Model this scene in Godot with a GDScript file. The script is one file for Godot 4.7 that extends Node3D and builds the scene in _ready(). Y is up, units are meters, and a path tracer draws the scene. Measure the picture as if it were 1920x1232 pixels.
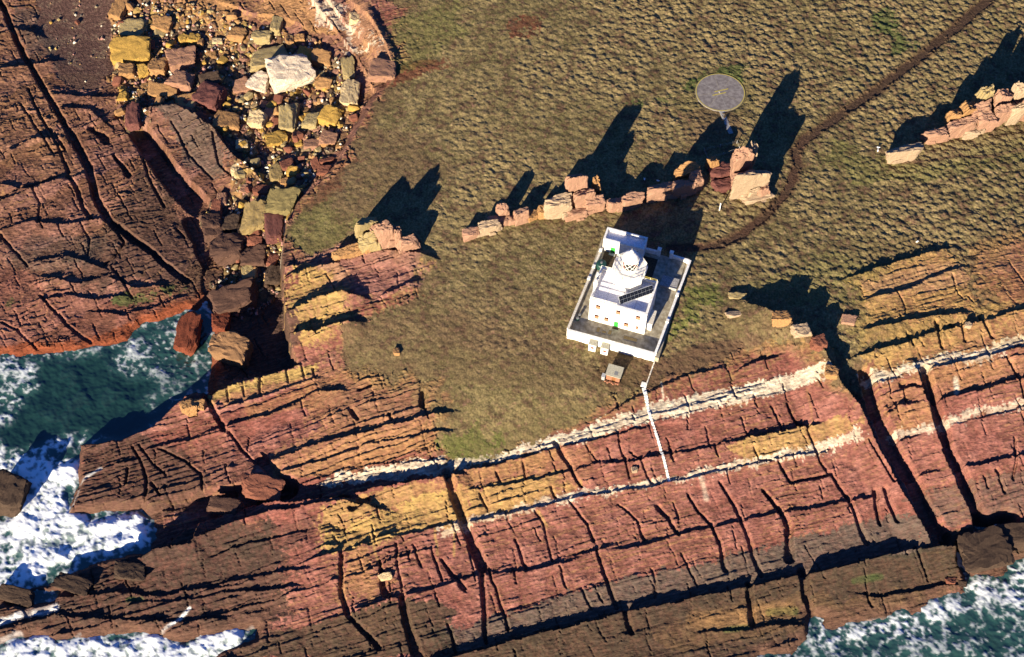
extends Node3D

# Everything below is laid out on a survey frame turned to the strike of the rock beds:
# s runs along the beds, t runs across them towards the sea, both in metres.
const STEP := 0.25
const SEA := -22.0
const CA := 0.962714
const SA := 0.270523
const GRASS := 1
const SHELF := 2
const PLATFORM := 3
const SCREE := 4
const GRAVEL := 5
const TRACK := 6
const WATER := 7

const STRAW := Vector3(0.285, 0.217, 0.103)
const OLIVE := Vector3(0.17, 0.14, 0.062)
const MOSS := Vector3(0.12, 0.15, 0.035)
const HEATH := Vector3(0.15, 0.088, 0.058)
const SOIL := Vector3(0.10, 0.06, 0.038)
const RED_SOIL := Vector3(0.17, 0.052, 0.036)
const RED := Vector3(0.25, 0.084, 0.066)
const ROSE := Vector3(0.31, 0.155, 0.125)
const BROWN := Vector3(0.13, 0.068, 0.048)
const UMBER := Vector3(0.06, 0.041, 0.031)
const WET := Vector3(0.056, 0.044, 0.029)
const SLATE := Vector3(0.105, 0.085, 0.068)
const LICHEN := Vector3(0.42, 0.295, 0.095)
const OCHRE := Vector3(0.36, 0.20, 0.085)
const CREAM := Vector3(0.62, 0.55, 0.42)
const WEED := Vector3(0.22, 0.06, 0.026)
const ALGAE := Vector3(0.06, 0.10, 0.03)
const FOAM := Vector3(0.80, 0.82, 0.82)
const STONE := Vector3(0.24, 0.19, 0.115)

var nx := 0
var nz := 0
var s0 := 0.0
var t0 := 0.0
var count := 0
var active: PackedByteArray
var zone: PackedByteArray
var own: PackedByteArray
var high: PackedFloat32Array
var upper: PackedFloat32Array
var lower: PackedFloat32Array
var cliff: PackedFloat32Array
var shore: PackedFloat32Array
var ridge: PackedFloat32Array
var cut: PackedFloat32Array
var bar: PackedByteArray
var ws: PackedFloat32Array
var wt: PackedFloat32Array
var mi: PackedInt32Array
var tint: PackedVector3Array
var froth: PackedFloat32Array
var wander: PackedByteArray
var stray: PackedByteArray
var speck: PackedByteArray
var thin: PackedByteArray
var block_id: PackedInt32Array
var n_low: PackedByteArray
var n_mid: PackedByteArray
var n_fine: PackedByteArray
var rng := RandomNumberGenerator.new()
var taken := {}
var M := {}


func _ready() -> void:
	rng.seed = 20
	camera_and_light()
	materials()
	survey()
	zones()
	relief()
	colours()
	ground_meshes()
	sea()
	compound()
	crags()
	boulders()
	small_things()


func camera_and_light() -> void:
	var cam := Camera3D.new()
	cam.name = "camera"
	add_child(cam)
	cam.position = Vector3(-26.011, 293.169, 185.648)
	cam.rotation_degrees = Vector3(-58, 0, 0)
	cam.fov = 26.0
	cam.near = 1.0
	cam.far = 6000.0
	cam.current = true
	var sky_look := ProceduralSkyMaterial.new()
	sky_look.sky_top_color = Color(0.16, 0.34, 0.66)
	sky_look.sky_horizon_color = Color(0.32, 0.50, 0.76)
	sky_look.sky_curve = 0.10
	sky_look.sky_energy_multiplier = 0.64
	sky_look.ground_bottom_color = Color(0.05, 0.09, 0.11)
	sky_look.ground_horizon_color = Color(0.22, 0.32, 0.42)
	sky_look.ground_energy_multiplier = 0.4
	var sky := Sky.new()
	sky.sky_material = sky_look
	var e := Environment.new()
	e.background_mode = Environment.BG_SKY
	e.sky = sky
	e.tonemap_mode = Environment.TONE_MAPPER_LINEAR
	e.tonemap_exposure = 3.0
	e.sdfgi_enabled = true
	e.ssao_enabled = true
	e.ssil_enabled = true
	var w := WorldEnvironment.new()
	w.name = "world_environment"
	w.environment = e
	add_child(w)
	var sun := DirectionalLight3D.new()
	sun.name = "sun"
	add_child(sun)
	sun.light_energy = 1.6
	sun.light_color = Color(1.0, 0.945, 0.84)
	sun.light_angular_distance = 0.5
	sun.shadow_enabled = true
	var down := deg_to_rad(16.4)
	var dir := Vector3(0.4560 * cos(down), -sin(down), -0.8900 * cos(down))
	sun.look_at_from_position(Vector3(0, 300, 0), Vector3(0, 300, 0) + dir)


# ---------------------------------------------------------------- helpers

func noise(freq: float, seed_: int, kind := FastNoiseLite.TYPE_SIMPLEX_SMOOTH, octaves := 3, ret := FastNoiseLite.RETURN_DISTANCE) -> FastNoiseLite:
	var n := FastNoiseLite.new()
	n.noise_type = kind
	n.seed = seed_
	n.frequency = freq
	n.fractal_type = FastNoiseLite.FRACTAL_NONE if octaves <= 1 else FastNoiseLite.FRACTAL_FBM
	n.fractal_octaves = octaves
	n.cellular_return_type = ret
	n.cellular_jitter = 1.0
	return n


func layer(n: FastNoiseLite) -> PackedByteArray:
	n.frequency *= STEP
	var im := n.get_image(nx, nz, false, false, false)
	im.convert(Image.FORMAT_L8)
	return im.get_data()


func world(s: float, y: float, t: float) -> Vector3:
	return Vector3(s * CA + t * SA, y, -s * SA + t * CA)


func cell(s: float, t: float) -> int:
	return clampi(int((t - t0) / STEP + 0.5), 0, nz - 1) * nx + clampi(int((s - s0) / STEP + 0.5), 0, nx - 1)


func height_at(s: float, t: float) -> float:
	return high[cell(s, t)]


func surface_at(x: float, z: float) -> float:
	return high[cell(x * CA - z * SA, x * SA + z * CA)]


func numbered(called: String) -> String:
	if not taken.has(called):
		taken[called] = 0
		return called
	taken[called] += 1
	return "%s_%03d" % [called, taken[called]]


func tag(o: Node, label := "", category := "", group := "", kind := "") -> void:
	for pair in [["label", label], ["category", category], ["group", group], ["kind", kind]]:
		if pair[1] != "":
			o.set_meta(pair[0], pair[1])


func thing(called: String, at: Vector3, label: String, category: String, group := "", turn := 0.0) -> Node3D:
	var o := Node3D.new()
	o.name = numbered(called)
	add_child(o)
	o.position = at
	o.rotation.y = turn
	tag(o, label, category, group)
	return o


func part(called: String, mesh: Mesh, mat: Material, parent: Node3D, at := Vector3.ZERO, turn := Vector3.ZERO) -> MeshInstance3D:
	var o := MeshInstance3D.new()
	o.name = called if parent != self else numbered(called)
	o.mesh = mesh
	if mat:
		o.material_override = mat
	parent.add_child(o, true)
	o.position = at
	o.rotation = turn
	return o


func box(x: float, y: float, z: float) -> Mesh:
	# a box with a small bevel along every edge, standing on its base
	var b := minf(0.03, minf(x, minf(y, z)) * 0.2)
	var key := "%f %f %f" % [x, y, z]
	if M.has(key):
		return M[key]
	var st := SurfaceTool.new()
	st.begin(Mesh.PRIMITIVE_TRIANGLES)
	st.set_smooth_group(-1)
	var h := Vector3(x, y, z) / 2.0
	for axis in 3:
		for sg in [-1.0, 1.0]:
			var u := (axis + 1) % 3
			var v := (axis + 2) % 3
			var q: Array[Vector3] = []
			for c in [[-1, -1], [1, -1], [1, 1], [-1, 1]]:
				var p := Vector3.ZERO
				p[axis] = sg * h[axis]
				p[u] = c[0] * (h[u] - b)
				p[v] = c[1] * (h[v] - b)
				q.append(p + Vector3(0, h.y, 0))
			quad(st, q, sg < 0)
	for axis in 3:
		var u := (axis + 1) % 3
		var v := (axis + 2) % 3
		for su in [-1.0, 1.0]:
			for sv in [-1.0, 1.0]:
				var q: Array[Vector3] = []
				for c in [[-1, 0], [1, 0], [1, 1], [-1, 1]]:
					var p := Vector3.ZERO
					p[axis] = c[0] * (h[axis] - b)
					p[u] = su * (h[u] if c[1] == 0 else h[u] - b)
					p[v] = sv * (h[v] - b if c[1] == 0 else h[v])
					q.append(p + Vector3(0, h.y, 0))
				quad(st, q, su * sv < 0)
	st.generate_normals()
	var m := st.commit()
	M[key] = m
	return m


func quad(st: SurfaceTool, q: Array[Vector3], flip := false) -> void:
	var order := [0, 1, 2, 0, 2, 3] if flip else [0, 2, 1, 0, 3, 2]
	for k in order:
		st.add_vertex(q[k])


func rod(a: Vector3, b: Vector3, r: float, sides := 6) -> Mesh:
	var st := SurfaceTool.new()
	st.begin(Mesh.PRIMITIVE_TRIANGLES)
	st.set_smooth_group(0)
	rod_into(st, a, b, r, sides)
	st.generate_normals()
	return st.commit()


func rod_into(st: SurfaceTool, a: Vector3, b: Vector3, r: float, sides := 6) -> void:
	var d := (b - a).normalized()
	var u := d.cross(Vector3.UP if absf(d.y) < 0.9 else Vector3.RIGHT).normalized()
	var v := u.cross(d)
	for k in sides:
		var a0 := TAU * k / sides
		var a1 := TAU * (k + 1) / sides
		var p0 := (u * cos(a0) + v * sin(a0)) * r
		var p1 := (u * cos(a1) + v * sin(a1)) * r
		var q: Array[Vector3] = [a + p0, b + p0, b + p1, a + p1]
		quad(st, q, true)
		for k2 in [b, b + p1, b + p0]:
			st.add_vertex(k2)
		for k2 in [a, a + p0, a + p1]:
			st.add_vertex(k2)


func lathe(profile: Array, sides := 24, smooth := true, phase := 0.0) -> Mesh:
	var st := SurfaceTool.new()
	st.begin(Mesh.PRIMITIVE_TRIANGLES)
	for i in profile.size() - 1:
		st.set_smooth_group(i if smooth else -1)
		var a: Vector2 = profile[i]
		var b: Vector2 = profile[i + 1]
		for k in sides:
			var a0 := TAU * (k + phase) / sides
			var a1 := TAU * (k + 1 + phase) / sides
			var q: Array[Vector3] = [Vector3(a.x * cos(a0), a.y, a.x * sin(a0)), Vector3(b.x * cos(a0), b.y, b.x * sin(a0)), Vector3(b.x * cos(a1), b.y, b.x * sin(a1)), Vector3(a.x * cos(a1), a.y, a.x * sin(a1))]
			if a.x > 0.0:
				st.add_vertex(q[0]); st.add_vertex(q[2]); st.add_vertex(q[3])
			if b.x > 0.0:
				st.add_vertex(q[0]); st.add_vertex(q[1]); st.add_vertex(q[2])
	st.generate_normals()
	return st.commit()


var ball: Array = []

func rock(size: Vector3, rough: float, seed_: int, slabby := false) -> Mesh:
	# a block of stone: the space inside a handful of cleavage planes, each slightly askew
	if ball.is_empty():
		var sphere := SphereMesh.new()
		sphere.radial_segments = 44
		sphere.rings = 24
		ball = sphere.get_mesh_arrays()
	var r := RandomNumberGenerator.new()
	r.seed = seed_ * 7919 + 13
	var planes: Array[Vector4] = []
	for axis in 3:
		for sg in [-1.0, 1.0]:
			var n := Vector3.ZERO
			n[axis] = sg
			var lean := rough * (0.35 if slabby and axis == 1 else 1.0)
			n = (n + Vector3(r.randf_range(-1, 1), r.randf_range(-1, 1), r.randf_range(-1, 1)) * lean).normalized()
			planes.append(Vector4(n.x, n.y, n.z, 0.5 * r.randf_range(0.9, 1.0)))
	for k in 7:
		var n := Vector3(r.randf_range(-1, 1), r.randf_range(-0.6, 1), r.randf_range(-1, 1)).normalized()
		planes.append(Vector4(n.x, n.y, n.z, r.randf_range(0.60, 0.80) if slabby else r.randf_range(0.52, 0.74)))
	var source: PackedVector3Array = ball[Mesh.ARRAY_VERTEX]
	var moved := PackedVector3Array()
	var chips := FastNoiseLite.new()
	chips.seed = seed_
	chips.frequency = 1.1
	chips.fractal_octaves = 3
	var layers := r.randf_range(2.2, 4.0)
	var dip := Vector3(r.randf_range(-0.25, 0.25), 1.0, r.randf_range(-0.25, 0.25))
	for p in source:
		var d := p.normalized()
		var far := 9.0
		for w in planes:
			var c := d.x * w.x + d.y * w.y + d.z * w.z
			if c > 0.02:
				far = minf(far, w.w / c)
		var q := d * far
		var bed := q.dot(dip) * layers + chips.get_noise_3dv(q * 0.9) * 0.5
		far *= 1.0 + chips.get_noise_3dv(q * 2.6) * 0.13 + 0.035 * (absf(fposmod(bed, 1.0) - 0.5) * 2.0 - 0.5) - (0.05 if fposmod(bed, 1.0) < 0.14 else 0.0)
		moved.append(d * far * size)
	var st := SurfaceTool.new()
	st.begin(Mesh.PRIMITIVE_TRIANGLES)
	st.set_smooth_group(-1)
	for k in ball[Mesh.ARRAY_INDEX]:
		st.add_vertex(moved[k])
	st.generate_normals()
	return st.commit()


func block(size: Vector3, rough: float, seed_: int) -> Mesh:
	# a cheap jointed block: a box with worn corners, 44 triangles
	var r := RandomNumberGenerator.new()
	r.seed = seed_ * 104729 + 7
	var st := SurfaceTool.new()
	st.begin(Mesh.PRIMITIVE_TRIANGLES)
	st.set_smooth_group(-1)
	var b := 0.12
	var corner := []
	for k in 8:
		var sg := Vector3(1 if k & 1 else -1, 1 if k & 2 else -1, 1 if k & 4 else -1)
		var c := sg * 0.5 + Vector3(r.randf_range(-1, 1), r.randf_range(-1, 1), r.randf_range(-1, 1)) * rough * 0.3
		var bb := b * r.randf_range(0.5, 2.0)
		var three := []
		for axis in 3:
			var p := c - sg * bb
			p[axis] = c[axis]
			three.append(p * size)
		corner.append(three)
	for k in 8:
		var flip := (int(k & 1 > 0) + int(k & 2 > 0) + int(k & 4 > 0)) % 2 == 1
		var three: Array = corner[k]
		for i in ([0, 2, 1] if flip else [0, 1, 2]):
			st.add_vertex(three[i])
	for axis in 3:
		var u := (axis + 1) % 3
		var v := (axis + 2) % 3
		for sg in 2:
			var q: Array[Vector3] = []
			for c in [[0, 0], [1, 0], [1, 1], [0, 1]]:
				q.append(corner[sg << axis | c[0] << u | c[1] << v][axis])
			quad(st, q, sg == 0)
		for cu in 2:
			for cv in 2:
				var k0 := cu << u | cv << v
				var k1 := k0 | 1 << axis
				var q: Array[Vector3] = [corner[k0][u], corner[k1][u], corner[k1][v], corner[k0][v]]
				quad(st, q, cu != cv)
	st.generate_normals()
	return st.commit()


# ---------------------------------------------------------------- the survey grid

func relief_sheet(rows: Array, w: int, h: int) -> PackedFloat32Array:
	var im := Image.create(w, h, false, Image.FORMAT_RF)
	for j in h:
		for i in w:
			im.set_pixel(i, j, Color(rows[j][i] * 0.1, 0, 0))
	im.resize(nx, nz, Image.INTERPOLATE_CUBIC)
	return im.get_data().to_float32_array()


func fill(p: Array, value: int, grid_name: String) -> void:
	var n := p.size() / 2
	var low := 1e9
	var top := -1e9
	for k in n:
		low = minf(low, p[2 * k + 1])
		top = maxf(top, p[2 * k + 1])
	var grid: PackedByteArray = get(grid_name)
	for j in range(maxi(0, int((low - t0) / STEP)), mini(nz - 1, int((top - t0) / STEP) + 1) + 1):
		var t := t0 + j * STEP
		var cross: Array[float] = []
		for k in n:
			var a: float = p[2 * k + 1]
			var b: float = p[(2 * k + 3) % (2 * n)]
			if (a > t) != (b > t):
				var sa: float = p[2 * k]
				var sb: float = p[(2 * k + 2) % (2 * n)]
				cross.append(sa + (sb - sa) * (t - a) / (b - a))
		cross.sort()
		for k in range(0, cross.size() - 1, 2):
			for i in range(maxi(0, int(ceil((cross[k] - s0) / STEP))), mini(nx - 1, int((cross[k + 1] - s0) / STEP)) + 1):
				grid[j * nx + i] = value
	set(grid_name, grid)


func survey() -> void:
	s0 = -169.86
	t0 = -190.07
	nx = 1400
	nz = 1240
	count = nx * nz
	upper = relief_sheet(upper_rows(), 35, 31)
	lower = relief_sheet(lower_rows(), 35, 31)
	active.resize(count)
	zone.resize(count)
	own.resize(count)
	bar.resize(count)
	high.resize(count)
	cliff.resize(count)
	cliff.fill(9.0)
	shore.resize(count)
	shore.fill(9.0)
	ridge.resize(count)
	cut.resize(count)
	ws.resize(count)
	wt.resize(count)
	mi.resize(count)
	tint.resize(count)
	froth.resize(count)
	thin.resize(count)
	block_id.resize(count)
	fill(frame_outline(), 1, "active")
	n_low = layer(noise(0.03, 3))
	n_mid = layer(noise(0.16, 4, FastNoiseLite.TYPE_SIMPLEX_SMOOTH, 4))
	n_fine = layer(noise(0.7, 5, FastNoiseLite.TYPE_SIMPLEX_SMOOTH, 3))
	var a := layer(noise(0.07, 6, FastNoiseLite.TYPE_SIMPLEX_SMOOTH, 4))
	var b := layer(noise(0.07, 7, FastNoiseLite.TYPE_SIMPLEX_SMOOTH, 4))
	var c := layer(noise(0.5, 8, FastNoiseLite.TYPE_CELLULAR, 1, FastNoiseLite.RETURN_CELL_VALUE))
	var d := layer(noise(0.4, 9, FastNoiseLite.TYPE_CELLULAR, 1, FastNoiseLite.RETURN_CELL_VALUE))
	for j in nz:
		for i in nx:
			var k := j * nx + i
			if active[k] == 0:
				continue
			var u := (a[k] - 128) * 0.0035 + (c[k] - 128) * 0.0010
			var v := (b[k] - 128) * 0.0030 + (d[k] - 128) * 0.0014
			ws[k] = u
			wt[k] = v
			mi[k] = clampi(j + roundi(v / STEP), 0, nz - 1) * nx + clampi(i + roundi(u / STEP), 0, nx - 1)


func stroke(kind: String, p: Array, w0: float, w1: float, amount: float, colour := Vector3.ZERO) -> void:
	# kinds: "ledge" (a crest that falls away on its far side), "cut" (a joint or gully), "cliff", "shore", "paint", "track"
	var n := p.size() / 2
	for k in n - 1:
		var ax: float = p[2 * k]
		var az: float = p[2 * k + 1]
		var bx: float = p[2 * k + 2]
		var bz: float = p[2 * k + 3]
		var dx := bx - ax
		var dz := bz - az
		var l2 := maxf(dx * dx + dz * dz, 0.0001)
		var l1 := sqrt(l2)
		var wa := lerpf(w0, w1, float(k) / (n - 1))
		var wb := lerpf(w0, w1, float(k + 1) / (n - 1))
		var m := maxf(wa, wb) + 1.6
		for j in range(maxi(0, int((minf(az, bz) - m - t0) / STEP)), mini(nz - 1, int((maxf(az, bz) + m - t0) / STEP)) + 1):
			for i in range(maxi(0, int((minf(ax, bx) - m - s0) / STEP)), mini(nx - 1, int((maxf(ax, bx) + m - s0) / STEP)) + 1):
				var c := j * nx + i
				if active[c] == 0:
					continue
				var px := s0 + i * STEP + ws[c] - ax
				var pz := t0 + j * STEP + wt[c] - az
				var f := clampf((px * dx + pz * dz) / l2, 0.0, 1.0)
				var qx := px - dx * f
				var qz := pz - dz * f
				var d := sqrt(qx * qx + qz * qz)
				var w := lerpf(wa, wb, f)
				if d >= w:
					continue
				match kind:
					"ledge":
						if dx * pz - dz * px > 0.0:
							var r := amount * (1.0 - d / w)
							if r > ridge[c]:
								ridge[c] = r
							if d < 0.7:
								bar[c] = 1
						elif d < 0.5:
							bar[c] = 1
					"cut":
						var r := amount * (1.0 - smoothstep(0.45, 1.0, d / w))
						if r > cut[c]:
							cut[c] = r
						if d < maxf(w, 0.8):
							bar[c] = 1
					"cliff":
						cliff[c] = minf(cliff[c], d / w)
					"shore":
						shore[c] = minf(shore[c], d)
					"track":
						if d + (n_fine[c] - 128) * 0.008 + (n_mid[c] - 128) * 0.009 < w:
							zone[c] = TRACK
							tint[c] = colour
					"paint":
						var g := amount * (1.0 - smoothstep(0.3, 1.0, d / w)) * clampf(0.4 + n_mid[c] * 0.0047, 0.0, 1.4)
						tint[c] = tint[c].lerp(colour, clampf(g, 0.0, 1.0))
					"froth":
						froth[c] = maxf(froth[c], amount * (1.0 - d / w))


func patch(p: Array, colour: Vector3, amount: float, ragged := 0.6) -> void:
	own.fill(0)
	fill(p, 1, "own")
	var lo := Vector2(1e9, 1e9)
	var hi := -lo
	for k in p.size() / 2:
		lo = lo.min(Vector2(p[2 * k], p[2 * k + 1]))
		hi = hi.max(Vector2(p[2 * k], p[2 * k + 1]))
	for j in range(maxi(0, int((lo.y - 3.0 - t0) / STEP)), mini(nz - 1, int((hi.y + 3.0 - t0) / STEP)) + 1):
		for i in range(maxi(0, int((lo.x - 3.0 - s0) / STEP)), mini(nx - 1, int((hi.x + 3.0 - s0) / STEP)) + 1):
			var c := j * nx + i
			if active[c] == 0:
				continue
			var m := mi[c] + int((stray[c] - 128) * 0.05 + (n_fine[c] - 128) * 0.04 + (speck[c] - 128) * 0.015) * nx + int((wander[c] - 128) * 0.20 + (n_fine[c] - 128) * 0.09 + (speck[c] - 128) * 0.04)
			if m < 0 or m >= count or own[m] == 0:
				continue
			var g := amount * (1.0 - ragged + ragged * smoothstep(78.0, 168.0, n_mid[c] * 0.55 + n_fine[c] * 0.45))
			tint[c] = tint[c].lerp(colour, g)


func wash(p: Array, amount: float) -> void:
	own.fill(0)
	fill(p, 1, "own")
	for c in count:
		if own[c] and active[c]:
			froth[c] = maxf(froth[c], amount)


func zones() -> void:
	zone.fill(SHELF)
	fill([-26.0, -170.7, -32.2, -136.5, -33.9, -124.2, -35.0, -116.1, -32.4, -100.4, -34.7, -93.5, -41.7, -88.1, -47.6, -80.7, -54.3, -71.8, -61.4, -66.0, -67.9, -62.3, -71.6, -57.0, -75.0, -48.6, -76.0, -40.4, -77.8, -30.2, -77.6, -24.5, -78.1, -19.8, -76.9, -15.4, -88.2, -15.6, -98.1, -15.1, -100.1, -14.4, -103.5, -16.2, -108.3, -16.1, -116.2, -13.4, -123.7, -12.9, -134.8, -14.7, -180.0, -27.2, -164.0, -226.3], PLATFORM, "zone")
	fill([-160.7, -48.1, -151.4, -45.5, -141.2, -43.0, -131.0, -41.0, -124.6, -41.0, -119.0, -41.3, -116.9, -43.9, -114.4, -45.1, -110.2, -44.7, -105.9, -45.6, -102.9, -46.3, -100.0, -45.2, -97.9, -47.2, -96.9, -43.4, -97.2, -38.4, -99.0, -32.1, -100.1, -27.4, -102.3, -20.7, -108.1, -17.1, -116.1, -13.5, -123.5, -12.6, -134.6, -13.9, -136.2, -6.1, -136.2, -2.8, -139.7, 2.6, -140.7, 4.2, -128.6, 6.5, -122.3, 7.5, -120.5, 10.2, -121.0, 15.8, -122.5, 19.0, -130.7, 18.1, -142.6, 19.2, -146.1, 21.1, -153.9, 19.5, -157.1, 19.9, -165.6, 20.0], WATER, "zone")
	fill([-166.4, 29.8, -160.5, 32.4, -150.9, 32.8, -144.0, 36.5, -134.4, 37.6, -127.2, 38.8, -119.2, 42.9, -110.8, 44.3, -101.0, 44.9, -101.6, 46.8, -108.8, 47.3, -115.4, 50.0, -115.6, 58.9, -167.4, 44.3], WATER, "zone")
	fill([1.8, 91.9, 8.8, 82.6, 15.3, 83.8, 21.0, 82.5, 23.1, 77.3, 25.6, 77.8, 24.7, 80.9, 29.6, 80.9, 35.4, 81.8, 40.4, 82.6, 43.6, 81.4, 48.2, 83.1, 52.4, 81.5, 56.2, 81.2, 60.4, 81.1, 62.6, 78.5, 62.1, 73.6, 62.8, 71.6, 62.9, 74.8, 63.1, 78.1, 71.6, 79.7, 74.3, 77.1, 77.2, 77.5, 86.6, 79.5, 70.3, 111.1], WATER, "zone")
	fill([69.5, 65.6, 71.8, 67.1, 76.6, 67.5, 77.5, 68.4, 71.7, 68.8, 69.1, 67.8], WATER, "zone")
	fill([-154.9, 22.8, -149.8, 21.4, -144.1, 23.6, -145.2, 25.0, -151.3, 24.7], WATER, "zone")
	var warped := zone.duplicate()
	for c in count:
		if active[c]:
			warped[c] = zone[mi[c]]
	zone = warped
	wander = layer(noise(0.11, 16, FastNoiseLite.TYPE_SIMPLEX_SMOOTH, 5))
	stray = layer(noise(0.11, 17, FastNoiseLite.TYPE_SIMPLEX_SMOOTH, 5))
	own.fill(0)
	fill([-99.7, -202.9, -108.8, -149.7, -109.3, -138.6, -111.5, -129.8, -110.9, -117.3, -109.0, -108.8, -106.1, -105.9, -100.8, -113.3, -94.5, -114.5, -85.7, -103.1, -79.2, -92.6, -80.2, -87.3, -84.9, -82.4, -86.5, -78.1, -91.8, -77.2, -95.1, -73.5, -93.0, -66.0, -90.5, -60.1, -95.6, -51.1, -92.6, -39.8, -85.8, -37.7, -79.2, -42.0, -71.6, -59.0, -70.3, -65.5, -57.1, -75.7, -48.0, -85.9, -42.5, -93.3, -47.2, -100.6, -46.1, -112.7, -55.9, -126.2, -70.2, -135.0, -78.2, -143.7, -88.4, -150.6, -79.8, -195.7], SCREE, "own")
	fill([-126.1, -211.0, -128.6, -158.3, -131.1, -150.8, -127.1, -139.8, -125.5, -133.1, -123.0, -128.8, -114.4, -125.3, -110.8, -127.5, -110.3, -138.9, -108.0, -149.4, -100.2, -203.1], GRAVEL, "own")
	for j in nz:
		for i in nx:
			var c := j * nx + i
			if active[c] == 0 or zone[c] != PLATFORM:
				continue
			var m := clampi(j + int((stray[c] - 128) * 0.12 + (n_fine[c] - 128) * 0.03), 0, nz - 1) * nx + clampi(i + int((wander[c] - 128) * 0.12 + (n_fine[c] - 128) * 0.03), 0, nx - 1)
			if own[m]:
				zone[c] = own[m]
	# the turf edge wanders more than the rock edges do
	own.fill(0)
	fill([-24.0, -179.5, -27.8, -117.8, -28.0, -107.4, -29.1, -99.6, -33.3, -95.0, -38.7, -88.0, -44.5, -82.4, -50.4, -76.0, -52.9, -71.3, -59.9, -66.3, -65.7, -62.6, -70.1, -57.4, -71.9, -51.0, -71.5, -44.7, -66.1, -43.5, -58.6, -45.0, -53.9, -40.6, -45.2, -35.6, -41.5, -30.8, -42.4, -24.5, -46.9, -22.8, -56.9, -21.7, -64.1, -20.6, -67.8, -15.2, -67.1, -10.4, -60.7, -5.5, -53.3, -2.3, -48.9, 1.5, -47.3, 9.7, -49.4, 16.5, -47.7, 22.4, -40.8, 23.3, -31.5, 23.0, -20.0, 21.6, -10.4, 20.4, -1.9, 18.8, 11.9, 17.6, 26.0, 16.0, 34.5, 15.3, 42.2, 20.7, 44.8, 28.8, 48.8, 33.1, 53.6, 27.5, 59.5, 25.5, 70.4, 24.5, 77.8, 23.8, 76.9, 21.0, 69.6, 19.7, 61.6, 17.0, 60.3, 10.5, 64.4, 5.2, 74.9, 2.6, 83.8, 1.9, 86.4, 8.1, 84.5, 17.1, 84.0, 21.3, 87.2, 22.9, 91.9, 21.8, 90.4, 15.9, 91.2, 10.4, 94.7, 6.5, 101.1, 5.5, 106.7, 6.0, 139.9, 9.9, 205.0, -110.7], 1, "own")
	for j in nz:
		for i in nx:
			var c := j * nx + i
			if active[c] == 0 or zone[c] == WATER or zone[c] == PLATFORM or zone[c] == SCREE or zone[c] == GRAVEL:
				continue
			var m := clampi(j + int((stray[c] - 128) * 0.10 + (n_fine[c] - 128) * 0.085), 0, nz - 1) * nx + clampi(i + int((wander[c] - 128) * 0.17 + (n_mid[c] - 128) * 0.13 - (n_fine[c] - 128) * 0.05), 0, nx - 1)
			if own[m]:
				zone[c] = GRASS
				# thin soil shows where the turf runs out
				var bare := 0
				for reach in [7, 15, 26]:
					for o in [m - reach, m + reach, m - reach * nx, m + reach * nx]:
						if o >= 0 and o < count and own[o] == 0 and active[o]:
							bare += 1
				thin[c] = bare
			elif zone[c] == SHELF:
				var grown := 0
				for reach in [6, 14, 24]:
					for o in [m - reach, m + reach, m - reach * nx, m + reach * nx]:
						if o >= 0 and o < count and own[o]:
							grown += 1
				thin[c] = grown
	stroke("track", [143.8, -78.6, 121.7, -66.7, 107.8, -59.2, 90.8, -51.0, 75.7, -44.6, 64.7, -39.9], 1.5, 1.3, 1.0, SOIL)
	stroke("track", [64.7, -39.9, 60.6, -36.8, 59.8, -32.5, 53.7, -25.3, 44.8, -19.1, 36.2, -15.5, 30.9, -14.5, 18.9, -16.9], 1.25, 1.1, 1.0, RED_SOIL.lerp(SOIL, 0.6))


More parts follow.
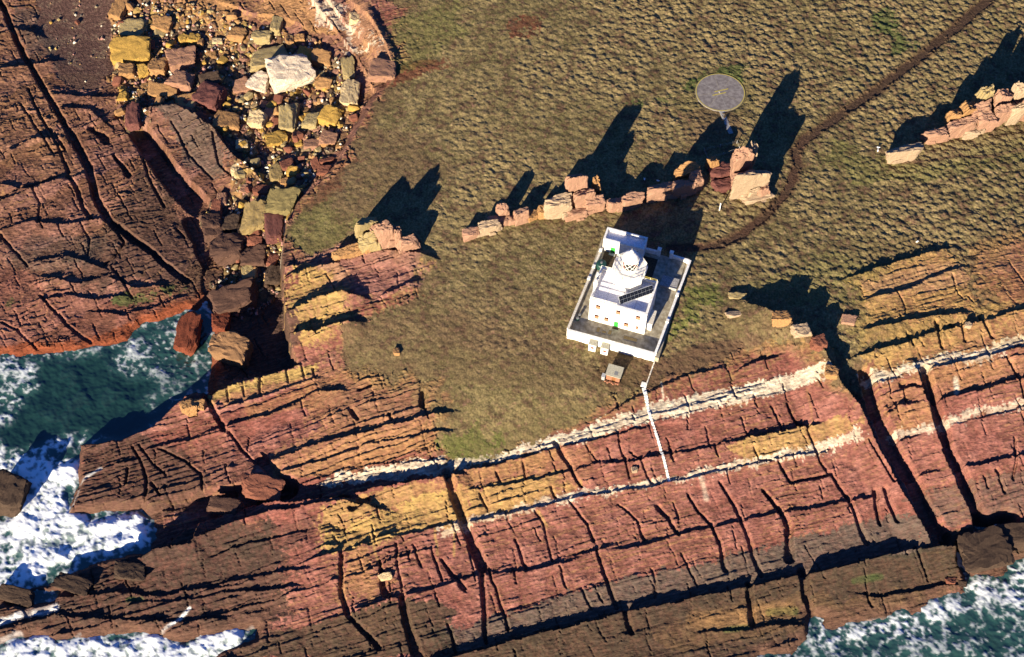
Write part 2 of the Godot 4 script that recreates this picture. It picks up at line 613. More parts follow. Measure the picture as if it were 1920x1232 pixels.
func relief() -> void:
	stroke("cliff", [-26.0, -170.7, -32.2, -136.5], 8.0, 8.0, 0.0)
	stroke("cliff", [-32.2, -136.5, -33.9, -124.2], 8.0, 8.0, 0.0)
	stroke("cliff", [-33.9, -124.2, -35.0, -116.1], 8.0, 8.0, 0.0)
	stroke("cliff", [-35.0, -116.1, -32.4, -100.4], 8.0, 8.0, 0.0)
	stroke("cliff", [-32.4, -100.4, -34.7, -93.5], 8.0, 6.0, 0.0)
	stroke("cliff", [-34.7, -93.5, -41.7, -88.1], 6.0, 5.0, 0.0)
	stroke("cliff", [-41.7, -88.1, -47.6, -80.7], 5.0, 4.0, 0.0)
	stroke("cliff", [-47.6, -80.7, -54.3, -71.8], 4.0, 3.5, 0.0)
	stroke("cliff", [-54.3, -71.8, -61.4, -66.0], 3.5, 3.0, 0.0)
	stroke("cliff", [-61.4, -66.0, -67.9, -62.3], 3.0, 3.0, 0.0)
	stroke("cliff", [-67.9, -62.3, -71.6, -57.0], 3.0, 2.5, 0.0)
	stroke("cliff", [-71.6, -57.0, -75.0, -48.6], 2.5, 2.5, 0.0)
	stroke("cliff", [-75.0, -48.6, -76.0, -40.4], 2.5, 2.0, 0.0)
	stroke("cliff", [-76.0, -40.4, -77.8, -30.2], 2.0, 2.0, 0.0)
	stroke("cliff", [-77.8, -30.2, -77.6, -24.5], 2.0, 2.0, 0.0)
	stroke("cliff", [-77.6, -24.5, -78.1, -19.8], 2.0, 2.0, 0.0)
	stroke("cliff", [-78.1, -19.8, -76.9, -15.4], 2.0, 2.0, 0.0)
	stroke("cliff", [-76.9, -15.4, -88.2, -15.6], 2.0, 1.6, 0.0)
	stroke("cliff", [-88.2, -15.6, -98.1, -15.1], 1.6, 1.6, 0.0)
	stroke("cliff", [-98.1, -15.1, -100.1, -14.4], 1.6, 1.6, 0.0)
	stroke("shore", [-160.7, -48.1, -151.4, -45.5, -141.2, -43.0, -131.0, -41.0, -124.6, -41.0, -119.0, -41.3, -116.9, -43.9, -114.4, -45.1, -110.2, -44.7, -105.9, -45.6, -102.9, -46.3, -100.0, -45.2, -97.9, -47.2, -96.9, -43.4, -97.2, -38.4, -99.0, -32.1, -100.1, -27.4, -102.3, -20.7, -108.1, -17.1, -116.1, -13.5, -123.5, -12.6, -134.6, -13.9, -136.2, -6.1, -136.2, -2.8, -139.7, 2.6, -140.7, 4.2, -128.6, 6.5, -122.3, 7.5, -120.5, 10.2, -121.0, 15.8, -122.5, 19.0, -130.7, 18.1, -142.6, 19.2, -146.1, 21.1, -153.9, 19.5, -157.1, 19.9, -165.6, 20.0, -160.7, -48.1], 6.5, 6.5, 0.0)
	stroke("shore", [-166.4, 29.8, -160.5, 32.4, -150.9, 32.8, -144.0, 36.5, -134.4, 37.6, -127.2, 38.8, -119.2, 42.9, -110.8, 44.3, -101.0, 44.9, -101.6, 46.8, -108.8, 47.3, -115.4, 50.0, -115.6, 58.9, -167.4, 44.3, -166.4, 29.8], 6.5, 6.5, 0.0)
	stroke("shore", [1.8, 91.9, 8.8, 82.6, 15.3, 83.8, 21.0, 82.5, 23.1, 77.3, 25.6, 77.8, 24.7, 80.9, 29.6, 80.9, 35.4, 81.8, 40.4, 82.6, 43.6, 81.4, 48.2, 83.1, 52.4, 81.5, 56.2, 81.2, 60.4, 81.1, 62.6, 78.5, 62.1, 73.6, 62.8, 71.6, 62.9, 74.8, 63.1, 78.1, 71.6, 79.7, 74.3, 77.1, 77.2, 77.5, 86.6, 79.5, 70.3, 111.1, 1.8, 91.9], 6.5, 6.5, 0.0)
	stroke("shore", [69.5, 65.6, 71.8, 67.1, 76.6, 67.5, 77.5, 68.4, 71.7, 68.8, 69.1, 67.8, 69.5, 65.6], 6.5, 6.5, 0.0)
	stroke("shore", [-154.9, 22.8, -149.8, 21.4, -144.1, 23.6, -145.2, 25.0, -151.3, 24.7, -154.9, 22.8], 6.5, 6.5, 0.0)
	stroke("ledge", [35.4, 9.3, 38.3, 12.7, 43.7, 18.6, 45.0, 25.5, 46.0, 31.0, 48.2, 37.2], 11.0, 11.0, 4.4)
	stroke("ledge", [48.7, 36.7, 50.4, 45.0, 52.2, 53.4, 54.2, 61.2, 55.5, 67.0], 7.0, 7.0, 2.9)
	stroke("ledge", [31.3, 19.8, 39.7, 19.5, 45.3, 22.0], 8.0, 8.0, 1.8)
	stroke("ledge", [65.5, 31.9, 65.5, 38.1, 65.6, 43.6, 65.6, 50.2, 66.4, 56.5, 67.5, 64.7], 5.0, 5.0, 1.3)
	stroke("ledge", [-28.7, 24.7, -11.8, 25.1, 0.2, 24.8, 24.0, 26.0, 42.8, 26.6], 2.0, 2.0, 0.4)
	stroke("ledge", [-22.0, 24.2, -11.6, 24.4, 10.7, 25.4, 30.8, 26.0], 1.6, 1.6, 0.3)
	stroke("ledge", [55.0, 30.2, 71.4, 30.7, 83.9, 30.9, 96.3, 31.4], 2.0, 2.0, 0.4)
	stroke("ledge", [56.7, 29.2, 71.9, 29.5, 84.4, 29.7], 2.0, 2.0, 0.3)
	stroke("ledge", [-97.1, -10.5, -88.8, -10.4, -78.7, -10.7, -75.1, -10.4], 3.0, 3.0, 0.7)
	stroke("ledge", [-98.8, -8.9, -93.8, -8.9, -89.2, -8.5, -86.3, -8.9, -81.1, -9.2, -75.4, -8.9], 3.0, 3.0, 0.8)
	stroke("ledge", [-99.1, -5.6, -94.4, -5.6, -90.4, -5.4, -86.7, -5.0, -81.8, -5.4, -77.2, -6.4, -75.4, -6.7, -70.2, -5.2], 4.0, 4.0, 1.2)
	stroke("ledge", [-91.0, 7.1, -86.3, 7.2, -82.2, 7.0, -78.2, 6.7, -71.7, 7.3, -66.3, 8.3, -61.2, 8.1, -54.8, 9.2, -47.7, 9.9], 5.0, 5.0, 1.3)
	stroke("ledge", [-87.8, 10.9, -81.9, 11.2, -76.6, 11.3, -71.1, 11.4, -65.9, 11.1, -60.6, 12.1, -55.7, 12.8, -49.4, 14.0], 5.0, 5.0, 1.1)
	stroke("ledge", [-97.1, 11.0, -91.2, 11.2, -86.1, 12.1, -78.8, 14.7], 4.0, 4.0, 0.7)
	stroke("ledge", [-91.0, 18.6, -84.9, 20.1, -75.7, 22.2, -67.9, 22.5, -55.4, 24.6, -49.1, 25.6], 6.0, 6.0, 3.0)
	stroke("ledge", [-75.3, 22.5, -65.2, 24.2, -55.1, 25.7, -49.6, 27.3], 4.0, 4.0, 1.2)
	stroke("ledge", [-48.9, 24.6, -41.1, 25.6, -32.6, 25.9, -23.9, 26.1, -13.6, 26.8, -3.3, 27.4], 5.0, 5.0, 1.0)
	stroke("ledge", [-50.1, 28.8, -39.1, 30.4, -26.4, 31.7, -16.0, 31.8, -6.8, 33.5, 6.0, 34.9, 14.2, 35.3, 20.8, 35.6], 5.0, 5.0, 0.8)
	stroke("ledge", [20.7, 35.8, 28.4, 36.3, 33.8, 36.6, 43.1, 37.0, 45.8, 37.3], 6.0, 6.0, 1.5)
	stroke("ledge", [-82.9, 34.2, -77.0, 34.8, -63.9, 34.9, -50.9, 35.9, -45.9, 36.5, -32.0, 37.4, -18.7, 38.3, -8.6, 39.5, 0.4, 40.2, 3.3, 40.7, 18.6, 41.3, 29.5, 42.0, 36.0, 42.9, 49.4, 43.2], 2.5, 2.5, 0.7)
	stroke("ledge", [-79.0, 48.2, -66.9, 48.2, -57.6, 48.6, -49.2, 48.5, -37.7, 50.3, -27.6, 51.0, -21.6, 50.6, -12.3, 51.9, -5.6, 52.3, -0.3, 52.2, 9.2, 52.6, 20.5, 53.1, 30.8, 54.2, 35.6, 54.6, 46.4, 55.6, 54.5, 55.8], 9.0, 9.0, 0.9)
	stroke("ledge", [-44.6, 57.9, -28.8, 57.6, -15.9, 57.7, -7.4, 58.4, -2.4, 58.9, 12.7, 59.6, 23.8, 59.3], 6.0, 6.0, 0.5)
	stroke("ledge", [-61.7, 64.3, -50.6, 64.8, -36.9, 65.0, -23.5, 65.5, -18.4, 65.3, -4.9, 66.3, 12.0, 67.3, 25.7, 68.4], 7.0, 7.0, 2.0)
	stroke("ledge", [25.5, 68.7, 33.3, 68.9, 46.6, 69.1, 55.4, 69.9, 61.1, 71.2], 8.0, 8.0, 2.9)
	stroke("ledge", [-43.8, 67.2, -32.8, 68.6, -24.8, 69.6, -13.8, 70.3, -4.8, 70.2, 7.8, 71.4], 5.0, 5.0, 1.0)
	stroke("ledge", [-18.0, 70.1, -6.1, 70.1, 8.6, 72.8], 4.0, 4.0, 0.9)
	stroke("ledge", [25.0, 71.0, 35.3, 71.8, 45.4, 73.4, 58.6, 74.5], 4.0, 4.0, 0.9)
	stroke("ledge", [25.0, 74.7, 34.1, 74.9, 38.7, 77.0, 46.7, 77.4, 58.5, 78.7], 4.0, 4.0, 0.9)
	stroke("ledge", [-3.4, 73.9, 7.5, 76.0, 12.4, 76.6, 20.9, 78.5], 3.0, 3.0, 0.8)
	stroke("ledge", [53.4, 31.3, 57.5, 31.6, 62.6, 31.8], 4.0, 4.0, 0.6)
	stroke("ledge", [55.1, 38.6, 59.5, 38.1, 65.5, 39.1, 71.9, 39.3, 76.9, 39.5, 88.2, 39.3, 97.3, 39.6], 6.0, 6.0, 1.3)
	stroke("ledge", [69.1, 43.1, 75.3, 43.2, 82.5, 42.1, 91.0, 42.1], 3.0, 3.0, 0.7)
	stroke("ledge", [56.3, 45.2, 66.5, 45.5], 3.0, 3.0, 0.6)
	stroke("ledge", [67.4, 45.2, 80.2, 45.3, 94.1, 45.1], 3.0, 3.0, 0.6)
	stroke("ledge", [67.5, 31.6, 75.0, 32.1, 83.4, 32.0, 98.5, 32.8], 5.0, 5.0, 1.0)
	stroke("ledge", [53.7, 54.3, 58.0, 53.6, 64.6, 54.1, 73.7, 55.0, 85.8, 55.9], 5.0, 5.0, 0.9)
	stroke("ledge", [-120.1, 21.7, -114.7, 22.0, -111.0, 22.9, -110.6, 21.8, -102.0, 20.6, -92.7, 20.9, -85.2, 21.8, -75.2, 23.1, -69.4, 26.1], 6.0, 6.0, 3.4)
	stroke("ledge", [-121.3, 26.0, -107.0, 26.6, -98.4, 26.3, -90.0, 26.8, -81.5, 27.0], 5.0, 5.0, 1.0)
	stroke("ledge", [-122.0, 31.9, -108.4, 33.0, -95.8, 33.9, -88.3, 35.5], 4.0, 4.0, 0.8)
	stroke("ledge", [-128.1, 31.5, -117.4, 34.3, -106.3, 35.2, -91.6, 38.6], 4.0, 4.0, 1.0)
	stroke("ledge", [-157.0, 24.4, -144.7, 25.3, -131.4, 27.9, -120.8, 32.0], 4.0, 4.0, 0.9)
	stroke("ledge", [-157.5, 29.5, -145.2, 29.1, -135.9, 33.1, -121.7, 37.8, -109.8, 40.5], 3.0, 3.0, 0.8)
	stroke("ledge", [-73.1, -39.9, -66.7, -39.4, -63.0, -39.0], 5.0, 5.0, 1.8)
	stroke("ledge", [-77.6, -29.1, -72.2, -29.8, -67.4, -30.6, -63.2, -29.7, -60.4, -28.3], 5.0, 5.0, 2.4)
	stroke("ledge", [-77.7, -22.8, -71.2, -21.4, -67.6, -21.5, -63.7, -21.1], 5.0, 5.0, 2.6)
	stroke("ledge", [-63.0, -39.2, -58.1, -40.3, -53.9, -40.4, -45.0, -36.4, -40.7, -33.8], 5.0, 5.0, 1.4)
	stroke("ledge", [-52.3, -26.2, -45.8, -27.1], 3.0, 3.0, 1.1)
	stroke("ledge", [-60.1, -25.3, -52.8, -24.2], 3.0, 3.0, 0.6)
	stroke("ledge", [61.5, 3.8, 73.0, 3.0, 77.7, 2.7, 83.3, 2.6], 6.0, 6.0, 1.2)
	stroke("ledge", [62.6, 10.8, 71.2, 10.6, 78.9, 9.5, 84.9, 8.9], 4.0, 4.0, 0.8)
	stroke("ledge", [59.3, 18.7, 67.5, 19.1, 75.1, 19.5, 81.1, 20.4], 4.0, 4.0, 1.0)
	stroke("ledge", [54.3, 24.2, 65.3, 24.4, 72.0, 23.5, 78.2, 23.7, 85.1, 24.0], 4.0, 4.0, 1.2)
	stroke("ledge", [86.4, 24.3, 93.3, 24.2, 102.0, 24.1], 4.0, 4.0, 1.0)
	stroke("ledge", [-8.0, 21.3, 1.1, 19.9, 11.6, 18.3, 18.9, 18.6], 3.0, 3.0, 0.7)
	stroke("ledge", [24.5, 20.1, 33.2, 18.8, 41.7, 21.9], 3.0, 3.0, 0.7)
	stroke("ledge", [-0.5, 24.9, 13.4, 25.1, 29.6, 25.4, 43.0, 26.1], 2.0, 2.0, 0.5)
	stroke("ledge", [-12.0, 25.8, 3.7, 26.5, 23.6, 27.0, 43.0, 28.0], 2.0, 2.0, 0.5)
	stroke("ledge", [-76.2, 14.9, -65.9, 16.2, -49.8, 20.6], 2.0, 2.0, 0.5)
	stroke("ledge", [-117.4, -6.3, -110.9, -5.3, -101.5, -5.3, -96.3, -4.2], 4.0, 4.0, 0.8)
	stroke("ledge", [-141.1, -137.8, -133.8, -137.7, -127.8, -138.0], 5.0, 5.0, 1.0)
	stroke("ledge", [-144.2, -106.7, -135.2, -109.9, -127.2, -109.5], 4.0, 4.0, 0.9)
	stroke("ledge", [-145.2, -97.1, -138.4, -94.1, -129.8, -94.2, -122.4, -95.2], 4.0, 4.0, 0.8)
	stroke("ledge", [-144.3, -92.0, -136.9, -94.0, -129.6, -94.9], 5.0, 5.0, 1.0)
	stroke("ledge", [-146.9, -82.8, -138.3, -83.1, -130.2, -80.2, -120.2, -79.2], 4.0, 4.0, 0.8)
	stroke("ledge", [-138.5, -58.5, -131.6, -57.9, -125.0, -54.8, -118.2, -53.8], 4.0, 4.0, 0.8)
	stroke("ledge", [-125.6, -51.0, -119.0, -48.4, -110.7, -48.6, -104.9, -49.7], 4.0, 4.0, 0.7)
	stroke("ledge", [-139.9, -70.7, -130.1, -69.8, -122.3, -64.2], 3.0, 3.0, 0.7)
	stroke("ledge", [-126.2, -125.3, -119.1, -122.8, -112.5, -121.1], 4.0, 4.0, 0.8)
	stroke("ledge", [-126.0, -120.2, -118.2, -117.5, -114.5, -111.6], 4.0, 4.0, 0.8)
	stroke("ledge", [-139.8, -151.5, -135.2, -152.3, -131.0, -150.0], 5.0, 5.0, 1.0)
	stroke("ledge", [-136.4, -64.6, -128.4, -60.7, -121.3, -61.3, -115.1, -55.5, -108.3, -54.5], 4.0, 4.0, 0.8)
	stroke("ledge", [-40.4, -95.0, -41.8, -108.8, -46.0, -122.9, -51.1, -134.9], 4.0, 4.0, 1.6)
	stroke("ledge", [-36.8, -96.0, -37.2, -105.9, -41.8, -120.4, -46.0, -133.0], 4.0, 4.0, 1.6)
	stroke("ledge", [-33.8, -99.9, -34.1, -107.6, -36.4, -119.2, -40.0, -131.0], 3.0, 3.0, 1.2)
	stroke("ledge", [-55.4, -127.8, -60.8, -132.6, -68.0, -136.9, -74.8, -143.4], 4.0, 4.0, 1.0)
	stroke("ledge", [-101.2, -112.1, -94.6, -110.6, -90.0, -106.0, -85.8, -99.9, -82.1, -89.5, -78.3, -83.3], 9.0, 9.0, 3.0)
	stroke("ledge", [-96.7, -105.8, -92.3, -98.8, -88.4, -90.6, -83.9, -81.6], 3.0, 3.0, 0.8)
	stroke("cut", [-49.8, 23.8, -49.4, 30.0, -48.9, 36.4, -48.1, 41.5, -47.4, 46.5], 1.20, 1.60, 2.4)
	stroke("cut", [-47.9, 48.4, -49.4, 55.8, -50.8, 63.2], 0.90, 0.50, 1.6)
	stroke("cut", [-46.2, 46.8, -45.4, 53.2, -45.3, 61.9], 0.30, 0.48, 1.0)
	stroke("cut", [-23.4, 24.6, -21.8, 29.4, -20.1, 35.8], 0.90, 0.40, 1.3)
	stroke("cut", [-31.9, 38.1, -31.1, 42.1, -31.1, 49.8], 0.30, 0.30, 0.7)
	stroke("cut", [-23.5, 38.4, -21.1, 43.6, -20.8, 48.1], 0.32, 0.48, 1.0)
	stroke("cut", [-20.6, 50.6, -20.2, 57.7, -19.8, 63.6], 0.50, 0.70, 1.2)
	stroke("cut", [-12.7, 41.7, -10.0, 45.7, -9.3, 50.8], 0.32, 0.40, 0.9)
	stroke("cut", [-4.0, 44.5, -2.4, 47.7, -1.1, 52.1], 0.80, 0.60, 1.2)
	stroke("cut", [-38.2, 42.9, -37.5, 49.6], 0.32, 0.48, 0.9)
	stroke("cut", [-29.9, 51.4, -30.0, 56.2], 0.32, 0.32, 0.8)
	stroke("cut", [-61.5, 37.8, -60.9, 42.9], 0.32, 0.32, 0.8)
	stroke("cut", [-57.5, 39.8, -57.2, 43.6, -56.9, 47.3], 0.32, 0.40, 0.9)
	stroke("cut", [-55.7, 42.7, -54.3, 46.9, -52.7, 50.4], 0.40, 0.80, 1.2)
	stroke("cut", [-65.2, 36.5, -66.1, 42.4, -66.6, 47.8], 0.32, 0.32, 0.8)
	stroke("cut", [-66.9, 48.1, -67.2, 53.6, -66.5, 62.0], 0.90, 1.60, 1.8)
	stroke("cut", [-78.1, 35.1, -79.8, 42.5, -79.7, 48.5, -77.2, 53.6, -74.7, 57.4], 0.60, 0.80, 1.4)
	stroke("cut", [-70.5, 46.7, -69.9, 39.5], 1.00, 0.40, 1.4)
	stroke("cut", [-58.1, 56.6, -58.3, 63.6], 0.32, 0.32, 0.8)
	stroke("cut", [-26.6, 57.6, -25.9, 62.6], 0.32, 0.32, 0.8)
	stroke("cut", [-9.4, 57.7, -9.5, 60.9, -10.7, 63.5], 0.32, 0.32, 0.7)
	stroke("cut", [-18.7, 65.5, -18.4, 70.0], 0.80, 0.80, 1.2)
	stroke("cut", [53.2, 28.7, 52.9, 33.7, 53.4, 40.5, 54.8, 47.5, 56.7, 54.7, 57.9, 62.9, 59.1, 68.2], 2.00, 2.40, 3.2)
	stroke("cut", [67.6, 31.8, 67.2, 38.0, 67.6, 43.6, 67.4, 49.6, 68.6, 56.0, 69.6, 63.6, 69.1, 68.3], 1.40, 1.90, 3.2)
	stroke("cut", [48.8, 33.1, 50.8, 39.2], 1.50, 1.50, 1.0)
	stroke("cut", [27.2, 42.4, 28.3, 47.2, 33.1, 47.8, 38.3, 48.1], 0.48, 0.48, 1.2)
	stroke("cut", [38.3, 48.1, 40.0, 53.9, 41.0, 61.1, 41.5, 65.0], 0.50, 0.80, 1.2)
	stroke("cut", [21.5, 47.5, 23.5, 52.4, 24.5, 56.8, 22.5, 63.7], 0.50, 1.40, 2.0)
	stroke("cut", [11.8, 43.3, 13.8, 49.5, 14.3, 54.9, 14.8, 65.5], 0.40, 0.70, 1.1)
	stroke("cut", [3.7, 43.7, 6.6, 51.3, 7.5, 55.6, 7.1, 62.1], 0.40, 0.70, 1.2)
	stroke("cut", [36.3, 42.2, 37.3, 47.4], 0.32, 0.32, 0.8)
	stroke("cut", [48.9, 43.8, 51.7, 54.0], 0.32, 0.48, 1.0)
	stroke("cut", [47.0, 54.4, 45.8, 61.8], 0.90, 0.50, 1.5)
	stroke("cut", [49.4, 55.0, 50.0, 62.2], 0.90, 0.50, 1.5)
	stroke("cut", [-1.5, 56.1, -0.5, 64.1], 0.32, 0.32, 0.8)
	stroke("cut", [11.2, 66.5, 9.2, 75.1], 0.90, 0.90, 1.6)
	stroke("cut", [24.1, 67.4, 23.1, 72.9, 24.0, 77.8], 1.30, 1.00, 2.0)
	stroke("cut", [51.7, 68.8, 52.7, 76.4], 0.48, 0.32, 1.0)
	stroke("cut", [37.1, 75.3, 37.5, 78.8], 0.40, 0.40, 1.0)
	stroke("cut", [2.7, 31.9, 2.4, 36.1], 0.32, 0.32, 0.8)
	stroke("cut", [29.2, 29.9, 29.7, 35.6], 0.32, 0.32, 0.9)
	stroke("cut", [33.1, 30.5, 33.8, 35.4, 36.0, 36.8], 0.40, 0.48, 1.1)
	stroke("cut", [35.5, 36.4, 36.3, 42.2, 37.7, 48.1], 0.40, 0.40, 1.0)
	stroke("cut", [-8.7, 28.2, -8.4, 32.3, -8.4, 36.8], 0.32, 0.32, 0.8)
	stroke("cut", [-6.9, 31.1, -5.0, 33.5, -3.9, 39.2], 0.32, 0.32, 0.8)
	stroke("cut", [-16.4, 27.6, -15.0, 31.6], 0.30, 0.30, 0.7)
	stroke("cut", [-11.6, 29.2, -11.2, 32.3], 0.30, 0.30, 0.7)
	stroke("cut", [-32.0, 26.9, -32.4, 30.7], 0.32, 0.32, 0.8)
	stroke("cut", [-38.6, 27.4, -38.2, 29.7], 0.32, 0.32, 0.8)
	stroke("cut", [-26.8, 34.1, -26.3, 36.7], 0.40, 0.40, 0.9)
	stroke("cut", [-43.5, 30.8, -42.5, 34.2], 0.32, 0.32, 0.9)
	stroke("cut", [22.2, 38.0, 22.6, 40.8, 25.8, 42.0], 0.32, 0.32, 0.9)
	stroke("cut", [13.0, 35.1, 12.9, 37.5], 0.32, 0.32, 0.8)
	stroke("cut", [-101.9, -14.4, -100.3, -9.5, -99.0, -4.9], 0.80, 0.80, 1.6)
	stroke("cut", [-97.8, -4.3, -95.5, 1.6, -93.0, 6.0], 0.40, 0.40, 1.0)
	stroke("cut", [-91.6, 5.6, -90.2, 8.8, -88.3, 13.1, -86.9, 15.8], 2.00, 1.00, 2.2)
	stroke("cut", [-115.1, -5.3, -110.4, -1.2, -106.4, 4.3, -106.8, 8.5], 0.32, 0.40, 0.9)
	stroke("cut", [-121.7, -8.5, -120.3, -4.4, -119.4, 1.7, -120.8, 7.9], 0.32, 0.48, 1.0)
	stroke("cut", [-123.5, -2.8, -124.6, 0.8], 0.32, 0.40, 1.0)
	stroke("cut", [-118.3, 2.8, -117.0, 6.9], 0.48, 0.32, 1.0)
	stroke("cut", [-119.9, -8.4, -117.0, -1.9, -114.9, 1.7], 0.32, 0.32, 0.8)
	stroke("cut", [-120.1, 14.7, -114.0, 13.0, -106.1, 12.6, -98.3, 13.3, -86.8, 15.1], 6.50, 3.00, 6.0)
	stroke("cut", [-74.4, -13.6, -74.7, -10.6], 0.32, 0.32, 0.8)
	stroke("cut", [-87.6, -15.9, -88.3, -11.1], 0.32, 0.32, 0.8)
	stroke("cut", [-92.1, -15.1, -92.5, -11.8], 0.30, 0.30, 0.6)
	stroke("cut", [-80.8, -15.9, -81.3, -11.9], 0.30, 0.30, 0.6)
	stroke("cut", [-96.1, -15.0, -96.5, -11.9], 0.30, 0.30, 0.6)
	stroke("cut", [-77.0, -15.6, -77.2, -11.6], 0.30, 0.30, 0.6)
	stroke("cut", [-50.0, 3.0, -51.5, 6.3], 1.00, 0.80, 1.4)
	stroke("cut", [-67.7, 1.3, -67.2, 3.7], 0.80, 0.60, 1.2)
	stroke("cut", [-64.6, -3.4, -61.9, -3.5], 0.70, 0.70, 1.2)
	stroke("cut", [-59.2, 5.2, -59.0, 7.1], 0.40, 0.40, 1.0)
	stroke("cut", [60.1, 62.3, 60.8, 67.4], 0.48, 0.40, 1.1)
	stroke("cut", [73.8, 57.4, 73.7, 60.5], 0.40, 0.32, 1.0)
	stroke("cut", [84.3, 51.4, 82.4, 56.5, 80.2, 60.4], 0.40, 0.40, 1.0)
	stroke("cut", [77.1, 57.1, 77.5, 62.1], 0.48, 0.48, 1.2)
	stroke("cut", [87.9, 33.6, 89.3, 37.7, 89.3, 43.3], 0.48, 0.48, 1.2)
	stroke("cut", [74.7, 21.1, 73.6, 27.3], 0.70, 0.50, 1.2)
	stroke("cut", [85.6, 22.8, 86.5, 28.0], 0.48, 0.48, 1.1)
	stroke("cut", [66.5, 22.0, 66.8, 25.6], 0.32, 0.32, 0.8)
	stroke("cut", [77.8, 22.7, 80.7, 24.6], 0.40, 0.40, 1.0)
	stroke("cut", [80.8, 23.5, 80.0, 27.6], 0.40, 0.40, 1.0)
	stroke("cut", [60.8, 33.3, 60.6, 38.2], 0.32, 0.32, 0.8)
	stroke("cut", [60.8, 33.6, 65.6, 35.5], 1.00, 0.50, 1.2)
	stroke("cut", [-75.1, 21.3, -69.3, 24.7, -73.4, 25.4], 1.00, 1.00, 1.5)
	stroke("cut", [-138.6, -164.1, -136.0, -151.0, -133.4, -139.5, -130.1, -128.4, -127.1, -118.4, -124.7, -110.0], 0.90, 1.00, 2.2)
	stroke("cut", [-124.7, -110.0, -122.2, -101.7, -121.4, -96.9, -120.7, -87.5, -118.5, -79.0, -115.7, -74.6, -112.6, -70.3, -108.1, -64.7, -104.0, -58.3, -101.4, -54.5], 1.30, 1.10, 2.4)
	stroke("cut", [-105.9, -105.4, -103.6, -99.2, -101.0, -91.6, -98.2, -84.5, -94.3, -77.7], 3.40, 3.80, 5.5)
	stroke("cut", [-96.9, -73.0, -95.4, -66.5, -94.6, -61.1, -93.9, -56.8, -95.2, -51.0], 3.00, 3.20, 4.5)
	stroke("cut", [-111.3, -91.8, -112.5, -95.9, -114.2, -100.3], 1.00, 0.50, 1.8)
	stroke("cut", [-106.9, -102.7, -106.0, -90.8, -103.4, -79.3], 0.35, 0.50, 1.0)
	stroke("cut", [-96.8, -106.4, -94.1, -95.0, -89.3, -84.7], 0.35, 0.35, 0.8)
	stroke("cut", [-86.4, -98.9, -86.3, -88.3, -83.7, -83.4], 0.40, 0.40, 0.9)
	stroke("cut", [-136.8, -124.0, -134.5, -117.6, -132.1, -110.3, -130.2, -104.1, -126.8, -105.2], 0.35, 0.35, 0.8)
	stroke("cut", [-134.5, -129.7, -132.2, -119.1, -129.5, -110.7, -127.6, -101.6, -126.8, -96.7], 0.35, 0.60, 1.0)
	stroke("cut", [-127.2, -95.9, -125.6, -91.9, -124.6, -85.3, -123.1, -80.5], 0.70, 0.70, 1.2)
	stroke("cut", [-129.1, -111.5, -126.9, -105.6], 0.80, 0.40, 1.2)
	stroke("cut", [-145.9, -93.4, -139.9, -95.0, -134.1, -95.7, -129.0, -96.4], 0.35, 0.35, 0.8)
	stroke("cut", [-147.2, -81.7, -143.4, -74.2, -141.5, -69.9], 0.40, 0.40, 0.9)
	stroke("cut", [-139.2, -60.0, -136.3, -55.1, -133.4, -49.2, -128.3, -43.0], 0.40, 0.60, 1.1)
	stroke("cut", [-150.2, -55.1, -146.1, -51.4, -141.8, -44.6], 0.40, 0.40, 0.9)
	stroke("cut", [-117.9, -76.3, -115.2, -70.3, -118.5, -66.9, -121.6, -65.2], 0.50, 0.50, 1.0)
	stroke("cut", [-117.4, -109.5, -115.2, -107.4, -115.5, -104.9, -118.9, -111.2], 0.90, 0.90, 1.4)
	stroke("cut", [-137.1, -94.7, -135.8, -88.2, -137.2, -82.4], 0.30, 0.30, 0.7)
	stroke("cut", [-101.4, -71.3, -99.8, -68.3], 0.35, 0.35, 0.8)
	stroke("cut", [-126.1, -79.6, -124.0, -73.7, -125.4, -68.9], 0.30, 0.30, 0.6)
	stroke("cut", [-119.7, -63.8, -115.7, -52.8], 0.35, 0.35, 0.7)
	# the beds of the shelf: thickness, height and joint spacing of each, drawn once along t
	var fine_t := 20.0
	var bands := int((nz * STEP + 12.0) * fine_t)
	var bed := PackedInt32Array()
	var into := PackedFloat32Array()
	bed.resize(bands)
	into.resize(bands)
	var at := 0
	var id := 0
	while at < bands:
		var thick := int(rng.randf_range(0.5, 1.5) * rng.randf_range(0.7, 1.6) * fine_t)
		for k in mini(thick, bands - at):
			bed[at + k] = id
			into[at + k] = float(k) / thick
		at += thick
		id += 1
	var group_of := PackedInt32Array()
	var gathered := 0.0
	var group := 0
	for k in id + 1:
		group_of.append(group)
		gathered += rng.randf_range(0.6, 1.6)
		if gathered > 4.5:
			gathered = 0.0
			group += 1
	var step_up := PackedFloat32Array()
	var spacing := PackedFloat32Array()
	for k in id + 1:
		step_up.append(rng.randf_range(0.08, 0.42) * (1.6 if rng.randf() < 0.15 else 1.0))
		spacing.append(rng.randf_range(2.2, 9.0))
	var tuft := layer(noise(0.62, 11, FastNoiseLite.TYPE_CELLULAR, 1, FastNoiseLite.RETURN_DISTANCE))
	var tuft_fine := layer(noise(1.5, 12, FastNoiseLite.TYPE_SIMPLEX_SMOOTH, 2))
	var clump := layer(noise(0.28, 13, FastNoiseLite.TYPE_SIMPLEX_SMOOTH, 3))
	var cobble := layer(noise(0.42, 14, FastNoiseLite.TYPE_CELLULAR, 1, FastNoiseLite.RETURN_DISTANCE2_SUB))
	var cobble_id := layer(noise(0.42, 14, FastNoiseLite.TYPE_CELLULAR, 1, FastNoiseLite.RETURN_CELL_VALUE))
	speck = layer(noise(2.6, 18, FastNoiseLite.TYPE_VALUE, 1))
	var bend := layer(noise(0.05, 15, FastNoiseLite.TYPE_SIMPLEX_SMOOTH, 4))
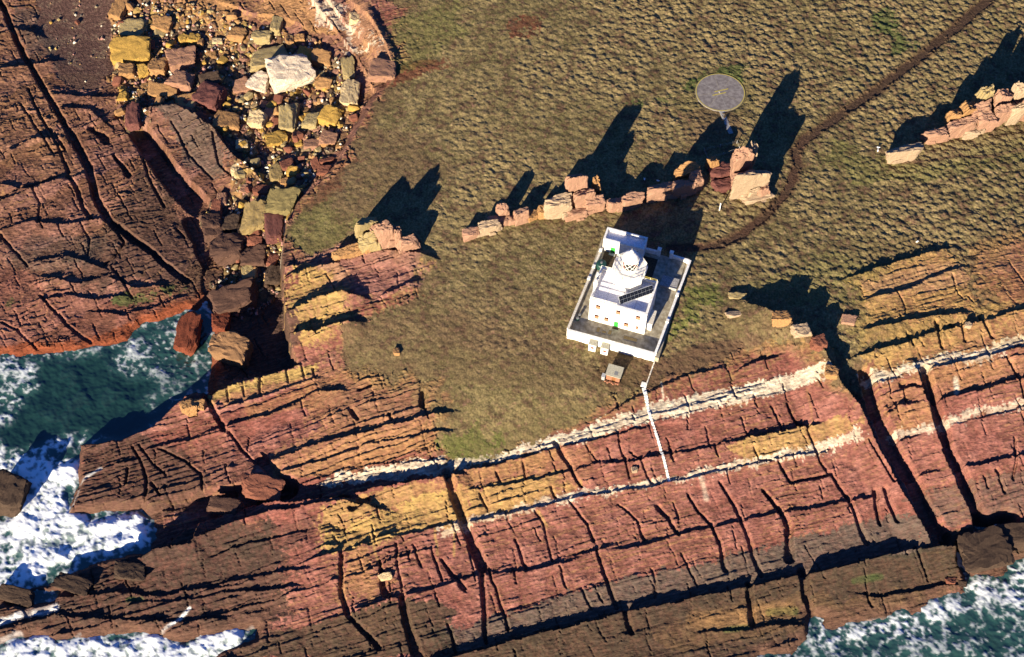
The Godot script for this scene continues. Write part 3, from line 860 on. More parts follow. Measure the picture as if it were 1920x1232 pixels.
	for j in nz:
		var t := j * STEP
		for i in nx:
			var c := j * nx + i
			if active[c] == 0:
				continue
			var z := zone[c]
			var h := upper[c]
			if z == PLATFORM or z == SCREE or z == GRAVEL:
				h = lerpf(upper[c], lower[c], smoothstep(0.0, 1.0, cliff[c]))
			if z == WATER:
				h = SEA - 0.25 - minf(shore[c], 5.0) * 0.7
				high[c] = h
				tint[c] = BROWN
				continue
			h += ridge[c] - cut[c]
			if shore[c] > 3.0:
				h = maxf(h, SEA + 0.5)
			var low := (n_low[c] - 128) / 90.0
			var mid := (n_mid[c] - 128) / 90.0
			var fine := (n_fine[c] - 128) / 90.0
			match z:
				GRASS:
					var rough := clampf(0.62 + low * 0.3 + mid * 0.25 + (s0 + i * STEP - 10.0) * 0.005, 0.42, 1.0)
					var dome := maxf(0.0, 1.0 - tuft[c] / 100.0)
					h += rough * (0.42 * dome + 0.12 * (tuft_fine[c] - 128) / 90.0 + 0.16 * (clump[c] - 128) / 90.0)
					var dry := clampf(0.66 + 0.7 * mid + 0.45 * low + 0.45 * (tuft_fine[c] - 128) / 90.0, 0.0, 1.0)
					tint[c] = OLIVE.lerp(STRAW, dry)
					tint[c] = tint[c].lerp(HEATH, clampf(-0.05 - mid * 0.8 - fine * 0.75 + (clump[c] - 128) / 160.0, 0.0, 0.85))
					tint[c] = tint[c].lerp(ROSE, clampf((speck[c] - 190) / 160.0, 0.0, 0.3)) * (1.0 + (speck[c] - 128) / 420.0)
					if thin[c]:
						tint[c] = tint[c].lerp(SOIL.lerp(HEATH, n_fine[c] / 255.0), clampf(thin[c] * 0.11 + mid * 0.5 + fine * 0.3, 0.0, 0.85))
						h -= 0.02 * thin[c]
				SHELF, PLATFORM:
					var q := t + (bend[c] - 128) * (0.009 if z == SHELF else 0.03)
					var u := i * STEP + (bend[c] - 128) * 0.012
					if z == PLATFORM:
						var qq := q * 0.97 + u * 0.24
						u = u * 0.97 - q * 0.24
						q = qq + 60.0
					var b := clampi(int(q * fine_t), 0, bands - 1)
					var bi := bed[b]
					var swell := clampf(0.7 + mid * 0.6 + low * 0.6, 0.22, 1.2)
					var gap := spacing[bi]
					var w := u + bi * 2.37 + fine * 0.12
					var bl := int(floor(w / gap))
					var rest := w - bl * gap
					var hash_ := fposmod(sin(bl * 12.9898 + bi * 78.233) * 43758.5453, 1.0)
					var coarse := 1.4 if z == PLATFORM else lerpf(1.5, 0.8, smoothstep(-62.0, -30.0, s0 + i * STEP))
					var gi := group_of[bi]
					var wide := 8.0 + 12.0 * fposmod(sin(gi * 5.17) * 731.7, 1.0)
					var mu := u + gi * 4.31 + fine * 0.10 + mid * 0.3
					var mk := int(floor(mu / wide))
					block_id[c] = gi * 256 + mk
					if mu - mk * wide < 0.26:
						h -= 0.15 + 0.6 * fposmod(sin(mk * 3.7 + gi * 9.1) * 517.3, 1.0)
					h += coarse * step_up[bi] * (1.0 - into[b]) * swell + 0.2 * (hash_ - 0.5) * swell + fine * 0.06 + mid * 0.14
					if rest < 0.25 and hash_ > (0.6 if z == SHELF else 0.4):
						h -= 0.3 * swell
					var bed_tone := fposmod(sin(bi * 37.7) * 9171.3, 1.0)
					var base := RED if z == SHELF else BROWN.lerp(RED, 0.3).lerp(OCHRE, 0.14)
					base = base.lerp(ROSE, clampf(bed_tone * 0.5 + mid * 0.35, 0.0, 0.6))
					base *= 0.78 + 0.26 * bed_tone + 0.22 * (hash_ - 0.5) + 0.12 * fine
					base = base.lerp(BROWN, clampf(0.22 + fine * 0.35 - mid * 0.4 + low * 0.2, 0.0, 0.65))
					if into[b] < 0.22:
						base = base.lerp(OCHRE, clampf(0.25 + low * 0.5 + fine * 0.3, 0.0, 0.5))
					if thin[c]:
						base = base.lerp(LICHEN.lerp(OLIVE, n_mid[c] / 255.0), clampf(thin[c] * 0.07 + fine * 0.35, 0.0, 0.6))
					tint[c] = base * (1.0 + (speck[c] - 128) / 600.0)
				SCREE:
					var rim := clampf(cobble[c] / 34.0, 0.0, 1.0)
					var pick := int(cobble_id[c] * 7.13) % 9
					var lift := fposmod(cobble_id[c] * 0.37, 1.0)
					h += rim * (0.25 + 0.75 * lift) + fine * 0.12 + mid * 0.25
					var stone: Vector3 = [OCHRE, LICHEN, STONE, ROSE, OCHRE, BROWN, OCHRE, SLATE, ROSE][pick]
					stone = stone.lerp(OCHRE, 0.25) * (0.7 + 0.3 * fposmod(cobble_id[c] * 0.61, 1.0) + 0.12 * fine)
					tint[c] = stone.lerp(BROWN, 0.55 * (1.0 - rim))
				GRAVEL:
					h += fine * 0.05
					tint[c] = Vector3(0.15, 0.082, 0.066).lerp(STONE, clampf(mid * 0.4 + fine * 0.4, 0.0, 0.5)) * (0.9 + 0.25 * fine + 0.15 * mid)
				TRACK:
					h += fine * 0.04 - 0.12
					tint[c] *= 0.9 + 0.25 * mid
			if shore[c] < 3.0:
				h = lerpf(SEA - 0.2, maxf(h, SEA + 0.25), smoothstep(0.0, 1.0, shore[c] / 2.2 + 0.05))
			high[c] = h
	# ground cleared and levelled for the station and the pad
	level([-13.1, 0.2, 5.1, 12.3, 22.3, -11.1, 4.4, -23.8], -0.60, -30.00)
	level([55.8, -59.6, 54.5, -57.0, 52.3, -55.2, 49.5, -54.3, 46.6, -54.6, 44.1, -56.0, 42.3, -58.3, 41.5, -61.1, 41.9, -64.0, 43.4, -66.5, 45.7, -68.2, 48.5, -68.9, 51.4, -68.4, 53.8, -66.9, 55.5, -64.5, 56.1, -61.7], 0.55, 0.00)
	level([-6.1, 9.6, -1.8, 12.5, -4.7, 16.9, -9.0, 14.0], -2.30, -30.00)


func level(p: Array, most: float, least: float) -> void:
	own.fill(0)
	fill(p, 1, "own")
	for c in count:
		if own[c]:
			high[c] = clampf(high[c], least, most)


func colours() -> void:
	stroke("paint", [143.8, -78.6, 121.7, -66.7, 107.8, -59.2, 90.8, -51.0, 75.7, -44.6, 64.7, -39.9, 60.6, -36.8, 59.8, -32.5, 53.7, -25.3, 44.8, -19.1, 36.2, -15.5, 30.9, -14.5, 18.9, -16.9], 3.2, 2.4, 0.75, SOIL)
	patch([-73.7, 15.4, -49.7, 19.8, -47.7, 22.2, -28.5, 23.8, -29.0, 25.5, -50.6, 23.5, -74.5, 18.7, -79.3, 17.0], CREAM, 0.90, 0.50)
	patch([-31.6, 23.2, -11.1, 23.0, 0.9, 22.6, 24.7, 23.8, 43.5, 24.7, 43.7, 28.1, 23.5, 27.5, -0.3, 26.5, -12.1, 26.3, -30.9, 25.6], CREAM, 0.95, 0.40)
	patch([53.5, 29.0, 63.7, 29.2, 72.1, 29.3, 84.4, 29.8, 99.7, 30.3, 98.9, 32.5, 83.5, 32.2, 81.7, 33.3, 71.0, 32.0, 62.9, 31.3, 54.7, 31.5], CREAM, 0.95, 0.40)
	patch([-52.6, 38.2, -46.1, 37.1, -32.0, 37.7, -18.8, 38.7, -8.6, 39.8, 0.4, 40.5, 3.2, 41.0, 18.6, 41.6, 29.5, 42.3, 36.0, 43.2, 49.4, 43.5, 49.0, 41.4, 36.6, 41.4, 30.0, 40.7, 19.1, 40.0, 3.7, 39.4, -8.1, 38.1, -18.3, 37.1, -31.6, 36.1, -45.6, 35.3, -51.8, 35.3], CREAM, 0.80, 0.35)
	patch([56.5, 44.8, 66.8, 45.1, 80.3, 45.0, 94.3, 44.9, 94.8, 43.6, 80.9, 43.4, 67.4, 43.3, 56.6, 42.9], CREAM, 0.70, 0.50)
	patch([-50.1, 28.9, -43.1, 29.3, -30.4, 30.7, -22.7, 31.0, -22.8, 35.9, -32.0, 36.4, -45.6, 35.2, -50.5, 35.0], LICHEN, 0.70, 0.50)
	patch([-82.9, 33.7, -76.5, 27.9, -66.3, 28.6, -58.2, 27.4, -49.9, 28.3, -49.7, 34.6, -51.4, 36.0, -63.9, 34.9, -76.8, 35.0], LICHEN, 0.75, 0.40)
	patch([-78.1, 35.2, -71.9, 36.0, -70.3, 44.9, -75.0, 48.4, -79.4, 46.0], OCHRE, 0.60, 0.50)
	patch([-49.3, 25.9, -34.5, 26.6, -24.5, 26.2, -24.2, 29.3, -35.1, 28.7, -49.2, 27.9], OCHRE, 0.60, 0.40)
	patch([15.0, 37.4, 20.8, 35.9, 34.2, 36.1, 46.0, 37.3, 49.0, 40.5, 36.6, 41.4, 19.5, 40.0], LICHEN, 0.60, 0.50)
	patch([61.7, 31.0, 71.5, 30.8, 87.7, 32.2, 88.4, 36.2, 74.1, 39.0, 72.5, 35.5, 64.7, 34.3], OCHRE, 0.50, 0.60)
	patch([55.1, 38.5, 65.8, 39.1, 66.4, 43.3, 57.7, 42.9], OCHRE, 0.60, 0.50)
	patch([-100.1, -15.1, -88.1, -15.9, -73.7, -14.8, -73.7, -11.9, -88.7, -13.4, -100.1, -12.4], LICHEN, 0.85, 0.20)
	patch([-100.0, -12.8, -88.7, -13.6, -74.3, -12.2, -74.8, -10.2, -88.4, -10.7, -97.8, -10.6], OCHRE, 0.70, 0.30)
	patch([-98.0, -10.0, -87.3, -9.4, -74.9, -9.5, -67.9, -4.0, -74.9, -3.1, -82.9, -4.0, -90.9, -4.9], OCHRE, 0.45, 0.60)
	patch([-77.5, -30.1, -73.3, -42.8, -66.4, -41.9, -58.9, -37.3, -61.1, -30.6, -64.8, -23.2, -71.5, -18.2, -77.7, -20.4], LICHEN, 0.75, 0.55)
	patch([-71.3, -45.5, -53.2, -43.8, -41.0, -35.8, -43.0, -24.7, -55.3, -28.4, -62.9, -32.1], ROSE, 0.70, 0.40)
	patch([59.9, 3.9, 84.0, 1.6, 84.2, 17.0, 85.6, 23.5, 65.2, 25.2, 58.1, 22.0], OCHRE, 0.65, 0.50)
	patch([62.5, 4.7, 73.4, 6.0, 86.2, 6.4, 84.2, 13.8, 71.2, 11.0, 63.5, 9.0], ROSE, 0.60, 0.50)
	patch([91.3, 3.0, 108.4, 2.7, 116.4, 4.7, 103.8, 30.9, 86.8, 23.9], OCHRE, 0.60, 0.50)
	patch([54.5, 24.4, 65.5, 24.6, 85.6, 23.5, 85.3, 27.6, 72.7, 27.7, 55.8, 28.2], OCHRE, 0.65, 0.50)
	patch([-74.0, -13.5, -60.7, -5.5, -48.8, 1.2, -47.3, 9.7, -49.6, 17.1, -73.8, 15.7, -88.8, 12.2, -90.3, 5.8, -76.1, 2.6, -79.9, -5.2], OCHRE, 0.50, 0.60)
	patch([-73.5, -9.6, -49.0, 1.9, -48.1, 8.7, -70.8, 3.1, -74.9, -3.1], HEATH, 0.50, 0.70)
	patch([59.9, 3.9, 75.0, 2.3, 84.0, 1.6, 86.8, 8.2, 84.3, 20.1, 103.1, 22.4, 98.4, 33.6, 84.4, 30.1, 55.4, 29.4, 55.3, 15.2], LICHEN, 0.40, 0.60)
	patch([54.6, 31.7, 67.4, 32.4, 94.4, 33.3, 96.3, 39.4, 87.8, 39.8, 65.8, 38.9, 54.0, 37.7], OCHRE, 0.35, 0.60)
	patch([-50.3, 24.9, -25.3, 26.6, -13.9, 27.9, -13.5, 31.1, -24.5, 37.2, -51.8, 37.8], OCHRE, 0.35, 0.60)
	patch([-80.7, 23.1, -67.7, 23.2, -50.1, 26.3, -49.5, 29.1, -61.1, 28.5, -76.5, 27.9, -82.1, 29.6], LICHEN, 0.50, 0.50)
	patch([-48.7, 11.3, -64.0, 8.3, -82.8, 8.7, -88.8, 12.2, -73.5, 14.5, -49.2, 17.9], OCHRE, 0.40, 0.60)
	patch([-61.0, 57.9, -44.6, 58.1, -28.8, 57.8, -16.0, 57.9, -2.4, 59.1, 12.7, 59.8, 23.8, 59.5, 39.6, 60.3, 51.4, 61.3, 57.1, 66.4, 57.3, 71.4, 26.2, 67.9, -4.6, 65.9, -29.8, 64.0, -61.3, 63.9], SLATE, 0.90, 0.20)
	patch([-91.4, 48.5, -78.8, 48.5, -66.3, 49.0, -56.4, 54.9, -60.1, 63.9, -111.7, 49.8, -100.9, 45.4], WET, 0.90, 0.20)
	patch([-68.7, 68.4, -61.2, 63.6, -29.8, 64.0, -4.6, 65.9, 26.2, 67.9, 62.1, 70.4, 63.0, 78.2, 56.2, 81.5, 23.9, 81.5, 3.2, 88.4], WET, 0.93, 0.18)
	patch([58.9, 66.9, 68.1, 68.0, 76.9, 70.2, 84.5, 71.6, 81.7, 79.8, 72.2, 79.7, 63.0, 78.2], WET, 0.90, 0.20)
	patch([9.6, 70.3, 22.0, 72.4, 28.4, 76.5, 60.6, 77.1, 57.7, 81.2, 19.5, 79.2, -5.8, 77.3, -16.8, 71.9], OCHRE, 0.16, 0.60)
	patch([52.2, 59.1, 62.1, 57.9, 71.5, 58.1, 84.9, 59.1, 85.8, 67.8, 72.0, 68.4, 63.2, 66.2], SLATE, 0.60, 0.40)
	patch([-135.3, -13.6, -120.8, -11.1, -114.8, -6.9, -106.3, 5.9, -108.6, 11.8, -120.1, 11.1, -140.2, 5.4], UMBER, 0.80, 0.30)
	patch([-122.2, 16.9, -108.5, 20.1, -95.7, 20.8, -90.2, 25.8, -90.0, 33.9, -93.0, 44.2, -101.1, 46.6, -158.4, 36.7, -165.5, 34.7, -164.0, 16.6, -131.6, 19.5], UMBER, 0.92, 0.30)
	patch([-110.9, 32.3, -93.0, 32.7, -91.2, 35.9, -94.2, 43.8, -106.8, 43.7], BROWN, 0.35, 0.40)
	patch([-115.9, -0.1, -102.1, -2.7, -93.0, 6.2, -95.8, 14.2, -107.7, 14.4], BROWN, 0.50, 0.40)
	patch([-109.3, 24.5, -96.3, 23.9, -81.1, 25.0, -87.4, 30.7, -103.3, 32.5, -120.7, 30.7], UMBER, 0.50, 0.40)
	patch([-55.4, -66.5, -43.7, -79.1, -31.9, -72.6, -27.3, -55.8, -40.6, -54.9, -57.4, -50.7, -64.7, -57.1], HEATH, 0.55, 0.80)
	patch([-64.2, -19.8, -49.3, -18.8, -31.7, -12.6, -16.3, 0.3, -2.4, 16.4, -13.0, 16.1, -36.6, 5.6, -60.2, -7.6], HEATH, 0.50, 0.80)
	patch([-43.1, -21.4, -22.5, -21.0, -10.4, -10.3, -15.1, 0.7, -34.4, -2.5, -45.3, -12.6], HEATH, 0.30, 0.80)
	patch([-35.1, -93.7, -28.6, -98.4, -21.3, -97.2, -21.8, -93.9, -28.6, -92.3, -35.1, -90.6], RED_SOIL, 0.80, 0.30)
	patch([-0.4, -101.3, 4.5, -104.0, 6.5, -105.4, 8.3, -103.4, 6.7, -98.0, 3.8, -95.8, 0.4, -97.5], RED_SOIL, 0.85, 0.40)
	patch([-65.8, -62.1, -54.3, -71.8, -50.9, -70.4, -56.2, -63.0, -64.5, -57.9], RED_SOIL, 0.55, 0.60)
	patch([-67.7, -10.7, -53.5, -12.6, -22.9, 4.3, -3.6, 11.6, -6.9, 17.9, -46.2, 21.6, -47.2, 10.5, -60.7, -5.5], OLIVE, 0.25, 0.70)
	patch([-46.8, 18.7, -21.8, 18.8, -6.9, 17.9, -2.4, 16.4, -1.4, 19.5, -10.4, 20.7, -20.0, 21.9, -31.6, 23.2, -40.8, 23.5, -46.5, 22.8], OLIVE, 0.55, 0.50)
	patch([-48.8, 16.7, -39.0, 14.6, -35.5, 21.0, -40.8, 23.5, -47.7, 22.4], MOSS, 0.60, 0.40)
	patch([-5.1, 3.7, 8.4, 12.1, 19.5, 11.2, 27.3, 16.3, 11.9, 17.6, -2.0, 19.1, -9.6, 13.5], SOIL, 0.75, 0.40)
	patch([6.0, 11.1, 19.5, 11.2, 33.3, 14.9, 25.9, 16.2, 11.9, 17.6, 2.4, 17.8], HEATH, 0.70, 0.50)
	patch([18.8, -4.5, 26.9, -3.8, 26.0, 0.8, 17.7, 4.6, 12.1, 8.9, 10.3, 8.3], MOSS, 0.75, 0.50)
	patch([42.0, -68.4, 48.9, -70.4, 55.7, -69.9, 58.6, -63.4, 55.3, -52.6, 51.2, -51.8, 45.1, -51.7, 38.1, -52.9, 37.5, -59.9], OLIVE, 0.75, 0.40)
	patch([50.4, -70.3, 57.1, -69.5, 57.5, -63.7, 54.5, -62.6, 51.0, -67.7], ALGAE, 0.80, 0.30)
	patch([40.7, -66.8, 45.4, -69.4, 46.2, -67.1, 41.8, -63.5], ALGAE, 0.80, 0.30)
	patch([39.9, -58.2, 53.2, -53.2, 47.3, -45.4, 37.3, -46.5, 35.0, -52.9], HEATH, 0.60, 0.50)
	patch([22.8, -65.5, 27.6, -66.5, 27.5, -64.0, 23.4, -62.7], ALGAE, 0.75, 0.40)
	patch([32.3, -64.5, 36.8, -64.4, 36.7, -62.1, 33.0, -62.1], ALGAE, 0.60, 0.40)
	patch([71.6, -38.2, 86.8, -24.5, 126.7, -24.7, 122.5, -16.5, 89.9, -18.2, 71.1, -22.8, 66.2, -32.4], MOSS, 0.35, 0.50)
	patch([87.5, -26.2, 103.2, -27.2, 128.4, -28.0, 123.8, -18.9, 100.9, -22.3, 88.7, -22.1], STRAW, 0.50, 0.50)
	patch([98.6, -76.4, 104.5, -78.9, 104.7, -68.4, 104.0, -61.3, 99.7, -60.5, 98.9, -67.9], ALGAE, 0.80, 0.30)
	patch([46.4, -4.9, 57.9, -4.9, 67.6, 2.8, 56.4, 12.5, 41.9, 6.8, 33.3, -0.3], MOSS, 0.30, 0.70)
	patch([26.0, 0.8, 43.5, 2.5, 47.9, 13.0, 33.3, 14.9, 22.0, 12.0], SOIL, 0.35, 0.80)
	patch([53.4, -8.0, 80.5, -3.6, 84.0, 1.6, 62.5, 4.7], OLIVE, 0.35, 0.60)
	patch([-37.6, -112.9, -26.1, -115.1, -10.2, -116.1, -10.4, -103.5, -24.6, -96.0, -33.3, -95.0], MOSS, 0.40, 0.60)
	patch([-68.7, -58.6, -59.6, -60.6, -56.4, -48.5, -66.1, -43.5, -72.3, -47.6], MOSS, 0.35, 0.50)
	patch([3.2, -29.6, 6.1, -29.6, -7.9, -9.5, -13.8, 1.1, -16.1, 1.9, -8.5, -9.7], SOIL, 0.50, 0.50)
	patch([-52.9, -138.7, -40.2, -137.5, -31.7, -132.4, -34.7, -120.2, -32.8, -104.6, -34.6, -97.1, -41.1, -92.5, -42.2, -101.7, -39.1, -108.4, -44.5, -119.7, -50.4, -128.9], ROSE, 0.80, 0.50)
	patch([-41.8, -130.8, -34.5, -127.8, -32.8, -104.6, -34.6, -97.1, -42.5, -93.3, -40.9, -107.4], OCHRE, 0.55, 0.60)
	patch([-49.2, -133.5, -45.0, -131.1, -39.4, -113.9, -36.0, -104.4, -39.1, -108.4, -44.5, -119.7], CREAM, 0.70, 0.40)
	patch([-70.1, -150.6, -52.1, -142.2, -46.7, -124.2, -43.5, -117.2, -55.5, -127.7, -64.1, -133.1], OCHRE, 0.75, 0.40)
	patch([-90.1, -159.0, -76.2, -153.4, -68.2, -136.8, -73.8, -133.8, -84.6, -140.5, -89.7, -143.3], OCHRE, 0.75, 0.30)
	patch([-142.9, -152.9, -131.8, -144.8, -127.9, -125.3, -122.7, -94.8, -131.3, -95.1, -147.3, -106.3], OCHRE, 0.30, 0.80)
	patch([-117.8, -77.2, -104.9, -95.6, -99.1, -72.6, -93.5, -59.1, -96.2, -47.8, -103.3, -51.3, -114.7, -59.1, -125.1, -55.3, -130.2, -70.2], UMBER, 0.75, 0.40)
	patch([-100.8, -113.3, -94.6, -113.6, -85.9, -102.2, -82.0, -89.7, -89.0, -84.1, -96.9, -99.1], SLATE, 0.75, 0.30)
	patch([-139.0, -79.5, -122.4, -75.0, -120.6, -67.5, -135.1, -64.7, -148.4, -71.8], SLATE, 0.50, 0.50)
	patch([-151.1, -72.5, -140.6, -66.3, -129.2, -56.4, -116.0, -51.2, -103.5, -50.5, -103.0, -44.5, -117.6, -40.3, -151.6, -43.4, -153.5, -50.3], RED, 0.35, 0.50)
	patch([-153.9, -47.2, -151.0, -48.3, -141.6, -46.1, -130.9, -43.9, -119.6, -45.7, -109.5, -47.9, -99.6, -48.7, -96.6, -45.3, -103.3, -42.9, -117.6, -40.3, -131.5, -39.6, -151.6, -43.4], WEED, 0.75, 0.30)
	patch([-120.6, -54.9, -116.7, -55.5, -112.2, -52.7, -113.2, -50.8, -119.4, -51.8], ALGAE, 0.80, 0.30)
	patch([-110.6, -53.9, -104.3, -54.0, -103.2, -52.1, -109.0, -51.1], ALGAE, 0.80, 0.30)
	patch([-148.3, -60.1, -144.6, -61.5, -144.1, -59.8, -147.4, -58.2], ALGAE, 0.70, 0.30)
	patch([-135.8, -161.6, -128.7, -157.4, -125.4, -134.1, -126.4, -132.2, -131.8, -144.8, -135.5, -151.6], SLATE, 0.60, 0.40)
	patch([-125.4, -134.1, -111.5, -129.8, -110.9, -123.4, -121.8, -126.5], HEATH, 0.60, 0.40)
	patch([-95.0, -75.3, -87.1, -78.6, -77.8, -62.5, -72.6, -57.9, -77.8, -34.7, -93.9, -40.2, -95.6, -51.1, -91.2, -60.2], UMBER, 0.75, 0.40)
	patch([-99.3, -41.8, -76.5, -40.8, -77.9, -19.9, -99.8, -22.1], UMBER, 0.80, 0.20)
	patch([-83.6, -115.7, -76.7, -110.8, -75.7, -99.4, -79.7, -102.6], SLATE, 0.80, 0.30)
	stroke("paint", [83.4, -74.5, 86.4, -66.4, 90.5, -54.0], 0.70, 0.70, 0.90, OLIVE)
	stroke("paint", [80.0, -68.2, 83.7, -60.0, 86.7, -51.6], 0.60, 0.60, 0.80, OLIVE)
	stroke("paint", [83.9, -30.0, 84.5, -26.1, 92.7, -24.3, 101.5, -23.6, 106.5, -21.3, 120.1, -20.8], 0.70, 0.70, 0.70, HEATH)
	stroke("paint", [77.7, -42.1, 80.6, -34.6, 82.9, -29.3], 0.60, 0.60, 0.60, HEATH)
	stroke("paint", [74.0, 35.3, 73.3, 38.6], 0.90, 0.90, 0.80, CREAM)
	stroke("paint", [5.0, 18.3, 4.5, 21.8], 0.35, 0.35, 0.70, CREAM)
	stroke("paint", [20.3, 35.5, 18.8, 40.9], 0.40, 0.40, 0.50, LICHEN)
	stroke("paint", [-31.3, 38.4, -30.5, 42.3], 0.40, 0.40, 0.50, LICHEN)
	stroke("paint", [38.4, 29.0, 37.4, 35.7], 0.40, 0.40, 0.40, OCHRE)
	stroke("paint", [-70.2, 34.3, -70.3, 40.0], 0.40, 0.40, 0.50, LICHEN)
	stroke("paint", [-51.8, 37.8, -52.8, 42.4], 0.40, 0.40, 0.50, LICHEN)
	stroke("paint", [-55.9, 36.0, -56.4, 41.4], 0.40, 0.40, 0.50, LICHEN)
	stroke("paint", [7.8, 39.3, 7.7, 45.9], 0.80, 0.80, 0.40, CREAM)
	stroke("paint", [13.5, 73.9, 19.8, 74.9], 1.20, 1.20, 0.80, ALGAE)
	stroke("paint", [2.7, 75.0, 7.8, 75.5], 1.00, 1.00, 0.70, ALGAE)
	stroke("paint", [35.1, 72.7, 41.7, 73.1], 1.00, 1.00, 0.60, ALGAE)
	stroke("paint", [-128.3, 31.1, -125.2, 31.6], 0.80, 0.80, 0.70, ALGAE)
	stroke("paint", [-3.7, 71.1, 8.4, 73.7, 18.8, 74.0], 2.50, 2.50, 0.35, OCHRE)
	stroke("paint", [-157.5, 27.9, -152.6, 27.4, -146.5, 27.8, -144.6, 27.7], 1.20, 1.20, 0.80, FOAM)
	stroke("paint", [-157.9, 31.7, -153.1, 31.8], 0.90, 0.90, 0.80, FOAM)
	stroke("paint", [-114.8, 36.5, -118.3, 38.9, -121.6, 40.1], 0.50, 0.50, 0.80, FOAM)
	stroke("paint", [-112.2, 45.9, -101.9, 44.5], 0.60, 0.60, 0.70, FOAM)
	stroke("paint", [-146.6, 39.0, -143.3, 36.5, -140.1, 35.5], 0.50, 0.50, 0.70, FOAM)
	stroke("paint", [-156.0, 36.8, -152.7, 33.9, -154.2, 30.9], 0.60, 0.60, 0.70, FOAM)
	stroke("paint", [-135.4, -2.7, -133.3, -3.5, -129.9, -4.6], 0.50, 0.50, 0.60, FOAM)
	stroke("paint", [-140.1, 4.0, -137.2, 1.2, -135.9, -0.9], 0.50, 0.50, 0.70, FOAM)
	stroke("paint", [24.6, 81.5, 34.4, 81.7, 43.7, 82.2], 0.80, 0.80, 0.50, FOAM)
	stroke("paint", [-154.6, -4.7, -150.8, -4.3, -148.0, -6.0], 0.50, 0.50, 0.80, FOAM)
	stroke("paint", [-77.0, -62.4, -75.9, -57.2], 0.30, 0.30, 0.50, CREAM)
	stroke("paint", [-72.5, -62.0, -74.0, -58.5], 0.90, 0.90, 0.80, CREAM)
	stroke("paint", [-74.9, -52.9, -76.3, -49.0], 0.80, 0.80, 0.80, CREAM)
	stroke("paint", [-78.1, -60.9, -73.7, -63.6, -71.7, -70.7], 0.60, 0.60, 0.60, RED_SOIL)
	for c in count:
		if active[c] and shore[c] < 4.5 and zone[c] != WATER:
			var wet := 1.0 - smoothstep(1.0, 4.5, shore[c] + (n_mid[c] - 128) * 0.015)
			if high[c] < SEA + 2.6:
				tint[c] = tint[c].lerp(WEED if zone[c] == PLATFORM else BROWN, wet * 0.75)


# ---------------------------------------------------------------- meshes of the ground

func slabs(which: int, least: int) -> PackedInt32Array:
	# numbers the pieces of bedrock that joints and ledges part from one another
	var piece := PackedInt32Array()
	piece.resize(count)
	var sizes: Array = []
	var next := 0
	var stack := PackedInt32Array()
	for start in count:
		if active[start] == 0 or zone[start] != which or bar[start] or piece[start]:
			continue
		next += 1
		var members := 0
		stack.clear()
		stack.append(start)
		piece[start] = next
		while stack.size() > 0:
			var c := stack[stack.size() - 1]
			stack.resize(stack.size() - 1)
			members += 1
			for d in [-1, 1, -nx, nx]:
				var o: int = c + d
				if o >= 0 and o < count and active[o] and zone[o] == which and bar[o] == 0 and piece[o] == 0 and block_id[o] == block_id[c]:
					piece[o] = next
					stack.append(o)
		sizes.append([members, next])
	sizes.sort_custom(func(a, b): return a[0] > b[0])
	var keep := {}
	for k in mini(260, sizes.size()):
		if sizes[k][0] >= least and k > 0:
			keep[sizes[k][1]] = keep.size() + 1
	# the strips along joints and ledges go to the nearest piece
	var edge := PackedInt32Array()
	for c in count:
		piece[c] = keep.get(piece[c], -1) if piece[c] else 0
		if piece[c] > 0:
			edge.append(c)
	for ring in 9:
		var wider := PackedInt32Array()
		for c in edge:
			for d in [-1, 1, -nx, nx]:
				var o: int = c + d
				if o >= 0 and o < count and active[o] and zone[o] == which and piece[o] == 0:
					piece[o] = piece[c]
					wider.append(o)
		edge = wider
	for c in count:
		piece[c] = maxi(piece[c], 0)
	return piece


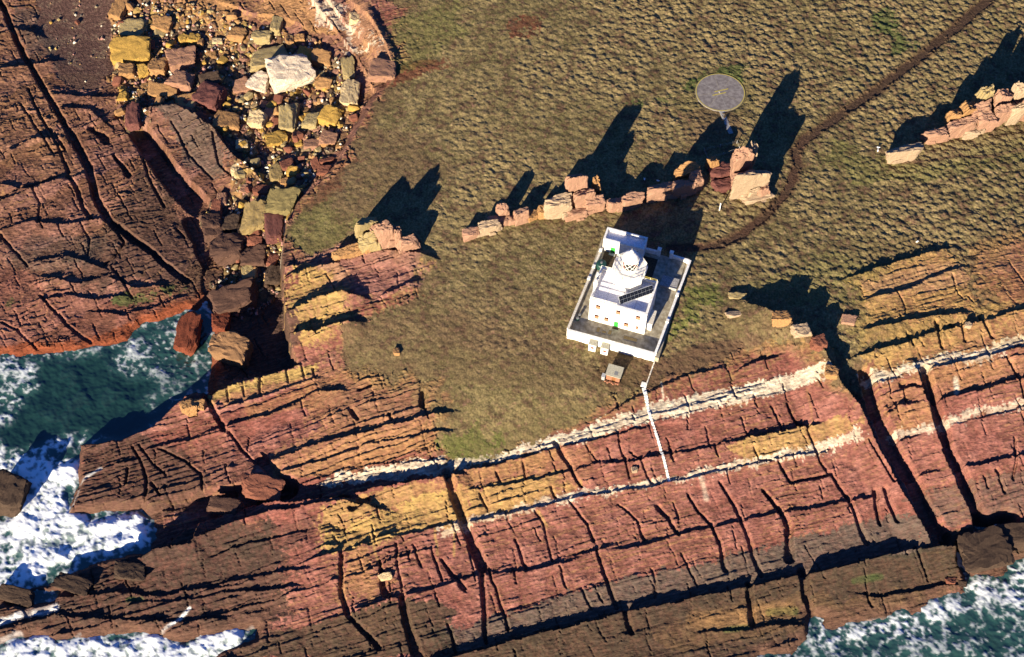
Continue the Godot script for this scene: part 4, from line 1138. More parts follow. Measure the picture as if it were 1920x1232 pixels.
func ground_meshes() -> void:
	var normals := PackedVector3Array()
	normals.resize(count)
	for j in range(1, nz - 1):
		for i in range(1, nx - 1):
			var c := j * nx + i
			if active[c]:
				var gs := (high[c + 1] - high[c - 1]) / (2.0 * STEP)
				var gt := (high[c + nx] - high[c - nx]) / (2.0 * STEP)
				normals[c] = Vector3(-gs * CA - gt * SA, 1.0, gs * SA - gt * CA).normalized()
	var shelf_piece := slabs(SHELF, 110)
	var platform_piece := slabs(PLATFORM, 110)
	var cells := {}
	for j in range(1, nz - 2):
		for i in range(1, nx - 2):
			var c := j * nx + i
			if active[c] == 0 or active[c + 1] == 0 or active[c + nx] == 0 or active[c + nx + 1] == 0:
				continue
			var key := zone[c] * 1000
			if zone[c] == SHELF:
				key += shelf_piece[c]
			elif zone[c] == PLATFORM:
				key += platform_piece[c]
			if not cells.has(key):
				cells[key] = PackedInt32Array()
			cells[key].append(c)
	var names := {GRASS: "headland_turf", SHELF: "rock_shelf", PLATFORM: "rock_platform", SCREE: "scree_ground", GRAVEL: "beach", TRACK: "track", WATER: "sea_bed"}
	var labels := {GRASS: "straw and olive tussock turf covering the headland", SHELF: "red sandstone shelf of tilted beds between turf and open sea", PLATFORM: "brown wave-cut rock platform left of the cove", SCREE: "yellow and grey rubble ground under the boulders of the cove", GRAVEL: "dull red gravel beach at the head of the cove", TRACK: "brown earth track winding from the lighthouse gate past the crags", WATER: "brown rock bed under the sea"}
	var seats := {}
	var strike := atan2(SA, CA)
	var slot := PackedInt32Array()
	slot.resize(count)
	slot.fill(-1)
	var keys := cells.keys()
	keys.sort()
	for key in keys:
		var list: PackedInt32Array = cells[key]
		var along: bool = key / 1000 == SHELF or key / 1000 == PLATFORM
		var vs := PackedVector3Array()
		var ns := PackedVector3Array()
		var cs := PackedColorArray()
		var idx := PackedInt32Array()
		var used := PackedInt32Array()
		for c in list:
			for o in [c, c + 1, c + nx, c + nx + 1]:
				if slot[o] < 0:
					slot[o] = vs.size()
					used.append(o)
					var s: float = s0 + (o % nx) * STEP
					var t: float = t0 + (o / nx) * STEP
					vs.append(Vector3(s, high[o], t) if along else Vector3(s * CA + t * SA, high[o], -s * SA + t * CA))
					ns.append(normals[o].rotated(Vector3.UP, -strike) if along else normals[o])
					var k := tint[o]
					cs.append(Color(k.x, k.y, k.z))
			var a := slot[c]
			var b := slot[c + 1]
			var e := slot[c + nx]
			var f := slot[c + nx + 1]
			if absf(high[c] - high[c + nx + 1]) < absf(high[c + 1] - high[c + nx]):
				idx.append_array(PackedInt32Array([a, b, f, a, f, e]))
			else:
				idx.append_array(PackedInt32Array([a, b, e, b, f, e]))
		for o in used:
			slot[o] = -1
		var arrays := []
		arrays.resize(Mesh.ARRAY_MAX)
		arrays[Mesh.ARRAY_VERTEX] = vs
		arrays[Mesh.ARRAY_NORMAL] = ns
		arrays[Mesh.ARRAY_COLOR] = cs
		arrays[Mesh.ARRAY_INDEX] = idx
		var m := ArrayMesh.new()
		m.add_surface_from_arrays(Mesh.PRIMITIVE_TRIANGLES, arrays)
		var z: int = key / 1000
		var mat: Material = M.turf if z == GRASS else (M.bedrock if along else M.loose)
		if key % 1000 == 0:
			var o := part(names[z], m, mat, self)
			tag(o, labels[z], "", "", "structure")
			if along:
				o.rotation.y = strike
			seats[z] = o
		else:
			if not seats.has(z):
				continue
			part("slab", m, mat, seats[z])


func sea() -> void:
	var swell := layer(noise(0.09, 31, FastNoiseLite.TYPE_SIMPLEX_SMOOTH, 4))
	var chop := layer(noise(0.45, 32, FastNoiseLite.TYPE_SIMPLEX_SMOOTH, 3))
	var web_noise := noise(0.22, 33, FastNoiseLite.TYPE_SIMPLEX_SMOOTH, 4)
	web_noise.fractal_type = FastNoiseLite.FRACTAL_RIDGED
	web_noise.domain_warp_enabled = true
	web_noise.domain_warp_amplitude = 12.0
	web_noise.domain_warp_frequency = 0.012
	var web := layer(web_noise)
	var lace := layer(noise(0.55, 34, FastNoiseLite.TYPE_CELLULAR, 1, FastNoiseLite.RETURN_DISTANCE2_SUB))
	wash([-154.0, -15.6, -146.3, -15.0, -136.3, -10.6, -136.2, -2.8, -140.4, 3.8, -150.3, 0.3, -154.9, -5.4], 0.93)
	wash([-149.6, -6.8, -140.7, 4.2, -121.7, 8.1, -120.8, 15.9, -123.3, 19.4, -142.1, 19.0, -154.3, 16.3, -153.2, 3.9], 0.95)
	wash([-163.0, 1.1, -150.3, 0.3, -149.0, 13.6, -146.1, 21.1, -157.0, 19.7, -164.4, 19.0], 0.72)
	wash([-159.4, -47.4, -146.1, -44.0, -141.2, -39.0, -144.9, -28.7, -150.5, -25.5, -160.9, -26.9], 0.50)
	wash([-120.4, -41.5, -110.2, -44.6, -103.0, -46.0, -103.1, -36.6, -108.3, -29.7, -118.1, -27.6, -125.4, -34.6], 0.44)
	wash([-113.8, -29.6, -100.3, -27.5, -102.3, -19.9, -114.5, -15.4, -118.1, -18.0], 0.30)
	wash([-129.2, -25.9, -127.2, -25.3, -126.6, -21.6, -128.4, -20.9], 0.85)
	wash([-134.3, -16.3, -122.6, -14.5, -123.5, -12.3, -134.6, -13.6, -146.3, -15.0, -143.4, -17.3], 0.70)
	wash([-161.4, -20.8, -146.0, -18.0, -141.2, -13.6, -149.5, -8.3, -162.2, -10.4], 0.66)
	wash([-106.0, -35.8, -98.6, -33.7, -100.3, -27.5, -105.6, -29.0], 0.40)
	wash([-165.1, 29.5, -150.9, 32.2, -134.4, 37.5, -100.9, 44.6, -101.4, 47.4, -111.5, 48.5, -115.2, 56.5, -166.1, 42.2], 0.88)
	wash([-154.9, 22.8, -144.1, 23.6, -145.2, 25.0, -151.3, 24.7], 0.60)
	wash([23.7, 75.9, 32.4, 80.4, 45.4, 81.3, 56.6, 80.4, 63.4, 77.5, 86.2, 79.0, 81.5, 88.1, 63.6, 85.8, 43.0, 86.7, 25.2, 85.0, 21.2, 85.2], 0.68)
	wash([4.1, 92.5, 10.7, 82.2, 23.6, 82.5, 43.3, 86.1, 65.3, 84.9, 82.1, 86.9, 69.7, 111.0], 0.42)
	wash([62.1, 71.5, 63.1, 78.1, 60.8, 81.6, 59.3, 80.5], 0.60)
	wash([69.5, 65.6, 77.8, 67.8, 71.7, 68.8, 69.1, 67.8], 0.70)
	var soft := Image.create_from_data(nx, nz, false, Image.FORMAT_RF, froth.to_byte_array())
	soft.resize(nx / 14, nz / 14, Image.INTERPOLATE_BILINEAR)
	soft.resize(nx, nz, Image.INTERPOLATE_CUBIC)
	froth = soft.get_data().to_float32_array()
	# how foamy each spot is, ranked from 0 to 1
	var rank := PackedInt32Array()
	rank.resize(1024)
	var foamy := PackedFloat32Array()
	foamy.resize(count)
	var counted := 0
	for c in count:
		if active[c] and (zone[c] == WATER or high[c] < SEA + 1.0):
			foamy[c] = web[c] * 0.75 + (255 - lace[c]) * 0.5 + chop[c] * 0.35 + n_fine[c] * 0.3 + swell[c] * 0.6
			rank[clampi(int(foamy[c] * 1.6), 0, 1023)] += 1
			counted += 1
	for k in range(1, 1024):
		rank[k] += rank[k - 1]
	var vs := PackedVector3Array()
	var cs := PackedColorArray()
	var idx := PackedInt32Array()
	var slot := PackedInt32Array()
	slot.resize(count)
	slot.fill(-1)
	for j in range(1, nz - 2):
		for i in range(1, nx - 2):
			var c := j * nx + i
			if active[c] == 0 or (zone[c] != WATER and (high[c] > SEA + 0.9 or shore[c] > 6.0)):
				continue
			for o in [c, c + 1, c + nx, c + nx + 1]:
				if slot[o] < 0:
					slot[o] = vs.size()
					var f := froth[o]
					if shore[o] < 3.5:
						f = maxf(f, (0.3 + 0.35 * n_low[o] / 255.0) * (1.0 - shore[o] / 3.5))
					var lacy := float(rank[clampi(int(foamy[o] * 1.6), 0, 1023)]) / counted
					var white := smoothstep(0.0, 0.75, lacy - (1.06 - f * 1.3)) * (0.35 + 0.6 * f)
					var y := SEA + (swell[o] - 128) * 0.004 + (chop[o] - 128) * 0.0011 + white * 0.10 + maxf(0.0, f - 0.75) * 4.0 * (n_mid[o] / 255.0)
					var deep := Vector3(0.010, 0.029, 0.025).lerp(Vector3(0.03, 0.078, 0.07), clampf(f * 1.3 + (swell[o] - 128) / 300.0, 0.0, 1.0))
					var k := deep.lerp(FOAM, white)
					var s: float = s0 + (o % nx) * STEP
					var t: float = t0 + (o / nx) * STEP
					vs.append(Vector3(s * CA + t * SA, y, -s * SA + t * CA))
					cs.append(Color(k.x, k.y, k.z))
			var a := slot[c]
			var b := slot[c + 1]
			var e := slot[c + nx]
			var f2 := slot[c + nx + 1]
			idx.append_array(PackedInt32Array([a, b, f2, a, f2, e]))
	var arrays := []
	arrays.resize(Mesh.ARRAY_MAX)
	arrays[Mesh.ARRAY_VERTEX] = vs
	arrays[Mesh.ARRAY_COLOR] = cs
	arrays[Mesh.ARRAY_INDEX] = idx
	var m := ArrayMesh.new()
	m.add_surface_from_arrays(Mesh.PRIMITIVE_TRIANGLES, arrays)
	var st := SurfaceTool.new()
	st.create_from(m, 0)
	st.generate_normals()
	var o := part("sea", st.commit(), M.water, self)
	tag(o, "dark green sea streaked with white foam against the rocks", "", "", "structure")
	var plane := PlaneMesh.new()
	plane.size = Vector2(5000, 5000)
	var far := part("open_sea", plane, M.deep_water, self, Vector3(0, SEA - 1.2, 0))
	tag(far, "open sea beyond the rocks", "", "", "structure")
	# the headland goes on inland, beyond the edge of the survey
	var inland := BoxMesh.new()
	inland.size = Vector3(900, 12, 600)
	var land := part("inland_turf", inland, M.plain_turf, self, Vector3(430, -13.5, -420))
	tag(land, "rough pasture going on inland from the headland", "", "", "structure")


func frame_outline() -> Array:
	return [-152.4, -188.1, 178.0, -95.2, 66.6, 117.0, -167.9, 51.1]


func upper_rows() -> Array:
	return [
		[-79, -74, -69, -64, -58, -53, -47, -41, -35, -29, -24, -18, -12, -6, -1, 4, 8, 13, 17, 21, 25, 28, 30, 30, 30, 30, 30, 30, 30, 30, 30, 30, 30, 30, 30],
		[-86, -81, -76, -71, -65, -59, -53, -47, -41, -35, -29, -23, -17, -11, -6, -1, 4, 9, 13, 17, 20, 24, 27, 30, 30, 30, 30, 30, 30, 30, 30, 30, 30, 30, 30],
		[-94, -89, -83, -78, -72, -66, -60, -54, -47, -41, -34, -28, -22, -16, -10, -5, 0, 5, 9, 12, 16, 19, 23, 26, 29, 30, 30, 30, 30, 30, 30, 30, 30, 30, 30],
		[-101, -96, -90, -84, -79, -72, -66, -60, -53, -46, -39, -33, -26, -19, -14, -8, -3, 1, 5, 9, 12, 15, 19, 22, 25, 28, 30, 30, 30, 30, 30, 30, 30, 30, 30],
		[-108, -103, -97, -91, -85, -79, -72, -66, -59, -51, -44, -37, -30, -23, -17, -11, -6, -2, 2, 5, 9, 12, 15, 18, 21, 24, 27, 29, 30, 30, 30, 30, 30, 30, 30],
		[-115, -110, -104, -98, -92, -85, -78, -71, -64, -57, -49, -41, -34, -26, -20, -14, -9, -5, -1, 2, 5, 8, 11, 14, 17, 20, 23, 25, 28, 30, 30, 30, 30, 30, 30],
		[-123, -117, -111, -104, -98, -91, -84, -77, -69, -62, -54, -45, -37, -29, -22, -16, -11, -7, -4, 0, 3, 5, 8, 11, 14, 17, 19, 22, 24, 26, 28, 30, 30, 30, 30],
		[-130, -124, -117, -111, -104, -97, -90, -82, -75, -67, -58, -49, -40, -32, -24, -18, -13, -9, -5, -2, 0, 3, 6, 9, 12, 14, 17, 19, 21, 23, 25, 26, 28, 30, 30],
		[-137, -131, -124, -117, -110, -102, -95, -87, -79, -71, -62, -53, -44, -34, -26, -19, -14, -10, -7, -4, -1, 1, 4, 7, 10, 12, 14, 16, 18, 19, 21, 23, 24, 25, 27],
		[-144, -138, -130, -123, -115, -107, -99, -91, -84, -75, -66, -56, -46, -36, -27, -20, -15, -11, -7, -5, -2, 0, 3, 6, 9, 11, 12, 14, 15, 17, 18, 19, 20, 21, 22],
		[-151, -145, -137, -129, -121, -112, -104, -95, -87, -79, -70, -59, -47, -36, -27, -20, -15, -11, -7, -4, -2, 1, 3, 6, 8, 10, 11, 12, 13, 14, 15, 16, 17, 17, 18],
		[-159, -152, -144, -135, -126, -116, -107, -98, -90, -81, -71, -61, -46, -34, -26, -19, -14, -10, -7, -3, 0, 2, 5, 7, 8, 10, 11, 11, 12, 12, 12, 13, 13, 14, 14],
		[-167, -159, -151, -142, -131, -120, -110, -100, -91, -82, -70, -58, -43, -32, -24, -19, -14, -10, -6, -2, 1, 4, 6, 7, 9, 10, 10, 11, 11, 11, 10, 10, 11, 11, 10],
		[-175, -168, -159, -149, -137, -124, -112, -102, -93, -83, -70, -55, -41, -30, -24, -19, -14, -9, -5, -2, 2, 4, 6, 8, 9, 10, 11, 11, 11, 10, 9, 9, 8, 7, 6],
		[-183, -176, -168, -157, -144, -129, -115, -103, -93, -83, -70, -56, -42, -32, -25, -20, -14, -8, -4, -1, 2, 4, 6, 8, 9, 10, 11, 11, 11, 10, 9, 7, 6, 4, 2],
		[-191, -186, -178, -167, -153, -136, -119, -105, -95, -84, -71, -57, -43, -33, -26, -20, -13, -7, -3, -1, 1, 3, 5, 7, 9, 10, 11, 11, 11, 9, 8, 6, 3, 1, -2],
		[-199, -195, -189, -179, -165, -146, -126, -112, -103, -91, -74, -58, -44, -33, -26, -18, -10, -4, -2, -1, 1, 2, 4, 7, 9, 10, 11, 11, 10, 9, 6, 3, 0, -4, -7],
		[-205, -203, -199, -192, -180, -163, -141, -132, -126, -110, -83, -62, -46, -34, -25, -17, -9, -2, -1, -1, 0, 2, 3, 6, 7, 9, 10, 11, 10, 7, 4, 0, -5, -9, -14],
		[-210, -208, -205, -201, -192, -180, -166, -157, -140, -118, -91, -69, -51, -37, -27, -19, -11, -3, -1, 0, 1, 1, 3, 4, 5, 7, 9, 9, 8, 5, 0, -5, -11, -17, -22],
		[-212, -210, -207, -202, -193, -185, -176, -161, -139, -118, -100, -78, -59, -43, -31, -25, -20, -14, -7, -2, -1, -1, 1, 2, 1, 3, 7, 8, 5, 0, -7, -13, -20, -26, -32],
		[-214, -210, -207, -200, -191, -183, -173, -158, -147, -137, -119, -94, -73, -57, -43, -33, -27, -23, -17, -11, -12, -10, -5, -3, -5, -1, 6, 4, -2, -9, -17, -24, -31, -38, -44],
		[-216, -212, -209, -203, -195, -185, -175, -163, -157, -149, -133, -109, -93, -83, -70, -60, -48, -41, -39, -35, -35, -30, -19, -15, -16, -11, -3, -7, -16, -24, -32, -39, -46, -53, -59],
		[-220, -215, -214, -210, -206, -201, -196, -184, -158, -146, -138, -128, -120, -114, -106, -97, -87, -80, -75, -71, -68, -62, -51, -45, -43, -40, -37, -35, -40, -46, -52, -59, -65, -71, -76],
		[-227, -223, -221, -219, -216, -213, -209, -198, -179, -169, -162, -156, -152, -145, -138, -131, -124, -119, -114, -110, -105, -101, -95, -87, -83, -80, -76, -72, -71, -74, -78, -82, -86, -91, -95],
		[-236, -233, -231, -229, -227, -225, -221, -212, -204, -199, -188, -181, -177, -172, -166, -162, -158, -154, -150, -146, -140, -136, -134, -129, -121, -118, -113, -109, -106, -105, -106, -108, -111, -113, -116],
		[-248, -245, -242, -241, -239, -237, -234, -229, -224, -218, -207, -200, -197, -194, -190, -187, -185, -182, -179, -175, -172, -171, -172, -167, -160, -153, -150, -145, -141, -138, -136, -136, -136, -138, -139],
		[-260, -257, -255, -253, -252, -250, -248, -244, -240, -233, -225, -219, -216, -213, -210, -207, -204, -202, -201, -200, -199, -201, -203, -205, -209, -198, -189, -182, -175, -170, -167, -164, -163, -163, -163],
		[-260, -260, -260, -260, -260, -260, -260, -258, -254, -249, -243, -238, -234, -231, -228, -224, -220, -216, -217, -221, -224, -229, -233, -238, -241, -235, -225, -216, -208, -202, -196, -193, -190, -188, -187],
		[-260, -260, -260, -260, -260, -260, -260, -260, -260, -260, -260, -256, -252, -249, -245, -242, -238, -236, -238, -242, -248, -254, -260, -260, -260, -260, -255, -247, -238, -231, -225, -220, -216, -213, -211],
		[-260, -260, -260, -260, -260, -260, -260, -260, -260, -260, -260, -260, -260, -260, -260, -260, -259, -258, -260, -260, -260, -260, -260, -260, -260, -260, -260, -260, -260, -258, -252, -246, -241, -237, -234],
		[-260, -260, -260, -260, -260, -260, -260, -260, -260, -260, -260, -260, -260, -260, -260, -260, -260, -260, -260, -260, -260, -260, -260, -260, -260, -260, -260, -260, -260, -260, -260, -260, -260, -260, -257],
	]


func lower_rows() -> Array:
	return [
		[-104, -104, -105, -105, -105, -102, -96, -85, -72, -56, -38, -21, -3, 14, 30, 30, 30, 30, 30, 30, 30, 30, 30, 30, 30, 30, 30, 30, 30, 30, 30, 30, 30, 30, 30],
		[-113, -114, -116, -118, -121, -119, -114, -103, -88, -71, -52, -33, -14, 3, 19, 30, 30, 30, 30, 30, 30, 30, 30, 30, 30, 30, 30, 30, 30, 30, 30, 30, 30, 30, 30],
		[-121, -123, -126, -131, -136, -137, -132, -120, -105, -86, -65, -44, -25, -8, 8, 24, 30, 30, 30, 30, 30, 30, 30, 30, 30, 30, 30, 30, 30, 30, 30, 30, 30, 30, 30],
		[-128, -131, -136, -143, -152, -154, -148, -137, -122, -102, -79, -56, -36, -20, -4, 13, 30, 30, 30, 30, 30, 30, 30, 30, 30, 30, 30, 30, 30, 30, 30, 30, 30, 30, 30],
		[-135, -137, -143, -152, -161, -165, -161, -152, -139, -119, -95, -69, -49, -34, -18, 1, 20, 30, 30, 30, 30, 30, 30, 30, 30, 30, 30, 30, 30, 30, 30, 30, 30, 30, 30],
		[-140, -142, -146, -155, -164, -169, -168, -163, -155, -142, -116, -85, -66, -50, -32, -10, 11, 30, 30, 30, 30, 30, 30, 30, 30, 30, 30, 30, 30, 30, 30, 30, 30, 30, 30],
		[-146, -146, -149, -156, -165, -170, -171, -169, -167, -163, -143, -119, -93, -67, -43, -19, 3, 24, 30, 30, 30, 30, 30, 30, 30, 30, 30, 30, 30, 30, 30, 30, 30, 30, 30],
		[-153, -152, -154, -159, -167, -172, -172, -171, -172, -171, -160, -142, -112, -78, -49, -24, -2, 19, 30, 30, 30, 30, 30, 30, 30, 30, 30, 30, 30, 30, 30, 30, 30, 30, 30],
		[-161, -160, -161, -164, -170, -175, -174, -171, -174, -173, -164, -144, -112, -78, -50, -26, -5, 15, 30, 30, 30, 30, 30, 30, 30, 30, 30, 30, 30, 30, 30, 30, 30, 30, 30],
		[-171, -169, -169, -170, -174, -176, -175, -173, -176, -175, -162, -139, -107, -75, -49, -27, -7, 12, 29, 30, 30, 30, 30, 30, 30, 30, 30, 30, 30, 30, 30, 30, 30, 30, 30],
		[-181, -180, -179, -180, -181, -180, -179, -180, -184, -177, -154, -128, -100, -72, -49, -28, -9, 8, 25, 30, 30, 30, 30, 30, 30, 30, 30, 30, 30, 30, 30, 30, 30, 30, 30],
		[-192, -190, -189, -188, -188, -185, -187, -194, -194, -169, -138, -114, -92, -70, -49, -30, -13, 4, 20, 30, 30, 30, 30, 30, 30, 30, 30, 30, 30, 30, 30, 30, 30, 30, 30],
		[-201, -199, -197, -195, -194, -192, -192, -201, -193, -152, -122, -105, -87, -69, -51, -34, -17, -1, 14, 29, 30, 30, 30, 30, 30, 30, 30, 30, 30, 30, 30, 30, 30, 30, 30],
		[-211, -208, -205, -203, -201, -201, -202, -208, -202, -162, -129, -108, -91, -73, -56, -40, -24, -8, 8, 22, 30, 30, 30, 30, 30, 30, 30, 30, 30, 30, 30, 30, 30, 30, 30],
		[-220, -217, -214, -211, -210, -210, -211, -211, -206, -181, -148, -122, -101, -82, -64, -47, -31, -15, 0, 15, 29, 30, 30, 30, 30, 30, 30, 30, 30, 30, 30, 30, 30, 30, 30],
		[-229, -226, -223, -220, -217, -216, -213, -210, -205, -189, -162, -136, -113, -93, -74, -57, -40, -24, -9, 6, 21, 30, 30, 30, 30, 30, 30, 30, 30, 30, 30, 30, 30, 30, 30],
		[-238, -234, -231, -227, -224, -220, -216, -210, -204, -192, -171, -148, -125, -104, -85, -67, -50, -33, -18, -2, 12, 27, 30, 30, 30, 30, 30, 30, 30, 30, 30, 30, 30, 30, 30],
		[-247, -242, -238, -234, -230, -225, -219, -213, -206, -194, -177, -156, -135, -115, -95, -77, -60, -43, -27, -12, 3, 18, 30, 30, 30, 30, 30, 30, 30, 30, 30, 30, 30, 30, 30],
		[-255, -250, -246, -241, -236, -230, -224, -217, -208, -196, -181, -163, -143, -124, -105, -87, -70, -53, -37, -21, -6, 9, 23, 30, 30, 30, 30, 30, 30, 30, 30, 30, 30, 30, 30],
		[-260, -258, -253, -247, -242, -235, -229, -221, -211, -199, -185, -168, -151, -132, -114, -96, -79, -62, -46, -31, -16, -1, 14, 28, 30, 30, 30, 30, 30, 30, 30, 30, 30, 30, 30],
		[-260, -260, -260, -254, -248, -241, -233, -225, -215, -203, -189, -174, -157, -140, -122, -105, -88, -72, -56, -40, -25, -10, 5, 19, 30, 30, 30, 30, 30, 30, 30, 30, 30, 30, 30],
		[-260, -260, -260, -260, -253, -246, -238, -229, -219, -207, -194, -179, -163, -147, -130, -114, -97, -81, -65, -49, -34, -19, -5, 10, 24, 30, 30, 30, 30, 30, 30, 30, 30, 30, 30],
		[-260, -260, -260, -260, -259, -251, -243, -234, -223, -211, -199, -184, -169, -154, -138, -122, -106, -90, -74, -59, -43, -29, -14, 0, 14, 28, 30, 30, 30, 30, 30, 30, 30, 30, 30],
		[-260, -260, -260, -260, -260, -257, -248, -238, -228, -216, -204, -190, -176, -161, -145, -129, -114, -98, -83, -68, -53, -38, -23, -9, 5, 19, 30, 30, 30, 30, 30, 30, 30, 30, 30],
		[-260, -260, -260, -260, -260, -260, -253, -244, -233, -221, -209, -196, -182, -167, -152, -137, -122, -106, -91, -76, -61, -47, -32, -18, -4, 10, 24, 30, 30, 30, 30, 30, 30, 30, 30],
		[-260, -260, -260, -260, -260, -260, -259, -249, -238, -227, -214, -201, -188, -174, -159, -144, -130, -115, -100, -85, -70, -56, -41, -27, -13, 1, 14, 28, 30, 30, 30, 30, 30, 30, 30],
		[-260, -260, -260, -260, -260, -260, -260, -254, -244, -232, -220, -207, -194, -180, -166, -152, -137, -123, -108, -93, -79, -64, -50, -36, -22, -8, 5, 19, 30, 30, 30, 30, 30, 30, 30],
		[-260, -260, -260, -260, -260, -260, -260, -260, -249, -238, -226, -213, -200, -187, -173, -159, -145, -130, -116, -102, -87, -73, -59, -45, -31, -17, -4, 10, 23, 30, 30, 30, 30, 30, 30],
		[-260, -260, -260, -260, -260, -260, -260, -260, -255, -244, -232, -219, -207, -193, -180, -166, -152, -138, -124, -110, -96, -82, -68, -54, -40, -26, -13, 1, 14, 27, 30, 30, 30, 30, 30],
		[-260, -260, -260, -260, -260, -260, -260, -260, -260, -250, -238, -226, -213, -200, -187, -173, -160, -146, -132, -118, -104, -90, -76, -62, -49, -35, -22, -8, 5, 18, 30, 30, 30, 30, 30],
		[-260, -260, -260, -260, -260, -260, -260, -260, -260, -256, -244, -232, -220, -207, -194, -180, -167, -153, -140, -126, -112, -98, -85, -71, -57, -44, -30, -17, -4, 9, 22, 30, 30, 30, 30],
	]


func materials() -> void:
	var grain := NoiseTexture2D.new()
	grain.width = 512
	grain.height = 512
	grain.seamless = true
	grain.noise = noise(0.02, 41, FastNoiseLite.TYPE_SIMPLEX_SMOOTH, 5)
	var ramp := Gradient.new()
	ramp.set_color(0, Color(0.62, 0.62, 0.62))
	ramp.set_color(1, Color(1, 1, 1))
	grain.color_ramp = ramp
	var bumps := NoiseTexture2D.new()
	bumps.width = 512
	bumps.height = 512
	bumps.seamless = true
	bumps.as_normal_map = true
	bumps.bump_strength = 6.0
	bumps.noise = noise(0.03, 42, FastNoiseLite.TYPE_SIMPLEX_SMOOTH, 5)
	M.grain = grain
	M.bumps = bumps
	var streaks := NoiseTexture2D.new()
	streaks.width = 512
	streaks.height = 512
	streaks.seamless = true
	streaks.noise = noise(0.02, 43, FastNoiseLite.TYPE_SIMPLEX_SMOOTH, 6)
	var bands := Gradient.new()
	bands.set_color(0, Color(0.55, 0.55, 0.56))
	bands.set_color(1, Color(1, 1, 1))
	bands.add_point(0.42, Color(0.84, 0.83, 0.82))
	bands.add_point(0.5, Color(0.74, 0.74, 0.74))
	bands.add_point(0.56, Color(0.92, 0.91, 0.9))
	streaks.color_ramp = bands
	for n in ["turf", "bedrock", "loose"]:
		var m := StandardMaterial3D.new()
		m.vertex_color_use_as_albedo = true
		m.albedo_texture = grain
		m.uv1_triplanar = true
		m.uv1_world_triplanar = n != "bedrock"
		m.uv1_scale = Vector3.ONE * (0.16 if n == "turf" else 0.11)
		if n == "bedrock":
			# the mesh lies in the strike's own axes: the grain is drawn out along the beds
			m.albedo_texture = streaks
			m.uv1_scale = Vector3(0.028, 0.22, 0.12)
		m.normal_enabled = true
		m.normal_texture = bumps
		m.normal_scale = 0.7 if n == "turf" else 1.1
		m.roughness = 1.0 if n == "turf" else 0.9
		m.metallic_specular = 0.1 if n == "turf" else 0.25
		M[n] = m
	var w := StandardMaterial3D.new()
	w.vertex_color_use_as_albedo = true
	w.roughness = 0.22
	w.metallic_specular = 0.5
	M.water = w
	M.deep_water = plain(Color(0.10, 0.22, 0.20), 0.2)
	M.plain_turf = plain(Color(0.5, 0.43, 0.28), 1.0)
	# painted, cast and metal surfaces of the lighthouse station
	M.white = mottled("white", Color(0.90, 0.90, 0.89), Color(0.80, 0.78, 0.74), 0.25, 0.75)
	M.roof = mottled("roof", Color(0.93, 0.92, 0.93), Color(0.80, 0.79, 0.80), 0.3, 0.8)
	M.wall_weathered = mottled("wall_weathered", Color(0.84, 0.82, 0.78), Color(0.66, 0.62, 0.55), 0.4, 0.9)
	M.concrete = mottled("concrete", Color(0.63, 0.60, 0.53), Color(0.48, 0.44, 0.37), 0.12, 0.95)
	M.pale_concrete = mottled("pale_concrete", Color(0.62, 0.61, 0.60), Color(0.48, 0.47, 0.46), 0.3, 0.95)
	M.pad = mottled("pad", Color(0.50, 0.475, 0.465), Color(0.40, 0.375, 0.37), 0.12, 0.95)
	M.dark_ground = mottled("dark_ground", Color(0.30, 0.25, 0.19), Color(0.20, 0.17, 0.13), 0.3, 1.0)
	M.tan = mottled("tan", Color(0.58, 0.50, 0.36), Color(0.40, 0.36, 0.24), 0.6, 1.0)
	M.felt = mottled("felt", Color(0.66, 0.64, 0.56), Color(0.55, 0.53, 0.47), 0.4, 0.9)
	M.rubble = mottled("rubble", Color(0.62, 0.44, 0.34), Color(0.42, 0.27, 0.21), 1.2, 0.95)
	M.timber = mottled("timber", Color(0.50, 0.33, 0.20), Color(0.38, 0.25, 0.15), 0.5, 0.85)
	M.glass = plain(Color(0.045, 0.05, 0.055), 0.08)
	M.cell = plain(Color(0.05, 0.055, 0.075), 0.25)
	M.frame = plain(Color(0.46, 0.22, 0.16), 0.6)
	M.blind = plain(Color(0.55, 0.42, 0.30), 0.8)
	M.green = plain(Color(0.16, 0.58, 0.20), 0.6)
	M.tank = plain(Color(0.08, 0.22, 0.19), 0.5)
	M.rail = plain(Color(0.86, 0.84, 0.80), 0.5)
	M.rust = plain(Color(0.60, 0.34, 0.22), 0.7)
	M.red_line = plain(Color(0.80, 0.52, 0.48), 0.5)
	M.yellow = plain(Color(0.62, 0.56, 0.26), 0.9)
	M.alu = plain(Color(0.62, 0.63, 0.64), 0.4)
	M.panel = plain(Color(0.24, 0.25, 0.28), 0.5)
	M.grey = plain(Color(0.42, 0.42, 0.42), 0.8)
	M.feather = plain(Color(0.92, 0.92, 0.92), 0.8)
	M.wing = plain(Color(0.62, 0.64, 0.66), 0.8)
	M.beak = plain(Color(0.8, 0.6, 0.15), 0.6)
